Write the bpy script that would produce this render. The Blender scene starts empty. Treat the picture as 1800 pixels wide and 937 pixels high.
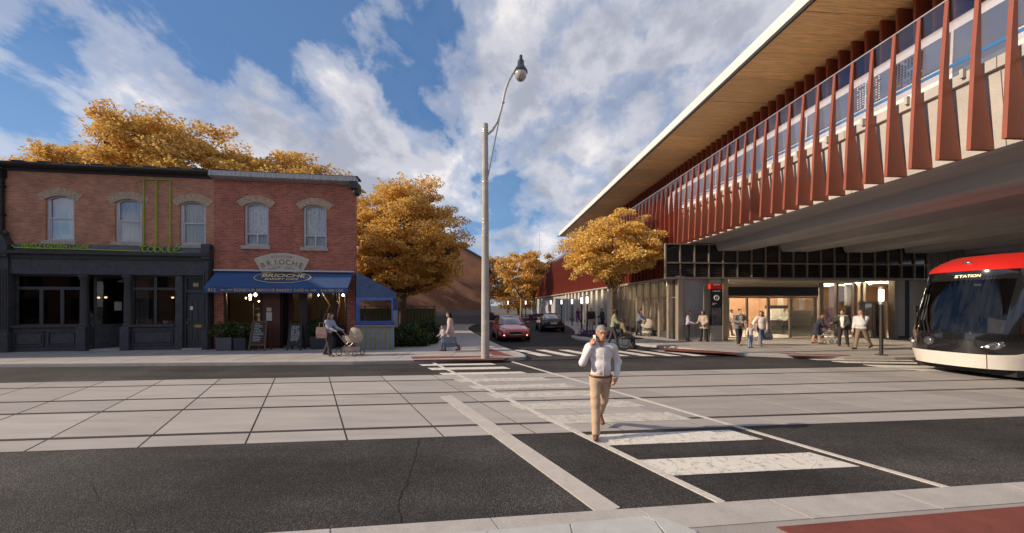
import bpy, bmesh, math, random
import numpy as np
from mathutils import Vector, Matrix, noise as mnoise

# ------------------------------------------------------------------ camera, sky, sun
SC = bpy.context.scene
COL = SC.collection
R = math.radians
FPX, CX, HY, CAMH = 640.0, 900.0, 537.0, 2.1

cam_data = bpy.data.cameras.new('camera')
cam = bpy.data.objects.new('camera', cam_data)
COL.objects.link(cam)
cam.location = (0, 0, CAMH)
cam.rotation_euler = (R(90), 0, 0)
cam_data.sensor_fit = 'HORIZONTAL'
cam_data.sensor_width = 36
cam_data.lens = FPX / 1800 * 36
cam_data.shift_y = (HY - 468.5) / 1800
cam_data.clip_start = 0.05
cam_data.clip_end = 3000
SC.camera = cam

SUN_EL, SUN_DIR = 25.0, Vector((-1.0, -0.15, 0)).normalized()
sd = bpy.data.lights.new('sun', 'SUN')
sd.energy = 4.6
sd.angle = R(0.6)
sd.color = (1.0, 0.80, 0.58)
so = bpy.data.objects.new('sun', sd)
COL.objects.link(so)
to_sun = Vector((SUN_DIR.x * math.cos(R(SUN_EL)), SUN_DIR.y * math.cos(R(SUN_EL)), math.sin(R(SUN_EL))))
so.rotation_euler = to_sun.to_track_quat('Z', 'Y').to_euler()
so.location = (-20, -5, 30)

W = bpy.data.worlds.new('World')
SC.world = W
W.use_nodes = True


def build_world():
    nt = W.node_tree
    nt.nodes.clear()
    N = nt.nodes.new
    L = nt.links.new

    def math_(op, a, b=None, clamp=False):
        n = N('ShaderNodeMath')
        n.operation = op
        n.use_clamp = clamp
        for i, v in enumerate((a, b)):
            if v is None:
                continue
            if isinstance(v, (int, float)):
                n.inputs[i].default_value = v
            else:
                L(v, n.inputs[i])
        return n.outputs[0]

    def ramp(v, pts):
        n = N('ShaderNodeValToRGB')
        n.color_ramp.interpolation = 'EASE'
        while len(n.color_ramp.elements) < len(pts):
            n.color_ramp.elements.new(0.5)
        for e, (p, c) in zip(n.color_ramp.elements, pts):
            e.position = p
            e.color = (c, c, c, 1) if isinstance(c, (int, float)) else (*c, 1)
        L(v, n.inputs[0])
        return n.outputs[0]

    out = N('ShaderNodeOutputWorld')
    bg = N('ShaderNodeBackground')
    bg.inputs[1].default_value = 0.135
    L(bg.outputs[0], out.inputs[0])
    sky = N('ShaderNodeTexSky')
    sky.sky_type = 'NISHITA'
    sky.sun_disc = False
    sky.sun_elevation = R(SUN_EL)
    sky.sun_rotation = math.atan2(to_sun.x, to_sun.y)
    sky.air_density = 1.0
    sky.dust_density = 0.4
    sky.ozone_density = 1.5
    tc = N('ShaderNodeTexCoord')
    sep = N('ShaderNodeSeparateXYZ')
    L(tc.outputs['Generated'], sep.inputs[0])
    x, y, z = sep.outputs
    zz = math_('ADD', math_('MAXIMUM', z, -0.1), 0.42)
    px = math_('DIVIDE', x, zz)
    py = math_('DIVIDE', y, zz)
    comb = N('ShaderNodeCombineXYZ')
    L(px, comb.inputs[0])
    L(py, comb.inputs[1])
    mp = N('ShaderNodeMapping')
    mp.inputs['Location'].default_value = SKY_OFF
    mp.inputs['Rotation'].default_value = (0, 0, R(28))
    mp.inputs['Scale'].default_value = (1.0, 0.85, 1)
    L(comb.outputs[0], mp.inputs[0])

    def noise(scale, detail, rough, dist=0.0, w=0.0):
        n = N('ShaderNodeTexNoise')
        n.noise_dimensions = '4D'
        n.inputs['W'].default_value = w
        n.inputs['Scale'].default_value = scale
        n.inputs['Detail'].default_value = detail
        n.inputs['Roughness'].default_value = rough
        n.inputs['Distortion'].default_value = dist
        L(mp.outputs[0], n.inputs['Vector'])
        return n.outputs['Fac']

    big = noise(1.5, 3, 0.5, 0.2, SKY_W)
    med = noise(6.2, 12, 0.60, 0.25, SKY_W + 3)
    dens = math_('ADD', math_('MULTIPLY', big, 0.42), math_('MULTIPLY', med, 0.86))
    # where the photograph's open blue gaps and heavy banks lie
    for (cx, cy, rad, amt) in SKY_BLOBS:
        u, v = (cx - CX) / FPX, (HY - cy) / FPX
        d = Vector((u, 1, v)).normalized()
        dp = N('ShaderNodeVectorMath')
        dp.operation = 'DOT_PRODUCT'
        nr = N('ShaderNodeVectorMath')
        nr.operation = 'NORMALIZE'
        L(tc.outputs['Generated'], nr.inputs[0])
        L(nr.outputs[0], dp.inputs[0])
        dp.inputs[1].default_value = d
        ang = math_('DIVIDE', math_('ARCCOSINE', dp.outputs['Value']), R(rad))
        g = math_('POWER', 2.718, math_('MULTIPLY', math_('MULTIPLY', ang, ang), -1.0))
        dens = math_('ADD', dens, math_('MULTIPLY', g, amt))
    mask = ramp(dens, [(0.0, 0.0), (0.53, 0.0), (0.63, 0.46), (0.74, 0.96), (1.0, 1.0)])
    shade = noise(4.6, 9, 0.56, 0.2, SKY_W + 9)
    thick = math_('ADD', math_('MULTIPLY', dens, 0.55), math_('MULTIPLY', shade, 0.85))
    cloud = ramp(thick, [(0.0, (0.95, 0.92, 0.90)), (0.70, (1.02, 0.97, 0.93)), (0.82, (0.70, 0.70, 0.74)), (0.95, (0.46, 0.48, 0.55))])
    cm = N('ShaderNodeMixRGB')
    cm.blend_type = 'MULTIPLY'
    cm.inputs[0].default_value = 1
    L(cloud, cm.inputs[1])
    cm.inputs[2].default_value = (6.3, 6.3, 6.5, 1)
    tint = N('ShaderNodeMixRGB')
    tint.blend_type = 'MULTIPLY'
    tint.inputs[0].default_value = 1
    L(sky.outputs[0], tint.inputs[1])
    tint.inputs[2].default_value = SKY_TINT
    azure = ramp(math_('MAXIMUM', z, 0.0), [(0.0, (0.46, 0.60, 0.78)), (0.22, (0.17, 0.38, 0.68)), (0.5, (0.055, 0.21, 0.50)), (1.0, (0.04, 0.15, 0.40))])
    az = N('ShaderNodeMixRGB')
    az.blend_type = 'MULTIPLY'
    az.inputs[0].default_value = 1
    L(azure, az.inputs[1])
    az.inputs[2].default_value = (5.4, 5.4, 5.4, 1)
    clear_sky = N('ShaderNodeMixRGB')
    clear_sky.inputs[0].default_value = 0.7
    L(tint.outputs[0], clear_sky.inputs[1])
    L(az.outputs[0], clear_sky.inputs[2])
    mix = N('ShaderNodeMixRGB')
    L(math_('ADD', math_('MULTIPLY', mask, 0.91), 0.06), mix.inputs[0])
    L(clear_sky.outputs[0], mix.inputs[1])
    L(cm.outputs[0], mix.inputs[2])
    L(mix.outputs[0], bg.inputs[0])


SKY_OFF = (3.1, 1.7, 0)
SKY_W = 12.0
SKY_TINT = (0.50, 0.72, 1.0, 1)
SKY_BLOBS = [(60, 130, 11, -0.10), (330, 40, 8, -0.10), (740, 110, 7, -0.15), (500, 40, 8, -0.08), (900, 350, 8, -0.13), (880, 545, 9, -0.10),
             (1200, 120, 16, 0.10), (480, 250, 12, 0.05), (300, 160, 7, 0.06), (880, 120, 6, 0.05), (1020, 330, 8, 0.08), (640, 230, 9, 0.08), (960, 190, 10, 0.07), (230, 110, 8, 0.03), (700, 400, 9, 0.06), (560, 330, 10, 0.06), (420, 200, 8, 0.05), (1000, 420, 7, 0.05)]
build_world()

SC.view_settings.view_transform = 'Standard'
SC.view_settings.look = 'None'
SC.view_settings.exposure = 0.16
SC.view_settings.gamma = 1.0
SC.view_settings.use_curve_mapping = False
SC.render.engine = 'CYCLES'
SC.cycles.use_denoising = True
SC.cycles.max_bounces = 6
SC.cycles.transparent_max_bounces = 12
SC.cycles.caustics_reflective = False
SC.cycles.caustics_refractive = False
SC.cycles.sample_clamp_indirect = 6.0
rnd = random.Random(7)

# ------------------------------------------------------------------ helpers
def gp(x, y, z=0.0):
    """photograph pixel -> point on the level z"""
    Y = (CAMH - z) * FPX / (y - HY)
    return Vector(((x - CX) / FPX * Y, Y, z))


def dp(x, y, Y):
    """photograph pixel -> point at depth Y"""
    return Vector(((x - CX) / FPX * Y, Y, CAMH + (HY - y) / FPX * Y))


class MB:
    def __init__(s):
        s.v, s.f = [], []

    def add(s, vs, fs):
        o = len(s.v)
        s.v += [tuple(p) for p in vs]
        s.f += [tuple(i + o for i in f) for f in fs]
        return s

    def box(s, x0, x1, y0, y1, z0, z1):
        return s.add([(x0, y0, z0), (x1, y0, z0), (x1, y1, z0), (x0, y1, z0), (x0, y0, z1), (x1, y0, z1), (x1, y1, z1), (x0, y1, z1)],
                     [(0, 3, 2, 1), (4, 5, 6, 7), (0, 1, 5, 4), (1, 2, 6, 5), (2, 3, 7, 6), (3, 0, 4, 7)])

    def quad(s, a, b, c, d):
        return s.add([a, b, c, d], [(0, 1, 2, 3)])

    def prism(s, pts, axis, a0, a1):
        """polygon pts swept along axis: 'z' pts=(x,y), 'y' pts=(x,z), 'x' pts=(y,z)"""
        def P(p, a):
            return {'z': (p[0], p[1], a), 'y': (p[0], a, p[1]), 'x': (a, p[0], p[1])}[axis]
        n = len(pts)
        vs = [P(p, a0) for p in pts] + [P(p, a1) for p in pts]
        fs = [tuple(range(n))[::-1], tuple(range(n, 2 * n))] + [(i, (i + 1) % n, n + (i + 1) % n, n + i) for i in range(n)]
        return s.add(vs, fs)

    def loft(s, rings, cap=True, closed=True):
        n = len(rings[0])
        vs = [p for r in rings for p in r]
        fs = []
        for k in range(len(rings) - 1):
            for i in range(n if closed else n - 1):
                j = (i + 1) % n
                fs.append((k * n + i, k * n + j, (k + 1) * n + j, (k + 1) * n + i))
        if cap and closed:
            fs.append(tuple(range(n))[::-1])
            fs.append(tuple((len(rings) - 1) * n + i for i in range(n)))
        return s.add(vs, fs)

    def tube(s, path, r, n=8, closed=False):
        pts = [Vector(p) for p in path]
        m = len(pts)
        rs = r if isinstance(r, (list, tuple)) else [r] * m
        rings = []
        ref = None
        for i, p in enumerate(pts):
            if closed:
                t = (pts[(i + 1) % m] - pts[i - 1]).normalized()
            else:
                t = (pts[min(i + 1, m - 1)] - pts[max(i - 1, 0)]).normalized()
            if ref is None:
                ref = Vector((0, 0, 1)) if abs(t.z) < 0.9 else Vector((1, 0, 0))
            a = t.cross(ref)
            if a.length < 1e-4:
                ref = Vector((0, 1, 0))
                a = t.cross(ref)
            a.normalize()
            b = t.cross(a).normalized()
            ref = a.cross(t) * 1.0
            rings.append([p + (a * math.cos(2 * math.pi * k / n) + b * math.sin(2 * math.pi * k / n)) * rs[i] for k in range(n)])
        if closed:
            rings.append(rings[0])
            return s.loft(rings, cap=False)
        return s.loft(rings)

    def lathe(s, prof, cx=0, cy=0, n=16, axis='z'):
        rings = []
        for r, h in prof:
            ring = []
            for k in range(n):
                a = 2 * math.pi * k / n
                c, d = r * math.cos(a), r * math.sin(a)
                ring.append({'z': (cx + c, cy + d, h), 'x': (h, cx + c, cy + d), 'y': (cx + c, h, cy + d)}[axis])
            rings.append(ring)
        return s.loft(rings)

    def ell(s, c, r, nu=14, nv=9):
        rings = []
        for j in range(nv + 1):
            th = math.pi * j / nv
            th = min(max(th, 0.02), math.pi - 0.02)
            rings.append([(c[0] + r[0] * math.sin(th) * math.cos(2 * math.pi * k / nu), c[1] + r[1] * math.sin(th) * math.sin(2 * math.pi * k / nu), c[2] - r[2] * math.cos(th)) for k in range(nu)])
        return s.loft(rings)

    def wall(s, x0, x1, z0, z1, y0, y1, holes):
        """a slab in the x-z plane, y0 front, y1 back, with rectangular openings (x0,x1,z0,z1)"""
        xs = sorted({x0, x1, *[h[0] for h in holes], *[h[1] for h in holes]})
        zs = sorted({z0, z1, *[h[2] for h in holes], *[h[3] for h in holes]})
        xs = [x for x in xs if x0 <= x <= x1]
        zs = [z for z in zs if z0 <= z <= z1]
        nx, nz = len(xs) - 1, len(zs) - 1

        def solid(i, k):
            if not (0 <= i < nx and 0 <= k < nz):
                return False
            cx, cz = (xs[i] + xs[i + 1]) / 2, (zs[k] + zs[k + 1]) / 2
            return not any(h[0] < cx < h[1] and h[2] < cz < h[3] for h in holes)
        for i in range(nx):
            for k in range(nz):
                if not solid(i, k):
                    continue
                a, b, c, d = xs[i], xs[i + 1], zs[k], zs[k + 1]
                s.quad((a, y0, c), (b, y0, c), (b, y0, d), (a, y0, d))
                s.quad((b, y1, c), (a, y1, c), (a, y1, d), (b, y1, d))
                if not solid(i - 1, k):
                    s.quad((a, y1, c), (a, y0, c), (a, y0, d), (a, y1, d))
                if not solid(i + 1, k):
                    s.quad((b, y0, c), (b, y1, c), (b, y1, d), (b, y0, d))
                if not solid(i, k - 1):
                    s.quad((a, y1, c), (b, y1, c), (b, y0, c), (a, y0, c))
                if not solid(i, k + 1):
                    s.quad((a, y0, d), (b, y0, d), (b, y1, d), (a, y1, d))
        return s

    def xf(s, fn):
        s.v = [tuple(fn(Vector(p))) for p in s.v]
        return s

    def build(s, name, mat, parent=None, smooth=False, bevel=0.0, loc=None, rotz=None, flip=True):
        me = bpy.data.meshes.new(name)
        me.from_pydata(s.v, [], s.f)
        if flip:
            bm = bmesh.new()
            bm.from_mesh(me)
            bmesh.ops.recalc_face_normals(bm, faces=bm.faces)
            bm.to_mesh(me)
            bm.free()
        return link(name, me, mat, parent, smooth, bevel, loc, rotz)


def link(name, me, mat, parent=None, smooth=False, bevel=0.0, loc=None, rotz=None):
    o = bpy.data.objects.new(name, me)
    if mat is not None and len(me.materials) == 0:
        me.materials.append(mat)
    if smooth:
        me.polygons.foreach_set('use_smooth', [True] * len(me.polygons))
        if smooth != 'all':
            try:
                me.set_sharp_from_angle(angle=R(40))
            except Exception:
                pass
    COL.objects.link(o)
    if parent is not None:
        o.parent = parent
    if loc is not None:
        o.location = loc
    if rotz is not None:
        o.rotation_euler = (0, 0, rotz)
    if bevel:
        m = o.modifiers.new('bevel', 'BEVEL')
        m.width = bevel
        m.segments = 2
        m.limit_method = 'ANGLE'
    return o


def thing(name, label, cat, loc=(0, 0, 0), rotz=0.0, group=None):
    o = bpy.data.objects.new(name, None)
    o.empty_display_size = 0.2
    COL.objects.link(o)
    o.location = loc
    o.rotation_euler = (0, 0, rotz)
    return tag(o, label, cat, group)


def tag(o, label, cat, group=None):
    o['label'] = label
    o['category'] = cat
    if group:
        o['group'] = group
    return o


def kind(o, k):
    o['kind'] = k
    return o


def text_mb(s, size, depth=0.004, font=None, bold=0.0, align='CENTER', sx=1.0):
    """lettering lying in the x-z plane, facing -y, centred on the origin"""
    cu = bpy.data.curves.new('lettering', 'FONT')
    cu.body = s
    cu.size = size
    cu.extrude = depth / 2
    cu.align_x = align
    cu.align_y = 'CENTER'
    cu.offset = bold
    cu.resolution_u = 3
    ob = bpy.data.objects.new('lettering', cu)
    me = bpy.data.meshes.new_from_object(ob)
    mb = MB()
    mb.add([(v.co.x * sx, -v.co.z, v.co.y) for v in me.vertices], [tuple(p.vertices) for p in me.polygons])
    bpy.data.objects.remove(ob)
    bpy.data.curves.remove(cu)
    bpy.data.meshes.remove(me)
    return mb


# ------------------------------------------------------------------ materials
MATS = {}


def _nt(name):
    m = bpy.data.materials.new(name)
    m.use_nodes = True
    nt = m.node_tree
    return m, nt, nt.nodes['Principled BSDF']


def M(name, col, rough=0.6, var=0.12, scale=4.0, bump=0.0, bscale=40.0, metal=0.0, spec=0.5, coat=0.0, emit=None, estr=0.0, stretch=None, fine=0.0, sss=0.0):
    if name in MATS:
        return MATS[name]
    m, nt, b = _nt(name)
    N, L = nt.nodes.new, nt.links.new
    b.inputs['Roughness'].default_value = rough
    b.inputs['Metallic'].default_value = metal
    b.inputs['Specular IOR Level'].default_value = spec
    b.inputs['Coat Weight'].default_value = coat
    b.inputs['Coat Roughness'].default_value = 0.05
    if emit:
        b.inputs['Emission Color'].default_value = (*emit, 1)
        b.inputs['Emission Strength'].default_value = estr
    tc = N('ShaderNodeTexCoord')
    vec = tc.outputs['Object']
    if stretch:
        mp = N('ShaderNodeMapping')
        mp.inputs['Scale'].default_value = stretch
        L(vec, mp.inputs[0])
        vec = mp.outputs[0]
    n = N('ShaderNodeTexNoise')
    n.inputs['Scale'].default_value = scale
    n.inputs['Detail'].default_value = 6
    n.inputs['Roughness'].default_value = 0.6
    L(vec, n.inputs['Vector'])
    mr = N('ShaderNodeMapRange')
    mr.inputs[1].default_value = 0.3
    mr.inputs[2].default_value = 0.7
    mr.inputs[3].default_value = 1 - var
    mr.inputs[4].default_value = 1 + var
    L(n.outputs['Fac'], mr.inputs[0])
    fac = mr.outputs[0]
    if fine:
        n3 = N('ShaderNodeTexNoise')
        n3.inputs['Scale'].default_value = bscale
        n3.inputs['Detail'].default_value = 3
        L(vec, n3.inputs['Vector'])
        m3 = N('ShaderNodeMapRange')
        m3.inputs[1].default_value = 0.3
        m3.inputs[2].default_value = 0.7
        m3.inputs[3].default_value = 1 - fine
        m3.inputs[4].default_value = 1 + fine
        L(n3.outputs['Fac'], m3.inputs[0])
        mu = N('ShaderNodeMath')
        mu.operation = 'MULTIPLY'
        L(fac, mu.inputs[0])
        L(m3.outputs[0], mu.inputs[1])
        fac = mu.outputs[0]
    vm = N('ShaderNodeVectorMath')
    vm.operation = 'SCALE'
    vm.inputs[0].default_value = col
    L(fac, vm.inputs['Scale'])
    L(vm.outputs[0], b.inputs['Base Color'])
    if bump:
        n2 = N('ShaderNodeTexNoise')
        n2.inputs['Scale'].default_value = bscale
        n2.inputs['Detail'].default_value = 5
        L(vec, n2.inputs['Vector'])
        bp = N('ShaderNodeBump')
        bp.inputs['Strength'].default_value = bump
        bp.inputs['Distance'].default_value = 0.02
        L(n2.outputs['Fac'], bp.inputs['Height'])
        L(bp.outputs[0], b.inputs['Normal'])
    MATS[name] = m
    return m


def brick_mat(name, c1, c2, mortar, bw=0.21, bh=0.07, msize=0.008, bias=-0.2):
    m, nt, b = _nt(name)
    N, L = nt.nodes.new, nt.links.new
    tc = N('ShaderNodeTexCoord')
    sp = N('ShaderNodeSeparateXYZ')
    L(tc.outputs['Object'], sp.inputs[0])
    ad = N('ShaderNodeMath')
    L(sp.outputs[0], ad.inputs[0])
    L(sp.outputs[1], ad.inputs[1])
    cb = N('ShaderNodeCombineXYZ')
    L(ad.outputs[0], cb.inputs[0])
    L(sp.outputs[2], cb.inputs[1])
    br = N('ShaderNodeTexBrick')
    br.inputs['Color1'].default_value = (*c1, 1)
    br.inputs['Color2'].default_value = (*c2, 1)
    br.inputs['Mortar'].default_value = (*mortar, 1)
    br.inputs['Scale'].default_value = 1
    br.inputs['Mortar Size'].default_value = msize
    br.inputs['Mortar Smooth'].default_value = 0.3
    br.inputs['Bias'].default_value = bias
    br.inputs['Brick Width'].default_value = bw
    br.inputs['Row Height'].default_value = bh
    L(cb.outputs[0], br.inputs['Vector'])
    n = N('ShaderNodeTexNoise')
    n.inputs['Scale'].default_value = 1.3
    n.inputs['Detail'].default_value = 7
    n.inputs['Roughness'].default_value = 0.65
    L(tc.outputs['Object'], n.inputs['Vector'])
    mr = N('ShaderNodeMapRange')
    mr.inputs[1].default_value = 0.3
    mr.inputs[2].default_value = 0.7
    mr.inputs[3].default_value = 0.72
    mr.inputs[4].default_value = 1.22
    L(n.outputs['Fac'], mr.inputs[0])
    mx = N('ShaderNodeVectorMath')
    mx.operation = 'SCALE'
    L(br.outputs['Color'], mx.inputs[0])
    L(mr.outputs[0], mx.inputs['Scale'])
    L(mx.outputs[0], b.inputs['Base Color'])
    b.inputs['Roughness'].default_value = 0.85
    bp = N('ShaderNodeBump')
    bp.inputs['Strength'].default_value = 0.7
    bp.inputs['Distance'].default_value = 0.012
    bp.invert = True
    L(br.outputs['Fac'], bp.inputs['Height'])
    L(bp.outputs[0], b.inputs['Normal'])
    MATS[name] = m
    return m


def glass_mat(name, tint=(0.9, 0.95, 0.97), ior=1.5, boost=1.0, wav=0.0, base=0.0):
    m = bpy.data.materials.new(name)
    m.use_nodes = True
    nt = m.node_tree
    nt.nodes.clear()
    N, L = nt.nodes.new, nt.links.new
    out = N('ShaderNodeOutputMaterial')
    tr = N('ShaderNodeBsdfTransparent')
    tr.inputs[0].default_value = (*tint, 1)
    gl = N('ShaderNodeBsdfGlossy')
    gl.inputs['Roughness'].default_value = 0.01
    fr = N('ShaderNodeFresnel')
    fr.inputs[0].default_value = ior
    mu = N('ShaderNodeMath')
    mu.operation = 'MULTIPLY_ADD'
    mu.use_clamp = True
    mu.inputs[1].default_value = boost
    mu.inputs[2].default_value = base
    L(fr.outputs[0], mu.inputs[0])
    mix = N('ShaderNodeMixShader')
    L(mu.outputs[0], mix.inputs[0])
    L(tr.outputs[0], mix.inputs[1])
    L(gl.outputs[0], mix.inputs[2])
    L(mix.outputs[0], out.inputs[0])
    if wav:
        tc = N('ShaderNodeTexCoord')
        n = N('ShaderNodeTexNoise')
        n.inputs['Scale'].default_value = 3
        L(tc.outputs['Object'], n.inputs['Vector'])
        bp = N('ShaderNodeBump')
        bp.inputs['Strength'].default_value = wav
        bp.inputs['Distance'].default_value = 0.02
        L(n.outputs['Fac'], bp.inputs['Height'])
        L(bp.outputs[0], gl.inputs['Normal'])
    MATS[name] = m
    return m


def worn_paint(name, col, wear=0.42, scale=9.0, amin=0.25, soft=0.10):
    """road paint rubbed through to whatever lies under it"""
    m, nt, b = _nt(name)
    N, L = nt.nodes.new, nt.links.new
    tc = N('ShaderNodeTexCoord')
    n = N('ShaderNodeTexNoise')
    n.inputs['Scale'].default_value = scale
    n.inputs['Detail'].default_value = 10
    n.inputs['Roughness'].default_value = 0.72
    L(tc.outputs['Object'], n.inputs['Vector'])
    vo = N('ShaderNodeTexVoronoi')
    vo.feature = 'DISTANCE_TO_EDGE'
    vo.inputs['Scale'].default_value = 3.0
    w2 = N('ShaderNodeTexNoise')
    w2.inputs['Scale'].default_value = 4
    L(tc.outputs['Object'], w2.inputs['Vector'])
    av = N('ShaderNodeMixRGB')
    av.inputs[0].default_value = 0.25
    L(tc.outputs['Object'], av.inputs[1])
    L(w2.outputs['Color'], av.inputs[2])
    L(av.outputs[0], vo.inputs['Vector'])
    cr = N('ShaderNodeMapRange')
    cr.inputs[1].default_value = 0.0
    cr.inputs[2].default_value = 0.012
    cr.inputs[3].default_value = 0.45
    cr.inputs[4].default_value = 1.0
    L(vo.outputs['Distance'], cr.inputs[0])
    mr = N('ShaderNodeMapRange')
    mr.inputs[1].default_value = wear - soft
    mr.inputs[2].default_value = wear + 0.02 + soft * 0.5
    mr.inputs[3].default_value = amin
    mr.inputs[4].default_value = 1.0
    L(n.outputs['Fac'], mr.inputs[0])
    mu = N('ShaderNodeMath')
    mu.operation = 'MULTIPLY'
    L(cr.outputs[0], mu.inputs[0])
    L(mr.outputs[0], mu.inputs[1])
    L(mu.outputs[0], b.inputs['Alpha'])
    vm = N('ShaderNodeVectorMath')
    vm.operation = 'SCALE'
    vm.inputs[0].default_value = col
    m2 = N('ShaderNodeMapRange')
    m2.inputs[3].default_value = 0.75
    m2.inputs[4].default_value = 1.2
    L(n.outputs['Fac'], m2.inputs[0])
    L(m2.outputs[0], vm.inputs['Scale'])
    L(vm.outputs[0], b.inputs['Base Color'])
    b.inputs['Roughness'].default_value = 0.75
    MATS[name] = m
    return m


def asphalt_mat(name, base=0.035, patch=0.35):
    m, nt, b = _nt(name)
    N, L = nt.nodes.new, nt.links.new
    tc = N('ShaderNodeTexCoord')

    def nz(sc, det, rough=0.6, stretch=None):
        n = N('ShaderNodeTexNoise')
        n.inputs['Scale'].default_value = sc
        n.inputs['Detail'].default_value = det
        n.inputs['Roughness'].default_value = rough
        if stretch:
            mp = N('ShaderNodeMapping')
            mp.inputs['Scale'].default_value = stretch
            L(tc.outputs['Object'], mp.inputs[0])
            L(mp.outputs[0], n.inputs['Vector'])
        else:
            L(tc.outputs['Object'], n.inputs['Vector'])
        return n.outputs['Fac']

    def rng(v, a, b_, c, d):
        r = N('ShaderNodeMapRange')
        for i, k in enumerate((a, b_, c, d)):
            r.inputs[1 + i].default_value = k
        L(v, r.inputs[0])
        return r.outputs[0]

    def mul(a, b_):
        n = N('ShaderNodeMath')
        n.operation = 'MULTIPLY'
        L(a, n.inputs[0])
        L(b_, n.inputs[1])
        return n.outputs[0]
    vo = N('ShaderNodeTexVoronoi')
    vo.inputs['Scale'].default_value = 95
    L(tc.outputs['Object'], vo.inputs['Vector'])
    sp = N('ShaderNodeSeparateColor')
    L(vo.outputs['Color'], sp.inputs[0])
    stone = rng(sp.outputs[0], 0.55, 1.0, 0.75, 2.3)
    f = mul(mul(stone, rng(nz(0.35, 5), 0.3, 0.7, 1 - patch, 1 + patch)), rng(nz(1.2, 5, 0.6, (0.1, 1.0, 1)), 0.3, 0.7, 0.72, 1.3))
    vm = N('ShaderNodeVectorMath')
    vm.operation = 'SCALE'
    vm.inputs[0].default_value = (base * 1.05, base, base * 0.97)
    L(f, vm.inputs['Scale'])
    L(vm.outputs[0], b.inputs['Base Color'])
    b.inputs['Roughness'].default_value = 0.82
    b.inputs['Specular IOR Level'].default_value = 0.25
    bp = N('ShaderNodeBump')
    bp.inputs['Strength'].default_value = 0.55
    bp.inputs['Distance'].default_value = 0.012
    L(vo.outputs['Distance'], bp.inputs['Height'])
    bp.invert = True
    L(bp.outputs[0], b.inputs['Normal'])
    MATS[name] = m
    return m


def emit_mat(name, col, strength):
    if name in MATS:
        return MATS[name]
    m, nt, b = _nt(name)
    b.inputs['Base Color'].default_value = (0.8, 0.8, 0.8, 1)
    b.inputs['Emission Color'].default_value = (*col, 1)
    b.inputs['Emission Strength'].default_value = strength
    MATS[name] = m
    return m

# ------------------------------------------------------------------ ground, road, tracks, pavements
MS, JS = 0.0993, 0.56            # slope of the main street and of the skewed slab joints
SW = 0.12                        # pavement level


def ms(c, X):
    return (X, c + MS * X)


def mj(c, j):
    X = (j - JS * c) / (1 + JS * MS)
    return (X, c + MS * X)


asphalt = asphalt_mat('asphalt', 0.045, 0.5)
asphalt_side = asphalt_mat('asphalt_side_street', 0.026)
concrete = M('pavement_concrete', (0.37, 0.35, 0.335), 0.85, 0.13, 1.2, 0.25, 60, fine=0.1)
kerb_m = M('kerb_concrete', (0.43, 0.41, 0.39), 0.8, 0.12, 3, 0.2, 60, fine=0.08)
slab_ms = [M('track_slab_%d' % i, c, 0.78, 0.13, 1.6, 0.12, 70, stretch=(0.35, 2.2, 1), fine=0.05)
           for i, c in enumerate([(0.365, 0.345, 0.328), (0.40, 0.378, 0.36), (0.34, 0.32, 0.305), (0.385, 0.363, 0.345)])]
joint_m = M('slab_joint', (0.045, 0.038, 0.035), 0.9)
rail_m = M('rail_steel', (0.075, 0.055, 0.048), 0.5, 0.25, 3, metal=0.2)
tactile_m = M('tactile_red', (0.19, 0.052, 0.038), 0.75, 0.2, 3, 0.3, 80, fine=0.15)
paint = worn_paint('road_paint', (0.72, 0.69, 0.63), 0.40)
paint_faded = worn_paint('road_paint_faded', (0.58, 0.545, 0.50), 0.42, 5, 0.6, 0.16)
paint_line = worn_paint('road_paint_line', (0.60, 0.57, 0.53), 0.36)

g = kind(MB().quad((-900, -300, -0.008), (900, -300, -0.008), (900, 1500, -0.008), (-900, 1500, -0.008)).build('ground', M('far_ground', (0.09, 0.085, 0.075), 0.95, 0.3, 0.05)), 'structure')
road = kind(MB().prism([ms(-2, -80), ms(-2, 80), ms(15, 80), (8, 20), (7, 60), (-40, 75), (-45, 28), ms(15, -80)], 'z', -0.006, 0.0).build('road', asphalt), 'structure')
side = kind(MB().prism([(-3, 15.5), (8, 17.0), (7, 40), (6, 58), (-5, 66), (-30, 70), (-30, 62), (-7, 40), (-6, 26)], 'z', 0.001, 0.004).build('side_street', asphalt_side), 'structure')

# track bed: concrete slabs between four rails, skewed joints
bed = kind(MB().prism([ms(5.9, -60), ms(5.9, 60), ms(11.22, 60), ms(11.22, -60)], 'z', -0.004, 0.002).build('track_bed', joint_m), 'structure')
rows = [5.92, 6.44, 7.965, 8.94, 10.433, 11.2]
g_r, g_j = 0.052, 0.016
cnt = 0
for r in range(5):
    c0 = rows[r] + (g_r if r > 0 else 0)
    c1 = rows[r + 1] - (g_r if r < 4 else 0)
    for k in range(-14, 22):
        j0, j1 = -0.95 + 1.56 * k + g_j, -0.95 + 1.56 * (k + 1) - g_j
        pts = [mj(c0, j0), mj(c0, j1), mj(c1, j1), mj(c1, j0)]
        if pts[1][0] < -1.55 * pts[1][1] - 1 or pts[0][0] > 1.55 * pts[0][1] + 1:
            continue
        z = 0.008 + rnd.uniform(-0.0015, 0.0015)
        MB().prism(pts, 'z', -0.02, z).build('slab', slab_ms[rnd.randrange(4)], bed)
for c in rows[1:5]:
    MB().prism([ms(c - 0.034, -60), ms(c - 0.034, 60), ms(c + 0.030, 60), ms(c + 0.030, -60)], 'z', -0.02, 0.006).build('rail', rail_m, bed)

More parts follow.
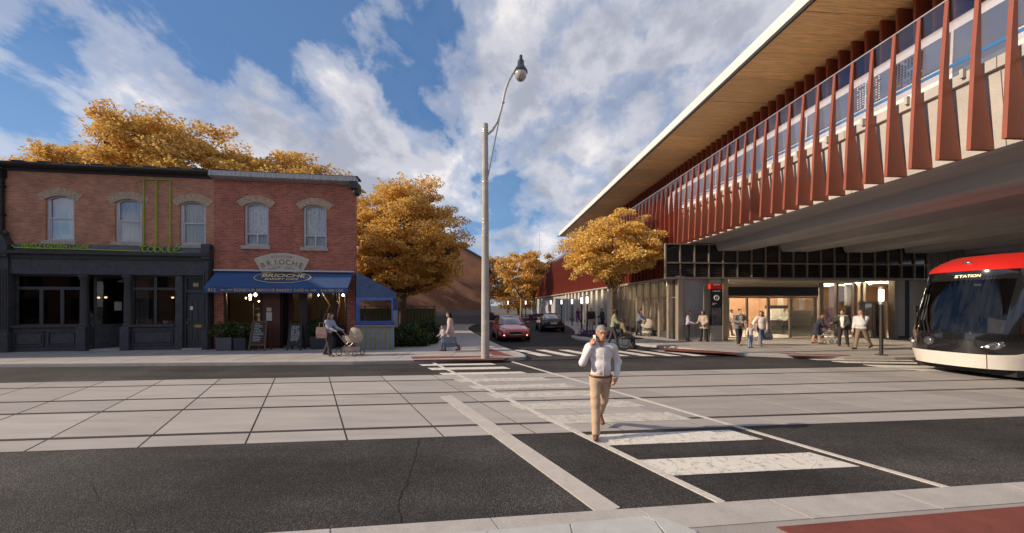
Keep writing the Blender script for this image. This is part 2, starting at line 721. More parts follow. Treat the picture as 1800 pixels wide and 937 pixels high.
# road markings
for c0, c1 in [(4.29, 4.77), (5.31, 5.77), (6.34, 6.84), (7.27, 7.75), (8.24, 8.7), (9.16, 9.62), (10.05, 10.5), (11.08, 11.52), (12.08, 12.5), (12.95, 13.3)]:
    fade = 5.9 < c0 < 11.0
    jl0, jl1 = 2.233 + JS * 3.862 + 0.12, 4.99 + JS * 4.2 - 0.14
    sh = lambda c: -0.06 * (c - 4)
    MB().prism([mj(c0, jl0 + sh(c0)), mj(c0, jl1 + sh(c0)), mj(c1, jl1 + sh(c1)), mj(c1, jl0 + sh(c1))], 'z', 0.002, 0.0125 if fade else 0.006).build('crosswalk_bar', paint_faded if fade else paint, road)


def strip_line(p, q, w, zz, name, m):
    p, q = Vector(p).to_2d(), Vector(q).to_2d()
    n = (q - p).normalized()
    n = Vector((-n.y, n.x)) * w / 2
    return MB().prism([tuple(p - n), tuple(q - n), tuple(q + n), tuple(p + n)], 'z', 0.002, zz).build(name, m, road)


strip_line((-2.94, 13.44), (2.233, 3.862), 0.10, 0.0135, 'crosswalk_edge_line', paint_line)
strip_line((0.0, 13.55), (5.05, 4.10), 0.085, 0.0135, 'crosswalk_edge_line', paint_line)
strip_line((-1.52, 8.4), (1.0, 3.70), 0.27, 0.0145, 'stop_line', M('stop_line_paint', (0.50, 0.47, 0.43), 0.75, 0.1, 4, fine=0.06, bscale=90))
for k in range(7):
    x = 0.05 + 1.07 * k
    MB().prism([(x, 17.2), (x + 0.45, 17.2), (x + 1.62, 15.1), (x + 1.10, 15.1)], 'z', 0.004, 0.009).build('crosswalk_bar', paint, side)
for q in ([(1420, 631), (1600, 633), (1608, 635), (1440, 633.2)], [(1462, 635), (1612, 637.5), (1613, 640), (1490, 638.2)],
          [(1517, 641.3), (1700, 645), (1700, 648), (1556, 646.2)], [(1583, 648.7), (1800, 652), (1800, 655), (1625, 652.5)]):
    MB().prism([tuple(gp(*p).to_2d()) for p in q], 'z', 0.002, 0.012).build('crosswalk_bar', paint, road)

# cracks in the near asphalt
def crack(pix, w):
    pts = []
    for (a, b) in zip(pix, pix[1:]):
        A, B = gp(*a), gp(*b)
        for t in range(6):
            p = A.lerp(B, t / 6)
            pts.append((p.x + rnd.uniform(-0.012, 0.012), p.y, rnd.uniform(0.35, 1.0) * w))
    mb = MB()
    vs = [(x - ww, y, 0.0022) for x, y, ww in pts] + [(x + ww, y, 0.0022) for x, y, ww in pts]
    n = len(pts)
    mb.add(vs, [(i, n + i, n + i + 1, i + 1) for i in range(n - 1)])
    mb.build('crack', M('crack_black', (0.006, 0.006, 0.006), 0.95), road, flip=False)


crack([(736, 774), (731, 800), (722, 825), (716, 850), (703, 872), (700, 895), (708, 922), (712, 937)], 0.011)
crack([(120, 830), (160, 850), (175, 880), (230, 905), (240, 937)], 0.005)
crack([(1560, 770), (1600, 790), (1690, 800), (1740, 820)], 0.005)
crack([(1145, 786), (1138, 797), (1160, 815)], 0.004)

# pavements
L_OUT = [(-70, 7.2), (-17.5, 12.4), (-5.65, 12.95), (-0.9, 13.62), (0.1, 13.78), (0.5, 14.05), (0.55, 14.5), (0.4, 15.1), (0.1, 16.0), (-0.47, 17.6), (-1.29, 20.5),
         (-2.5, 25.3), (-3.6, 30), (-4.1, 34), (-4.1, 38), (-3.4, 43), (-1.8, 50), (0.5, 57)]
L_IN = [(-2.0, 58), (-4.3, 51), (-6.2, 43), (-6.8, 38), (-6.6, 33), (-5.4, 27), (-4.2, 22.0), (-4.0, 19.2), (-4.4, 18.0), (-6, 18.2), (-6.6, 26), (-70, 18)]
R_OUT = [(3.2, 60), (4.3, 52.5), (5.6, 36.3), (5.1, 30), (4.6, 26.2), (4.0, 24.3), (3.8, 23.2), (4.0, 21.8), (4.6, 20.6), (6.1, 19.3), (7.4, 17.9), (8.6, 16.1), (9.5, 15.2), (11.4, 14.5), (12.8, 14.05), (14.6, 13.9), (60, 18.4)]
R_IN = [(60, 62), (9, 62)]


def pavement(name, out, inn, mat):
    p = kind(MB().prism(out + inn, 'z', -0.02, SW).build(name, mat), 'structure')
    n = len(out)
    off = []
    for i, q in enumerate(out):
        a, b = Vector(out[max(i - 1, 0)]), Vector(out[min(i + 1, n - 1)])
        t = (b - a).normalized()
        nn = Vector((-t.y, t.x))
        off.append((Vector(q), Vector(q) + nn * 0.22))
    k = MB()
    rings = []
    for a, b in off:
        a2 = a - (b - a).normalized() * 0.012
        rings.append([(a2.x, a2.y, -0.02), (a2.x, a2.y, SW - 0.02), (a.x + (b - a).x * 0.1, a.y + (b - a).y * 0.1, SW + 0.006), (b.x, b.y, SW + 0.006), (b.x, b.y, 0.0)])
    k.loft(rings)
    k.build('kerb', kerb_m, p)
    return p


pav_l = pavement('pavement_left', L_OUT, L_IN, concrete)
pav_r = pavement('pavement_right', R_OUT, R_IN, concrete)
for pix, par in [([(722, 627), (853, 625.6), (897, 628.5), (884, 632.3), (727, 633)], pav_l), ([(838, 611), (861, 612.5), (903, 626.5), (868, 625)], pav_l),
                 ([(1163, 611.3), (1296, 619), (1296, 623), (1158, 614)], pav_r), ([(1368, 620.5), (1490, 624), (1503, 627.3), (1395, 626)], pav_r)]:
    MB().prism([tuple(gp(x, y, SW).to_2d()) for x, y in pix], 'z', SW - 0.01, SW + 0.005).build('tactile_plate', tactile_m, par)
# straight scored joints in the pavements
for i, X in enumerate([-19.5, -17.6, -15.7, -13.8, -11.9, -10, -8.1, -6.2, -4.3, -2.4]):
    y0 = 12.4 + (X + 17.5) * 0.0563 if X < -5.6 else 13.0 + (X + 5.65) * 0.15
    MB().box(X, X + 0.014, y0 + 0.23, 15.6 + (X + 21.6) * 0.1345 if X < -7 else 17.6, SW, SW + 0.0025).build('score_joint', joint_m, pav_l)
for X in (6, 8, 10, 12, 14, 16, 18, 20):
    MB().box(X, X + 0.014, max(15.4, 19.8 - (X - 6) * 1.2), 21.4, SW, SW + 0.0025).build('score_joint', joint_m, pav_r)
MB().box(6.5, 24, 18.3, 18.314, SW, SW + 0.0028).build('score_joint', joint_m, pav_r)

def msn(c, X):
    return (X, c + 0.117 * X)


near = kind(MB().prism([msn(-4, -40), msn(-4, 40), msn(3.59, 40), msn(3.59, -40)], 'z', -0.02, 0.016).build('pavement_near', M('near_concrete', (0.33, 0.31, 0.295), 0.85, 0.1, 1.5, 0.2, 60, fine=0.1)), 'structure')
for k in range(-7, 8):
    MB().prism([msn(3.21, 1.45 + 1.48 * k + 0.008), msn(3.21, 1.45 + 1.48 * (k + 1) - 0.008), msn(3.585, 1.27 + 1.48 * (k + 1) - 0.008), msn(3.585, 1.27 + 1.48 * k + 0.008)], 'z', 0.0, 0.024).build('kerb_stone', kerb_m, near)
MB().prism([tuple(gp(*p).to_2d()) for p in [(1365, 931), (1800, 894), (2100, 868), (2300, 1010), (1530, 1010)]], 'z', 0.0, 0.027).build('tactile_plate', tactile_m, near)
pv = M('near_paver', (0.47, 0.48, 0.47), 0.8, 0.1, 3, 0.1, 60, fine=0.06)
for pix in ([(860, 938), (1000, 925.5), (1006, 950), (850, 950)], [(1003, 925), (1126, 913), (1150, 921), (1170, 950), (1012, 950)], [(1130, 912.5), (1162, 915), (1222, 938), (1230, 950), (1176, 950), (1153, 920.5)], [(700, 951), (857, 938.3), (846, 970), (690, 975)]):
    MB().prism([tuple(gp(*p).to_2d()) for p in pix], 'z', 0.0, 0.031).build('paver', pv, near)

# ------------------------------------------------------------------ the two brick shops
SH0, SHT = Vector((-21.6, 15.5, 0)), 0.1345
SHA = math.atan(SHT)
SD = Vector((math.cos(SHA), math.sin(SHA), 0))


def sp(px, py=None):
    u = (px - CX) / FPX
    Y = (SH0.y - SHT * SH0.x) / (1 - SHT * u)
    t = (u * Y - SH0.x) * math.cos(SHA) + (Y - SH0.y) * math.sin(SHA)
    if py is None:
        return t
    return t, CAMH + (HY - py) / FPX * Y - SW


def c1(cx, cy=None):       # first crop of the photograph
    return sp(cx / 2.6025, None if cy is None else 270 + cy / 2.6025)


def c2(cx, cy=None):
    return sp(340 + cx / 2.678, None if cy is None else 290 + cy / 2.678)


brick_o = brick_mat('brick_orange', (0.57, 0.245, 0.14), (0.37, 0.15, 0.088), (0.44, 0.29, 0.20), 0.215, 0.068)
brick_r = brick_mat('brick_red', (0.46, 0.135, 0.088), (0.22, 0.062, 0.048), (0.48, 0.25, 0.18), 0.225, 0.075, 0.009)
charcoal = M('charcoal_paint', (0.042, 0.043, 0.049), 0.55, 0.25, 5, 0.3, 30)
charcoal_rough = M('charcoal_rusticated', (0.050, 0.051, 0.058), 0.6, 0.3, 6, 1.0, 13)
roof_dark = M('roof_dark', (0.03, 0.03, 0.034), 0.7, 0.3, 3, 0.3, 20)
voussoir_m = M('voussoir_brick', (0.46, 0.34, 0.24), 0.85, 0.25, 9, 0.3, 50)
sill_m = M('stone_sill', (0.42, 0.36, 0.30), 0.8, 0.2, 6, 0.2, 50)
white_frame = M('window_frame_paint', (0.52, 0.52, 0.55), 0.5, 0.1, 8)
pane_up = glass_mat('upper_pane', (0.95, 0.96, 0.97), 1.5, 0.7, 0.05, 0.01)
pane_shop = glass_mat('shop_pane', (0.88, 0.88, 0.86), 1.5, 1.0, 0.01, 0.0)
curtain_m = M('curtain', (0.55, 0.57, 0.58), 0.9, 0.25, 3, 0.4, 8, stretch=(9, 1, 0.6))
blind_m = M('crumpled_foil_blind', (0.86, 0.87, 0.85), 0.6, 0.2, 7, 1.0, 9)
green_m = M('green_tube', (0.30, 0.42, 0.03), 0.4, 0.1)
metal_cap = M('weathered_gutter', (0.36, 0.36, 0.37), 0.55, 0.4, 2.5, metal=0.2, stretch=(6, 1, 0.6))
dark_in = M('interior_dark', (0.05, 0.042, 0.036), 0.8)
wood_d = M('door_wood', (0.085, 0.04, 0.022), 0.45, 0.25, 3, stretch=(8, 8, 0.7))
brass = M('brass', (0.55, 0.36, 0.12), 0.35, metal=0.9)
black_m = M('black_paint', (0.014, 0.014, 0.016), 0.5, 0.1)
white_m = M('white_paint', (0.75, 0.75, 0.73), 0.5, 0.06)

rest = thing('restaurant_building', 'two-storey orange brick restaurant with charcoal shopfront and green tube lettering', 'building', (SH0.x, SH0.y, SW), SHA)
T_A, T_B, T_C = sp(8), sp(376), sp(624)
H = 7.95
DEPTH = 8.0


def seg_arc(x0, x1, zs, rise, n):
    """points of a segmental arch from (x0,zs) up by rise to (x1,zs)"""
    w = (x1 - x0) / 2
    rr = (w * w + rise * rise) / (2 * rise)
    cx, cz = (x0 + x1) / 2, zs + rise - rr
    a = math.asin(w / rr)
    return [(cx + rr * math.sin(-a + 2 * a * i / n), cz + rr * math.cos(-a + 2 * a * i / n)) for i in range(n + 1)], (cx, cz, rr, a)


def upper_window(root, x0, x1, z0, z1, style):
    """z1 = crown of the arch"""
    rise = 0.16
    fr = thing_part('window', root)
    arc, (cx, cz, rr, a) = seg_arc(x0, x1, z1 - rise, rise, 10)
    # frame ring
    f = MB()
    t = 0.085
    arc_i, _ = seg_arc(x0 + t, x1 - t, z1 - rise - 0.02, rise * 0.86, 10)
    o_pts = [(x0, z0)] + [p for p in arc] + [(x1, z0)]
    i_pts = [(x0 + t, z0 + t)] + [p for p in arc_i] + [(x1 - t, z0 + t)]
    n = len(o_pts)
    vs = []
    for y in (0.08, 0.17):
        vs += [(p[0], y, p[1]) for p in o_pts] + [(p[0], y, p[1]) for p in i_pts]
    fs = []
    for i in range(n):
        j = (i + 1) % n
        fs += [(i, j, n + j, n + i), (2 * n + i, 3 * n + i, 3 * n + j, 2 * n + j), (n + i, n + j, 3 * n + j, 3 * n + i), (i, 2 * n + i, 2 * n + j, j)]
    f.add(vs, fs)
    zm = z0 + (z1 - z0) * (0.50 if style == 'sash' else 0.28)
    f.box(x0 + t, x1 - t, 0.10, 0.165, zm - 0.03, zm + 0.03)
    if style != 'sash':
        f.box((x0 + x1) / 2 - 0.03, (x0 + x1) / 2 + 0.03, 0.101, 0.16, z0 + t, zm - 0.03)
    else:
        for xx in (x0 + t, x1 - t - 0.045):
            f.box(xx, xx + 0.045, 0.115, 0.15, z0 + t, zm - 0.03)
            f.box(xx, xx + 0.045, 0.09, 0.13, zm + 0.03, z1 - rise - 0.03)
    fo = f.build('window_frame', white_frame, root)
    # panes
    MB().box(x0 + t, x1 - t, 0.125, 0.131, z0 + t, zm - 0.03).build('pane', pane_up, fo)
    MB().prism([(x0 + t, zm + 0.03)] + arc_i + [(x1 - t, zm + 0.03)], 'y', 0.118, 0.124).build('pane', pane_up, fo)
    # blind or curtain
    cm = blind_m if style == 'foil' else curtain_m
    c = MB()
    nx = 26
    zb, zt = (zm, z1 - 0.03) if style == 'foil' else (z0 + 0.05, z1 - 0.1)
    ring = []
    for i in range(nx + 1):
        xx = x0 + 0.06 + (x1 - x0 - 0.12) * i / nx
        yy = 0.235 + 0.018 * math.sin(i * 1.9) + 0.01 * math.sin(i * 0.7)
        ring.append((xx, yy))
    c.add([(x, y, zb) for x, y in ring] + [(x, y, zt) for x, y in ring], [(i, i + 1, nx + 2 + i, nx + 1 + i) for i in range(nx)])
    c.build('blind' if style == 'foil' else 'curtain', cm, fo)
    if style == 'foil':
        MB().box(x0 + 0.05, x1 - 0.05, 0.28, 0.29, z0, zm).build('curtain', curtain_m, fo)
    # sill
    MB().box(x0 - 0.10, x1 + 0.10, -0.09, 0.10, z0 - 0.17, z0).build('window_sill', sill_m, fo, bevel=0.012)
    # arch of voussoirs
    th = 0.33
    nv = 15 if style == 'sash' else 13
    a2 = a * 1.22
    for i in range(nv):
        p0, p1 = -a2 + 2 * a2 * i / nv + 0.004, -a2 + 2 * a2 * (i + 1) / nv - 0.004
        pts = [(cx + q * math.sin(p), cz + q * math.cos(p)) for q, p in ((rr + 0.004, p0), (rr + 0.004, p1), (rr + th, p1), (rr + th, p0))]
        MB().prism(pts, 'y', -0.018 - rnd.random() * 0.008, 0.08).build('voussoir', voussoir_m, root)
    # wall filling above the arch
    fill = [(x0 - 0.002, z1 + 0.003), (x0 - 0.002, z1 - rise)] + arc[1:-1] + [(x1 + 0.002, z1 - rise), (x1 + 0.002, z1 + 0.003)]
    return fill


def thing_part(name, root):
    return None


def brick_shell(root, x0, x1, z0, z1, wins, styles, mat, low_holes=(), zlow=None):
    holes = [(a, b, c, d) for a, b, c, d in wins]
    mb = MB().wall(x0, x1, z0, z1, 0.0, 0.30, holes)
    for w, st in zip(wins, styles):
        mb.prism(upper_window(root, *w, st), 'y', 0.003, 0.29)
    return mb


SKW = -0.47


def skew_box(mb, x0, x1, y0, y1, z0, z1):
    t = MB().box(x0, x1, y0, y1, z0, z1).xf(lambda p: Vector((p.x + SKW * (p.y - 0.3), p.y, p.z)))
    return mb.add(t.v, t.f)


def W1(x0, y0, x1, y1, fn):
    a, b = fn(x0, y0), fn(x1, y1)
    a2, b2 = fn(x0, y1), fn(x1, y0)
    return (min(a[0], b[0]), max(a[0], b[0]), (b[1] + a2[1]) / 2, (a[1] + b2[1]) / 2)


wins_a = [W1(208, 193, 340, 398, c1), W1(525, 208, 650, 405, c1), W1(822, 218, 942, 416, c1)]
zf = c1(500, 425)[1]
wall_a = brick_shell(rest, T_A, T_B, zf, H, wins_a, ['sash'] * 3, brick_o)
SKW = -0.47
skew_box(wall_a, T_A, T_A + 0.3, 0.30, DEPTH, -0.1, H)
skew_box(wall_a, T_A + 0.3, T_B, DEPTH - 0.3, DEPTH, -0.1, H - 0.3)
wall_a.build('wall', brick_o, rest)
skew_box(MB(), T_A, T_B, 0.31, DEPTH, H - 0.34, H - 0.3).build('roof', roof_dark, rest)
# cornice: stepped timber with a lead-dark sloping top
cor = MB().prism([(-0.42, H - 0.02), (-0.42, H + 0.06), (0.15, H + 0.22), (0.15, H - 0.22), (-0.06, H - 0.22), (-0.06, H - 0.12), (-0.34, H - 0.08)], 'x', T_A - 0.1, T_B - 0.01)
cor.build('cornice', roof_dark, rest)
for i in range(9):
    x = T_A + 0.2 + i * 1.0
    MB().box(x, x + 0.5, -0.03, 0.16, H + 0.215, H + 0.245).build('coping_tile', roof_dark, rest)
# floors behind the upper windows
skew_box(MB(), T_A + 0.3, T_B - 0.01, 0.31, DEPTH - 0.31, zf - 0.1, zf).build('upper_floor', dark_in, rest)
# downpipe at the party wall on the street's end
dpz = MB().tube([(T_A - 0.02, -0.12, H - 0.25), (T_A - 0.02, -0.12, 4.2)], 0.10, 10).box(T_A - 0.16, T_A + 0.1, -0.24, 0.0, H - 0.55, H - 0.2)
for z in (4.4, 5.8, 7.0):
    dpz.box(T_A - 0.14, T_A + 0.1, -0.21, -0.02, z, z + 0.06)
dpz.build('downpipe', black_m, rest, smooth=True)

# charcoal shopfront
zb = lambda cy: c1(500, cy)[1]
z_sign0, z_sign1 = zb(450), zb(421)
MB().box(T_A + 0.2, T_B - 0.02, -0.06, 0.2, z_sign0, z_sign1).build('sign_band', M('sign_band_grey', (0.12, 0.125, 0.15), 0.6, 0.2, 4, 0.2), rest)
MB().prism([(-0.34, z_sign0 - 0.16), (-0.36, z_sign0 - 0.03), (-0.05, z_sign0 + 0.02), (-0.05, z_sign0 - 0.36), (-0.16, z_sign0 - 0.36), (-0.2, z_sign0 - 0.22)], 'x', T_A + 0.12, T_B - 0.04).build('shop_cornice', charcoal, rest)
z_bm1, z_bm0 = zb(492), zb(556)
MB().box(T_A + 0.22, T_B - 0.1, -0.13, 0.25, z_bm0, z_bm1 + 0.05).build('lintel_beam', charcoal_rough, rest, bevel=0.03)
xL = lambda cx: c1(cx)


def pilaster(x0, x1, cap=True):
    m = MB().box(x0, x1, -0.2, 0.12, 0.85, z_sign0 - 0.1)
    w = x1 - x0
    for i in range(3):
        m.box(x0 + w * (0.14 + 0.26 * i), x0 + w * (0.32 + 0.26 * i), -0.235, -0.2, 1.0, z_bm0 + 0.2)
    if cap:
        m.prism([(x0 - 0.06, z_sign0 - 0.3), (x1 + 0.06, z_sign0 - 0.3), (x1 + 0.06, z_sign1 - 0.05), ((x0 + x1) / 2, z_sign1 + 0.38), (x0 - 0.06, z_sign1 - 0.05)], 'y', -0.30, 0.1)
        m.box(x0 - 0.09, x1 + 0.09, -0.34, 0.1, z_sign0 - 0.05, z_sign0 + 0.07)
        m.ell(((x0 + x1) / 2, -0.12, z_sign1 + 0.45), (0.09, 0.09, 0.11))
    m.build('pilaster', charcoal, rest, bevel=0.015)
    MB().box(x0 - 0.03, x1 + 0.03, -0.25, 0.12, -0.05, 0.85).build('pilaster_base', charcoal_rough, rest, bevel=0.03)


pilaster(xL(18), xL(62))
pilaster(xL(942), xL(974), False)
MB().box(xL(940), xL(978), -0.31, 0.0, z_sign0 - 0.3, z_sign1 + 0.12).build('pilaster_cap', charcoal, rest, bevel=0.02)
MB().tube([(xL(968), -0.28, 0.0), (xL(968), -0.28, z_bm1)], 0.055, 8).build('downpipe', charcoal, rest, smooth=True)


def bulkhead(x0, x1, y=0.0, n=2):
    z1 = 1.03
    MB().box(x0, x1, y - 0.04, y + 0.2, -0.05, z1).build('bulkhead', charcoal_rough, rest, bevel=0.02)
    MB().box(x0, x1, y - 0.14, y + 0.2, z1, z1 + 0.08).build('window_sill', charcoal, rest, bevel=0.012)
    w = (x1 - x0) / n
    for i in range(n):
        a, b = x0 + w * i + 0.12, x0 + w * (i + 1) - 0.12
        MB().wall(a - 0.05, b + 0.05, 0.22, 0.88, y - 0.085, y - 0.035, [(a, b, 0.27, 0.83)]).build('panel_moulding', charcoal, rest)
        MB().box(a + 0.05, b - 0.05, y - 0.07, y - 0.03, 0.32, 0.78).build('rusticated_panel', charcoal_rough, rest, bevel=0.025)


def shop_window(root, x0, x1, z0, z1, cols, ztr, y=0.06, mat=charcoal, w=0.075, pane=None):
    xs = [x0] + cols + [x1]
    holes, tops = [], []
    for a, b in zip(xs, xs[1:]):
        holes.append((a + w / 2, b - w / 2, z0 + w / 2, (ztr - w / 2) if ztr else z1 - w / 2))
    if ztr:
        tc = cols if len(cols) == 1 else []
        ts = [x0] + tc + [x1]
        for a, b in zip(ts, ts[1:]):
            tops.append((a + w / 2, b - w / 2, ztr + w / 2, z1 - w / 2))
    fo = MB().wall(x0, x1, z0, z1, y, y + 0.09, holes + tops).build('window_frame', mat, root)
    for h in holes + tops:
        MB().box(h[0], h[1], y + 0.04, y + 0.046, h[2], h[3]).build('pane', pane or pane_shop, fo)
    return fo


zw0, zw1, ztr = 1.11, z_bm0, zb(617)
bulkhead(xL(63), xL(368))
shop_window(rest, xL(66), xL(370), zw0, zw1, [xL(181), xL(277)], ztr, w=0.13)
for a, b, c_, d in ((370, 400, 365, 408), (571, 599, 563, 605)):
    MB().lathe([(0.20, 1.05), (0.20, 1.15), (0.155, 1.2), (0.15, 2.2), (0.135, z_bm0 - 0.25), (0.17, z_bm0 - 0.2), (0.17, z_bm0 - 0.12), (0.21, z_bm0 - 0.1), (0.21, z_bm0)], (xL(a) + xL(b)) / 2, 0.03, 18).build('column', charcoal, rest, smooth=True)
    MB().box(xL(c_), xL(d), -0.19, 0.26, -0.05, 1.05).build('column_base', charcoal_rough, rest, bevel=0.03)
bulkhead(xL(604), xL(806), n=1)
shop_window(rest, xL(601), xL(806), zw0, zw1, [xL(706)], ztr, w=0.10)
MB().box(xL(806), xL(840), -0.08, 0.25, -0.05, z_bm0).build('stone_pier', charcoal_rough, rest, bevel=0.03)
# recessed entry
xe0, xe1 = xL(408), xL(563)
dp_e = 1.25
MB().box(xe0 - 0.25, xe1 + 0.2, 0.0, dp_e + 0.1, -0.06, 0.06).build('entry_step', sill_m, rest)
MB().wall(xe0 + 0.55, xe1 + 0.05, 0.06, z_bm0, dp_e, dp_e + 0.1, [(xe0 + 0.75, xe1 - 0.12, 0.06, 2.35)]).build('entry_wall', charcoal, rest)
do = MB().box(xe0 + 0.76, xe1 - 0.13, dp_e + 0.03, dp_e + 0.08, 0.07, 2.34).build('door', black_m, rest)
for (a, b, c_, d) in ((0.12, 0.46, 0.3, 0.95), (0.56, 0.9, 0.3, 0.95), (0.12, 0.46, 1.15, 2.15), (0.56, 0.9, 1.15, 2.15)):
    ww = (xe1 - 0.13) - (xe0 + 0.76)
    MB().box(xe0 + 0.76 + a * ww, xe0 + 0.76 + b * ww, dp_e + 0.015, dp_e + 0.03, c_, d).build('door_panel', charcoal, do)
MB().tube([(xe0 + 0.9, dp_e - 0.03, 0.95), (xe0 + 0.9, dp_e - 0.03, 1.3)], 0.015).build('door_handle', brass, do)
# splayed side window of the entry
sw_ = MB()
sw_.box(0, 1.2, 0, 0.12, -0.05, 1.05)
ang = math.atan2(dp_e - 0.25, 0.75)
sw_.build('entry_bulkhead', charcoal_rough, rest, loc=(xe0 - 0.02, 0.25, 0), rotz=ang)
fo = MB().wall(0, 1.22, 1.05, z_bm0, 0.03, 0.1, [(0.09, 1.1, 1.14, z_bm0 - 0.1)]).build('window_frame', charcoal, rest, loc=(xe0 - 0.02, 0.25, 0), rotz=ang)
MB().box(0.09, 1.1, 0.055, 0.06, 1.14, z_bm0 - 0.1).build('pane', pane_shop, fo)
MB().box(0.62, 0.86, 0.015, 0.02, 1.75, 2.15).build('menu_card', M('menu_card', (0.45, 0.42, 0.36), 0.7), fo)
MB().lathe([(0.02, z_bm0 - 0.02), (0.02, z_bm0 - 0.12), (0.17, z_bm0 - 0.2), (0.2, z_bm0 - 0.26), (0.02, z_bm0 - 0.3)], (xe0 + xe1) / 2 + 0.1, 0.7, 14).build('entry_lamp', M('lamp_shade_grey', (0.25, 0.25, 0.26), 0.4), rest, smooth=True)
MB().box(xe0 - 0.2, xe1 + 0.2, 0.26, dp_e + 0.1, z_bm0 - 0.015, z_bm0).build('entry_ceiling', dark_in, rest)
# side door
xd0, xd1 = xL(841), xL(940)
ztd = zb(632)
MB().wall(xd0, xd1, 0.0, z_bm0, 0.02, 0.14, [(xd0 + 0.07, xd1 - 0.07, 0.06, ztd - 0.03), (xd0 + 0.1, xd1 - 0.1, ztd + 0.09, z_bm0 - 0.1)]).build('door_frame', charcoal, rest)
MB().box(xd0 + 0.1, xd1 - 0.1, 0.07, 0.10, ztd + 0.09, z_bm0 - 0.1).build('transom', black_m, rest)
dr = MB().box(xd0 + 0.075, xd1 - 0.075, 0.08, 0.13, 0.065, ztd - 0.035).build('door', charcoal, rest)
wd = xd1 - xd0 - 0.15
for (a, b, c_, d) in ((0.1, 0.3, 0.42, 0.93), (0.36, 0.62, 1.22, 2.2), (0.68, 0.9, 1.22, 2.2), (0.1, 0.3, 1.22, 2.2), (0.36, 0.62, 0.3, 0.86), (0.68, 0.9, 0.3, 0.86)):
    MB().box(xd0 + 0.075 + a * wd, xd0 + 0.075 + b * wd, 0.062, 0.08, c_, min(d, ztd - 0.2)).build('door_panel', charcoal, dr, bevel=0.006)
MB().box(xd0 + 0.40, xd0 + 0.70, 0.05, 0.08, 0.98, 1.10).build('letter_slot', brass, dr, bevel=0.008)
MB().box(xd0 + 0.22, xd0 + 0.33, 0.054, 0.06, 1.78, 1.94).build('notice', white_m, dr)
MB().ell((xd0 + 0.12, 0.03, 1.2), (0.035, 0.035, 0.035)).build('door_knob', brass, dr, smooth=True)
MB().ell((xd0 + 0.12, 0.05, 1.33), (0.025, 0.02, 0.025)).build('door_lock', brass, dr, smooth=True)
MB().box((xd0 + xd1) / 2 - 0.1, (xd0 + xd1) / 2 + 0.12, 0.055, 0.07, ztd + 0.24, ztd + 0.42).build('number_plate', M('number_plate', (0.28, 0.2, 0.12), 0.5), rest)
text_mb('810', 0.15, 0.004).xf(lambda p: p + Vector(((xd0 + xd1) / 2 + 0.01, 0.052, ztd + 0.33))).build('number', M('number_cream', (0.6, 0.5, 0.35), 0.5), rest)
MB().box(xd0, xd1, -0.12, 0.15, -0.06, 0.06).build('door_step', sill_m, rest)

# green tube lettering
yt = -0.12
zl = z_sign0 + 0.10
tub = [(xL(60), yt, c1(60, 415)[1]), (xL(85), yt, c1(85, 432)[1]), (xL(200), yt, c1(200, 436)[1]), (xL(400), yt, c1(400, 441)[1]), (xL(655), yt, c1(655, 449)[1])]
MB().tube(tub, 0.026, 8).build('sign_tube', green_m, rest, smooth=True)
xs3 = [xL(662), xL(720), xL(783)]
z3 = c1(720, 121)[1]
zt0 = c1(720, 452)[1]
MB().tube([(xs3[0], -0.05, zt0 + 0.10), (xs3[0], -0.05, z3 - 0.03), (xs3[0] + 0.04, -0.05, z3), (xs3[2] - 0.04, -0.05, z3), (xs3[2], -0.05, z3 - 0.03), (xs3[2], -0.05, zt0 + 0.1)], 0.026, 8).build('sign_tube', green_m, rest, smooth=True)
MB().tube([(xs3[1], -0.05, zt0 + 0.1), (xs3[1], -0.05, z3)], 0.026, 8).build('sign_tube', green_m, rest, smooth=True)


def letter(pts, n=6):
    """smooth tube through points (Catmull-Rom)"""
    P = [Vector((p[0], yt, p[1])) for p in pts]
    out = []
    for i in range(len(P) - 1):
        p0, p1, p2, p3 = P[max(i - 1, 0)], P[i], P[i + 1], P[min(i + 2, len(P) - 1)]
        for k in range(n):
            t = k / n
            out.append(0.5 * ((2 * p1) + (p2 - p0) * t + (2 * p0 - 5 * p1 + 4 * p2 - p3) * t * t + (3 * p1 - p0 - 3 * p2 + p3) * t ** 3))
    out.append(P[-1])
    MB().tube(out, 0.028, 7).build('sign_letter', green_m, rest, smooth=True)


b0, xh, up = zt0 - 0.01, 0.25, 0.34
u3 = (xs3[1] - xs3[0])
X0 = xs3[0]
letter([(X0, b0 + up), (X0, b0 + 0.1), (X0 + 0.06, b0), (X0 + 0.16, b0 + 0.03), (X0 + 0.2, b0 + 0.08)])
letter([(X0 - 0.12, b0 + xh), (X0 + 0.16, b0 + xh)])
XA = X0 + 0.34
letter([(XA + 0.12, b0 + 0.2), (XA + 0.02, b0 + 0.24), (XA - 0.12, b0 + 0.14), (XA - 0.03, b0), (XA + 0.1, b0 + 0.08), (XA + 0.13, b0 + 0.23), (XA + 0.14, b0 + 0.05), (XA + 0.22, b0)])
XB = xs3[1]
letter([(XB, b0 + up), (XB, b0 + 0.06), (XB + 0.1, b0), (XB + 0.22, b0 + 0.1), (XB + 0.14, b0 + 0.23), (XB + 0.02, b0 + 0.2)])
XU = XB + 0.34
letter([(XU - 0.06, b0 + 0.24), (XU - 0.05, b0 + 0.06), (XU + 0.06, b0), (XU + 0.16, b0 + 0.1), (XU + 0.17, b0 + 0.24), (XU + 0.18, b0 + 0.05), (XU + 0.25, b0)])
XC = xs3[2]
letter([(XC, b0 + up), (XC, b0 + 0.06), (XC + 0.08, b0), (XC + 0.16, b0 + 0.04)])
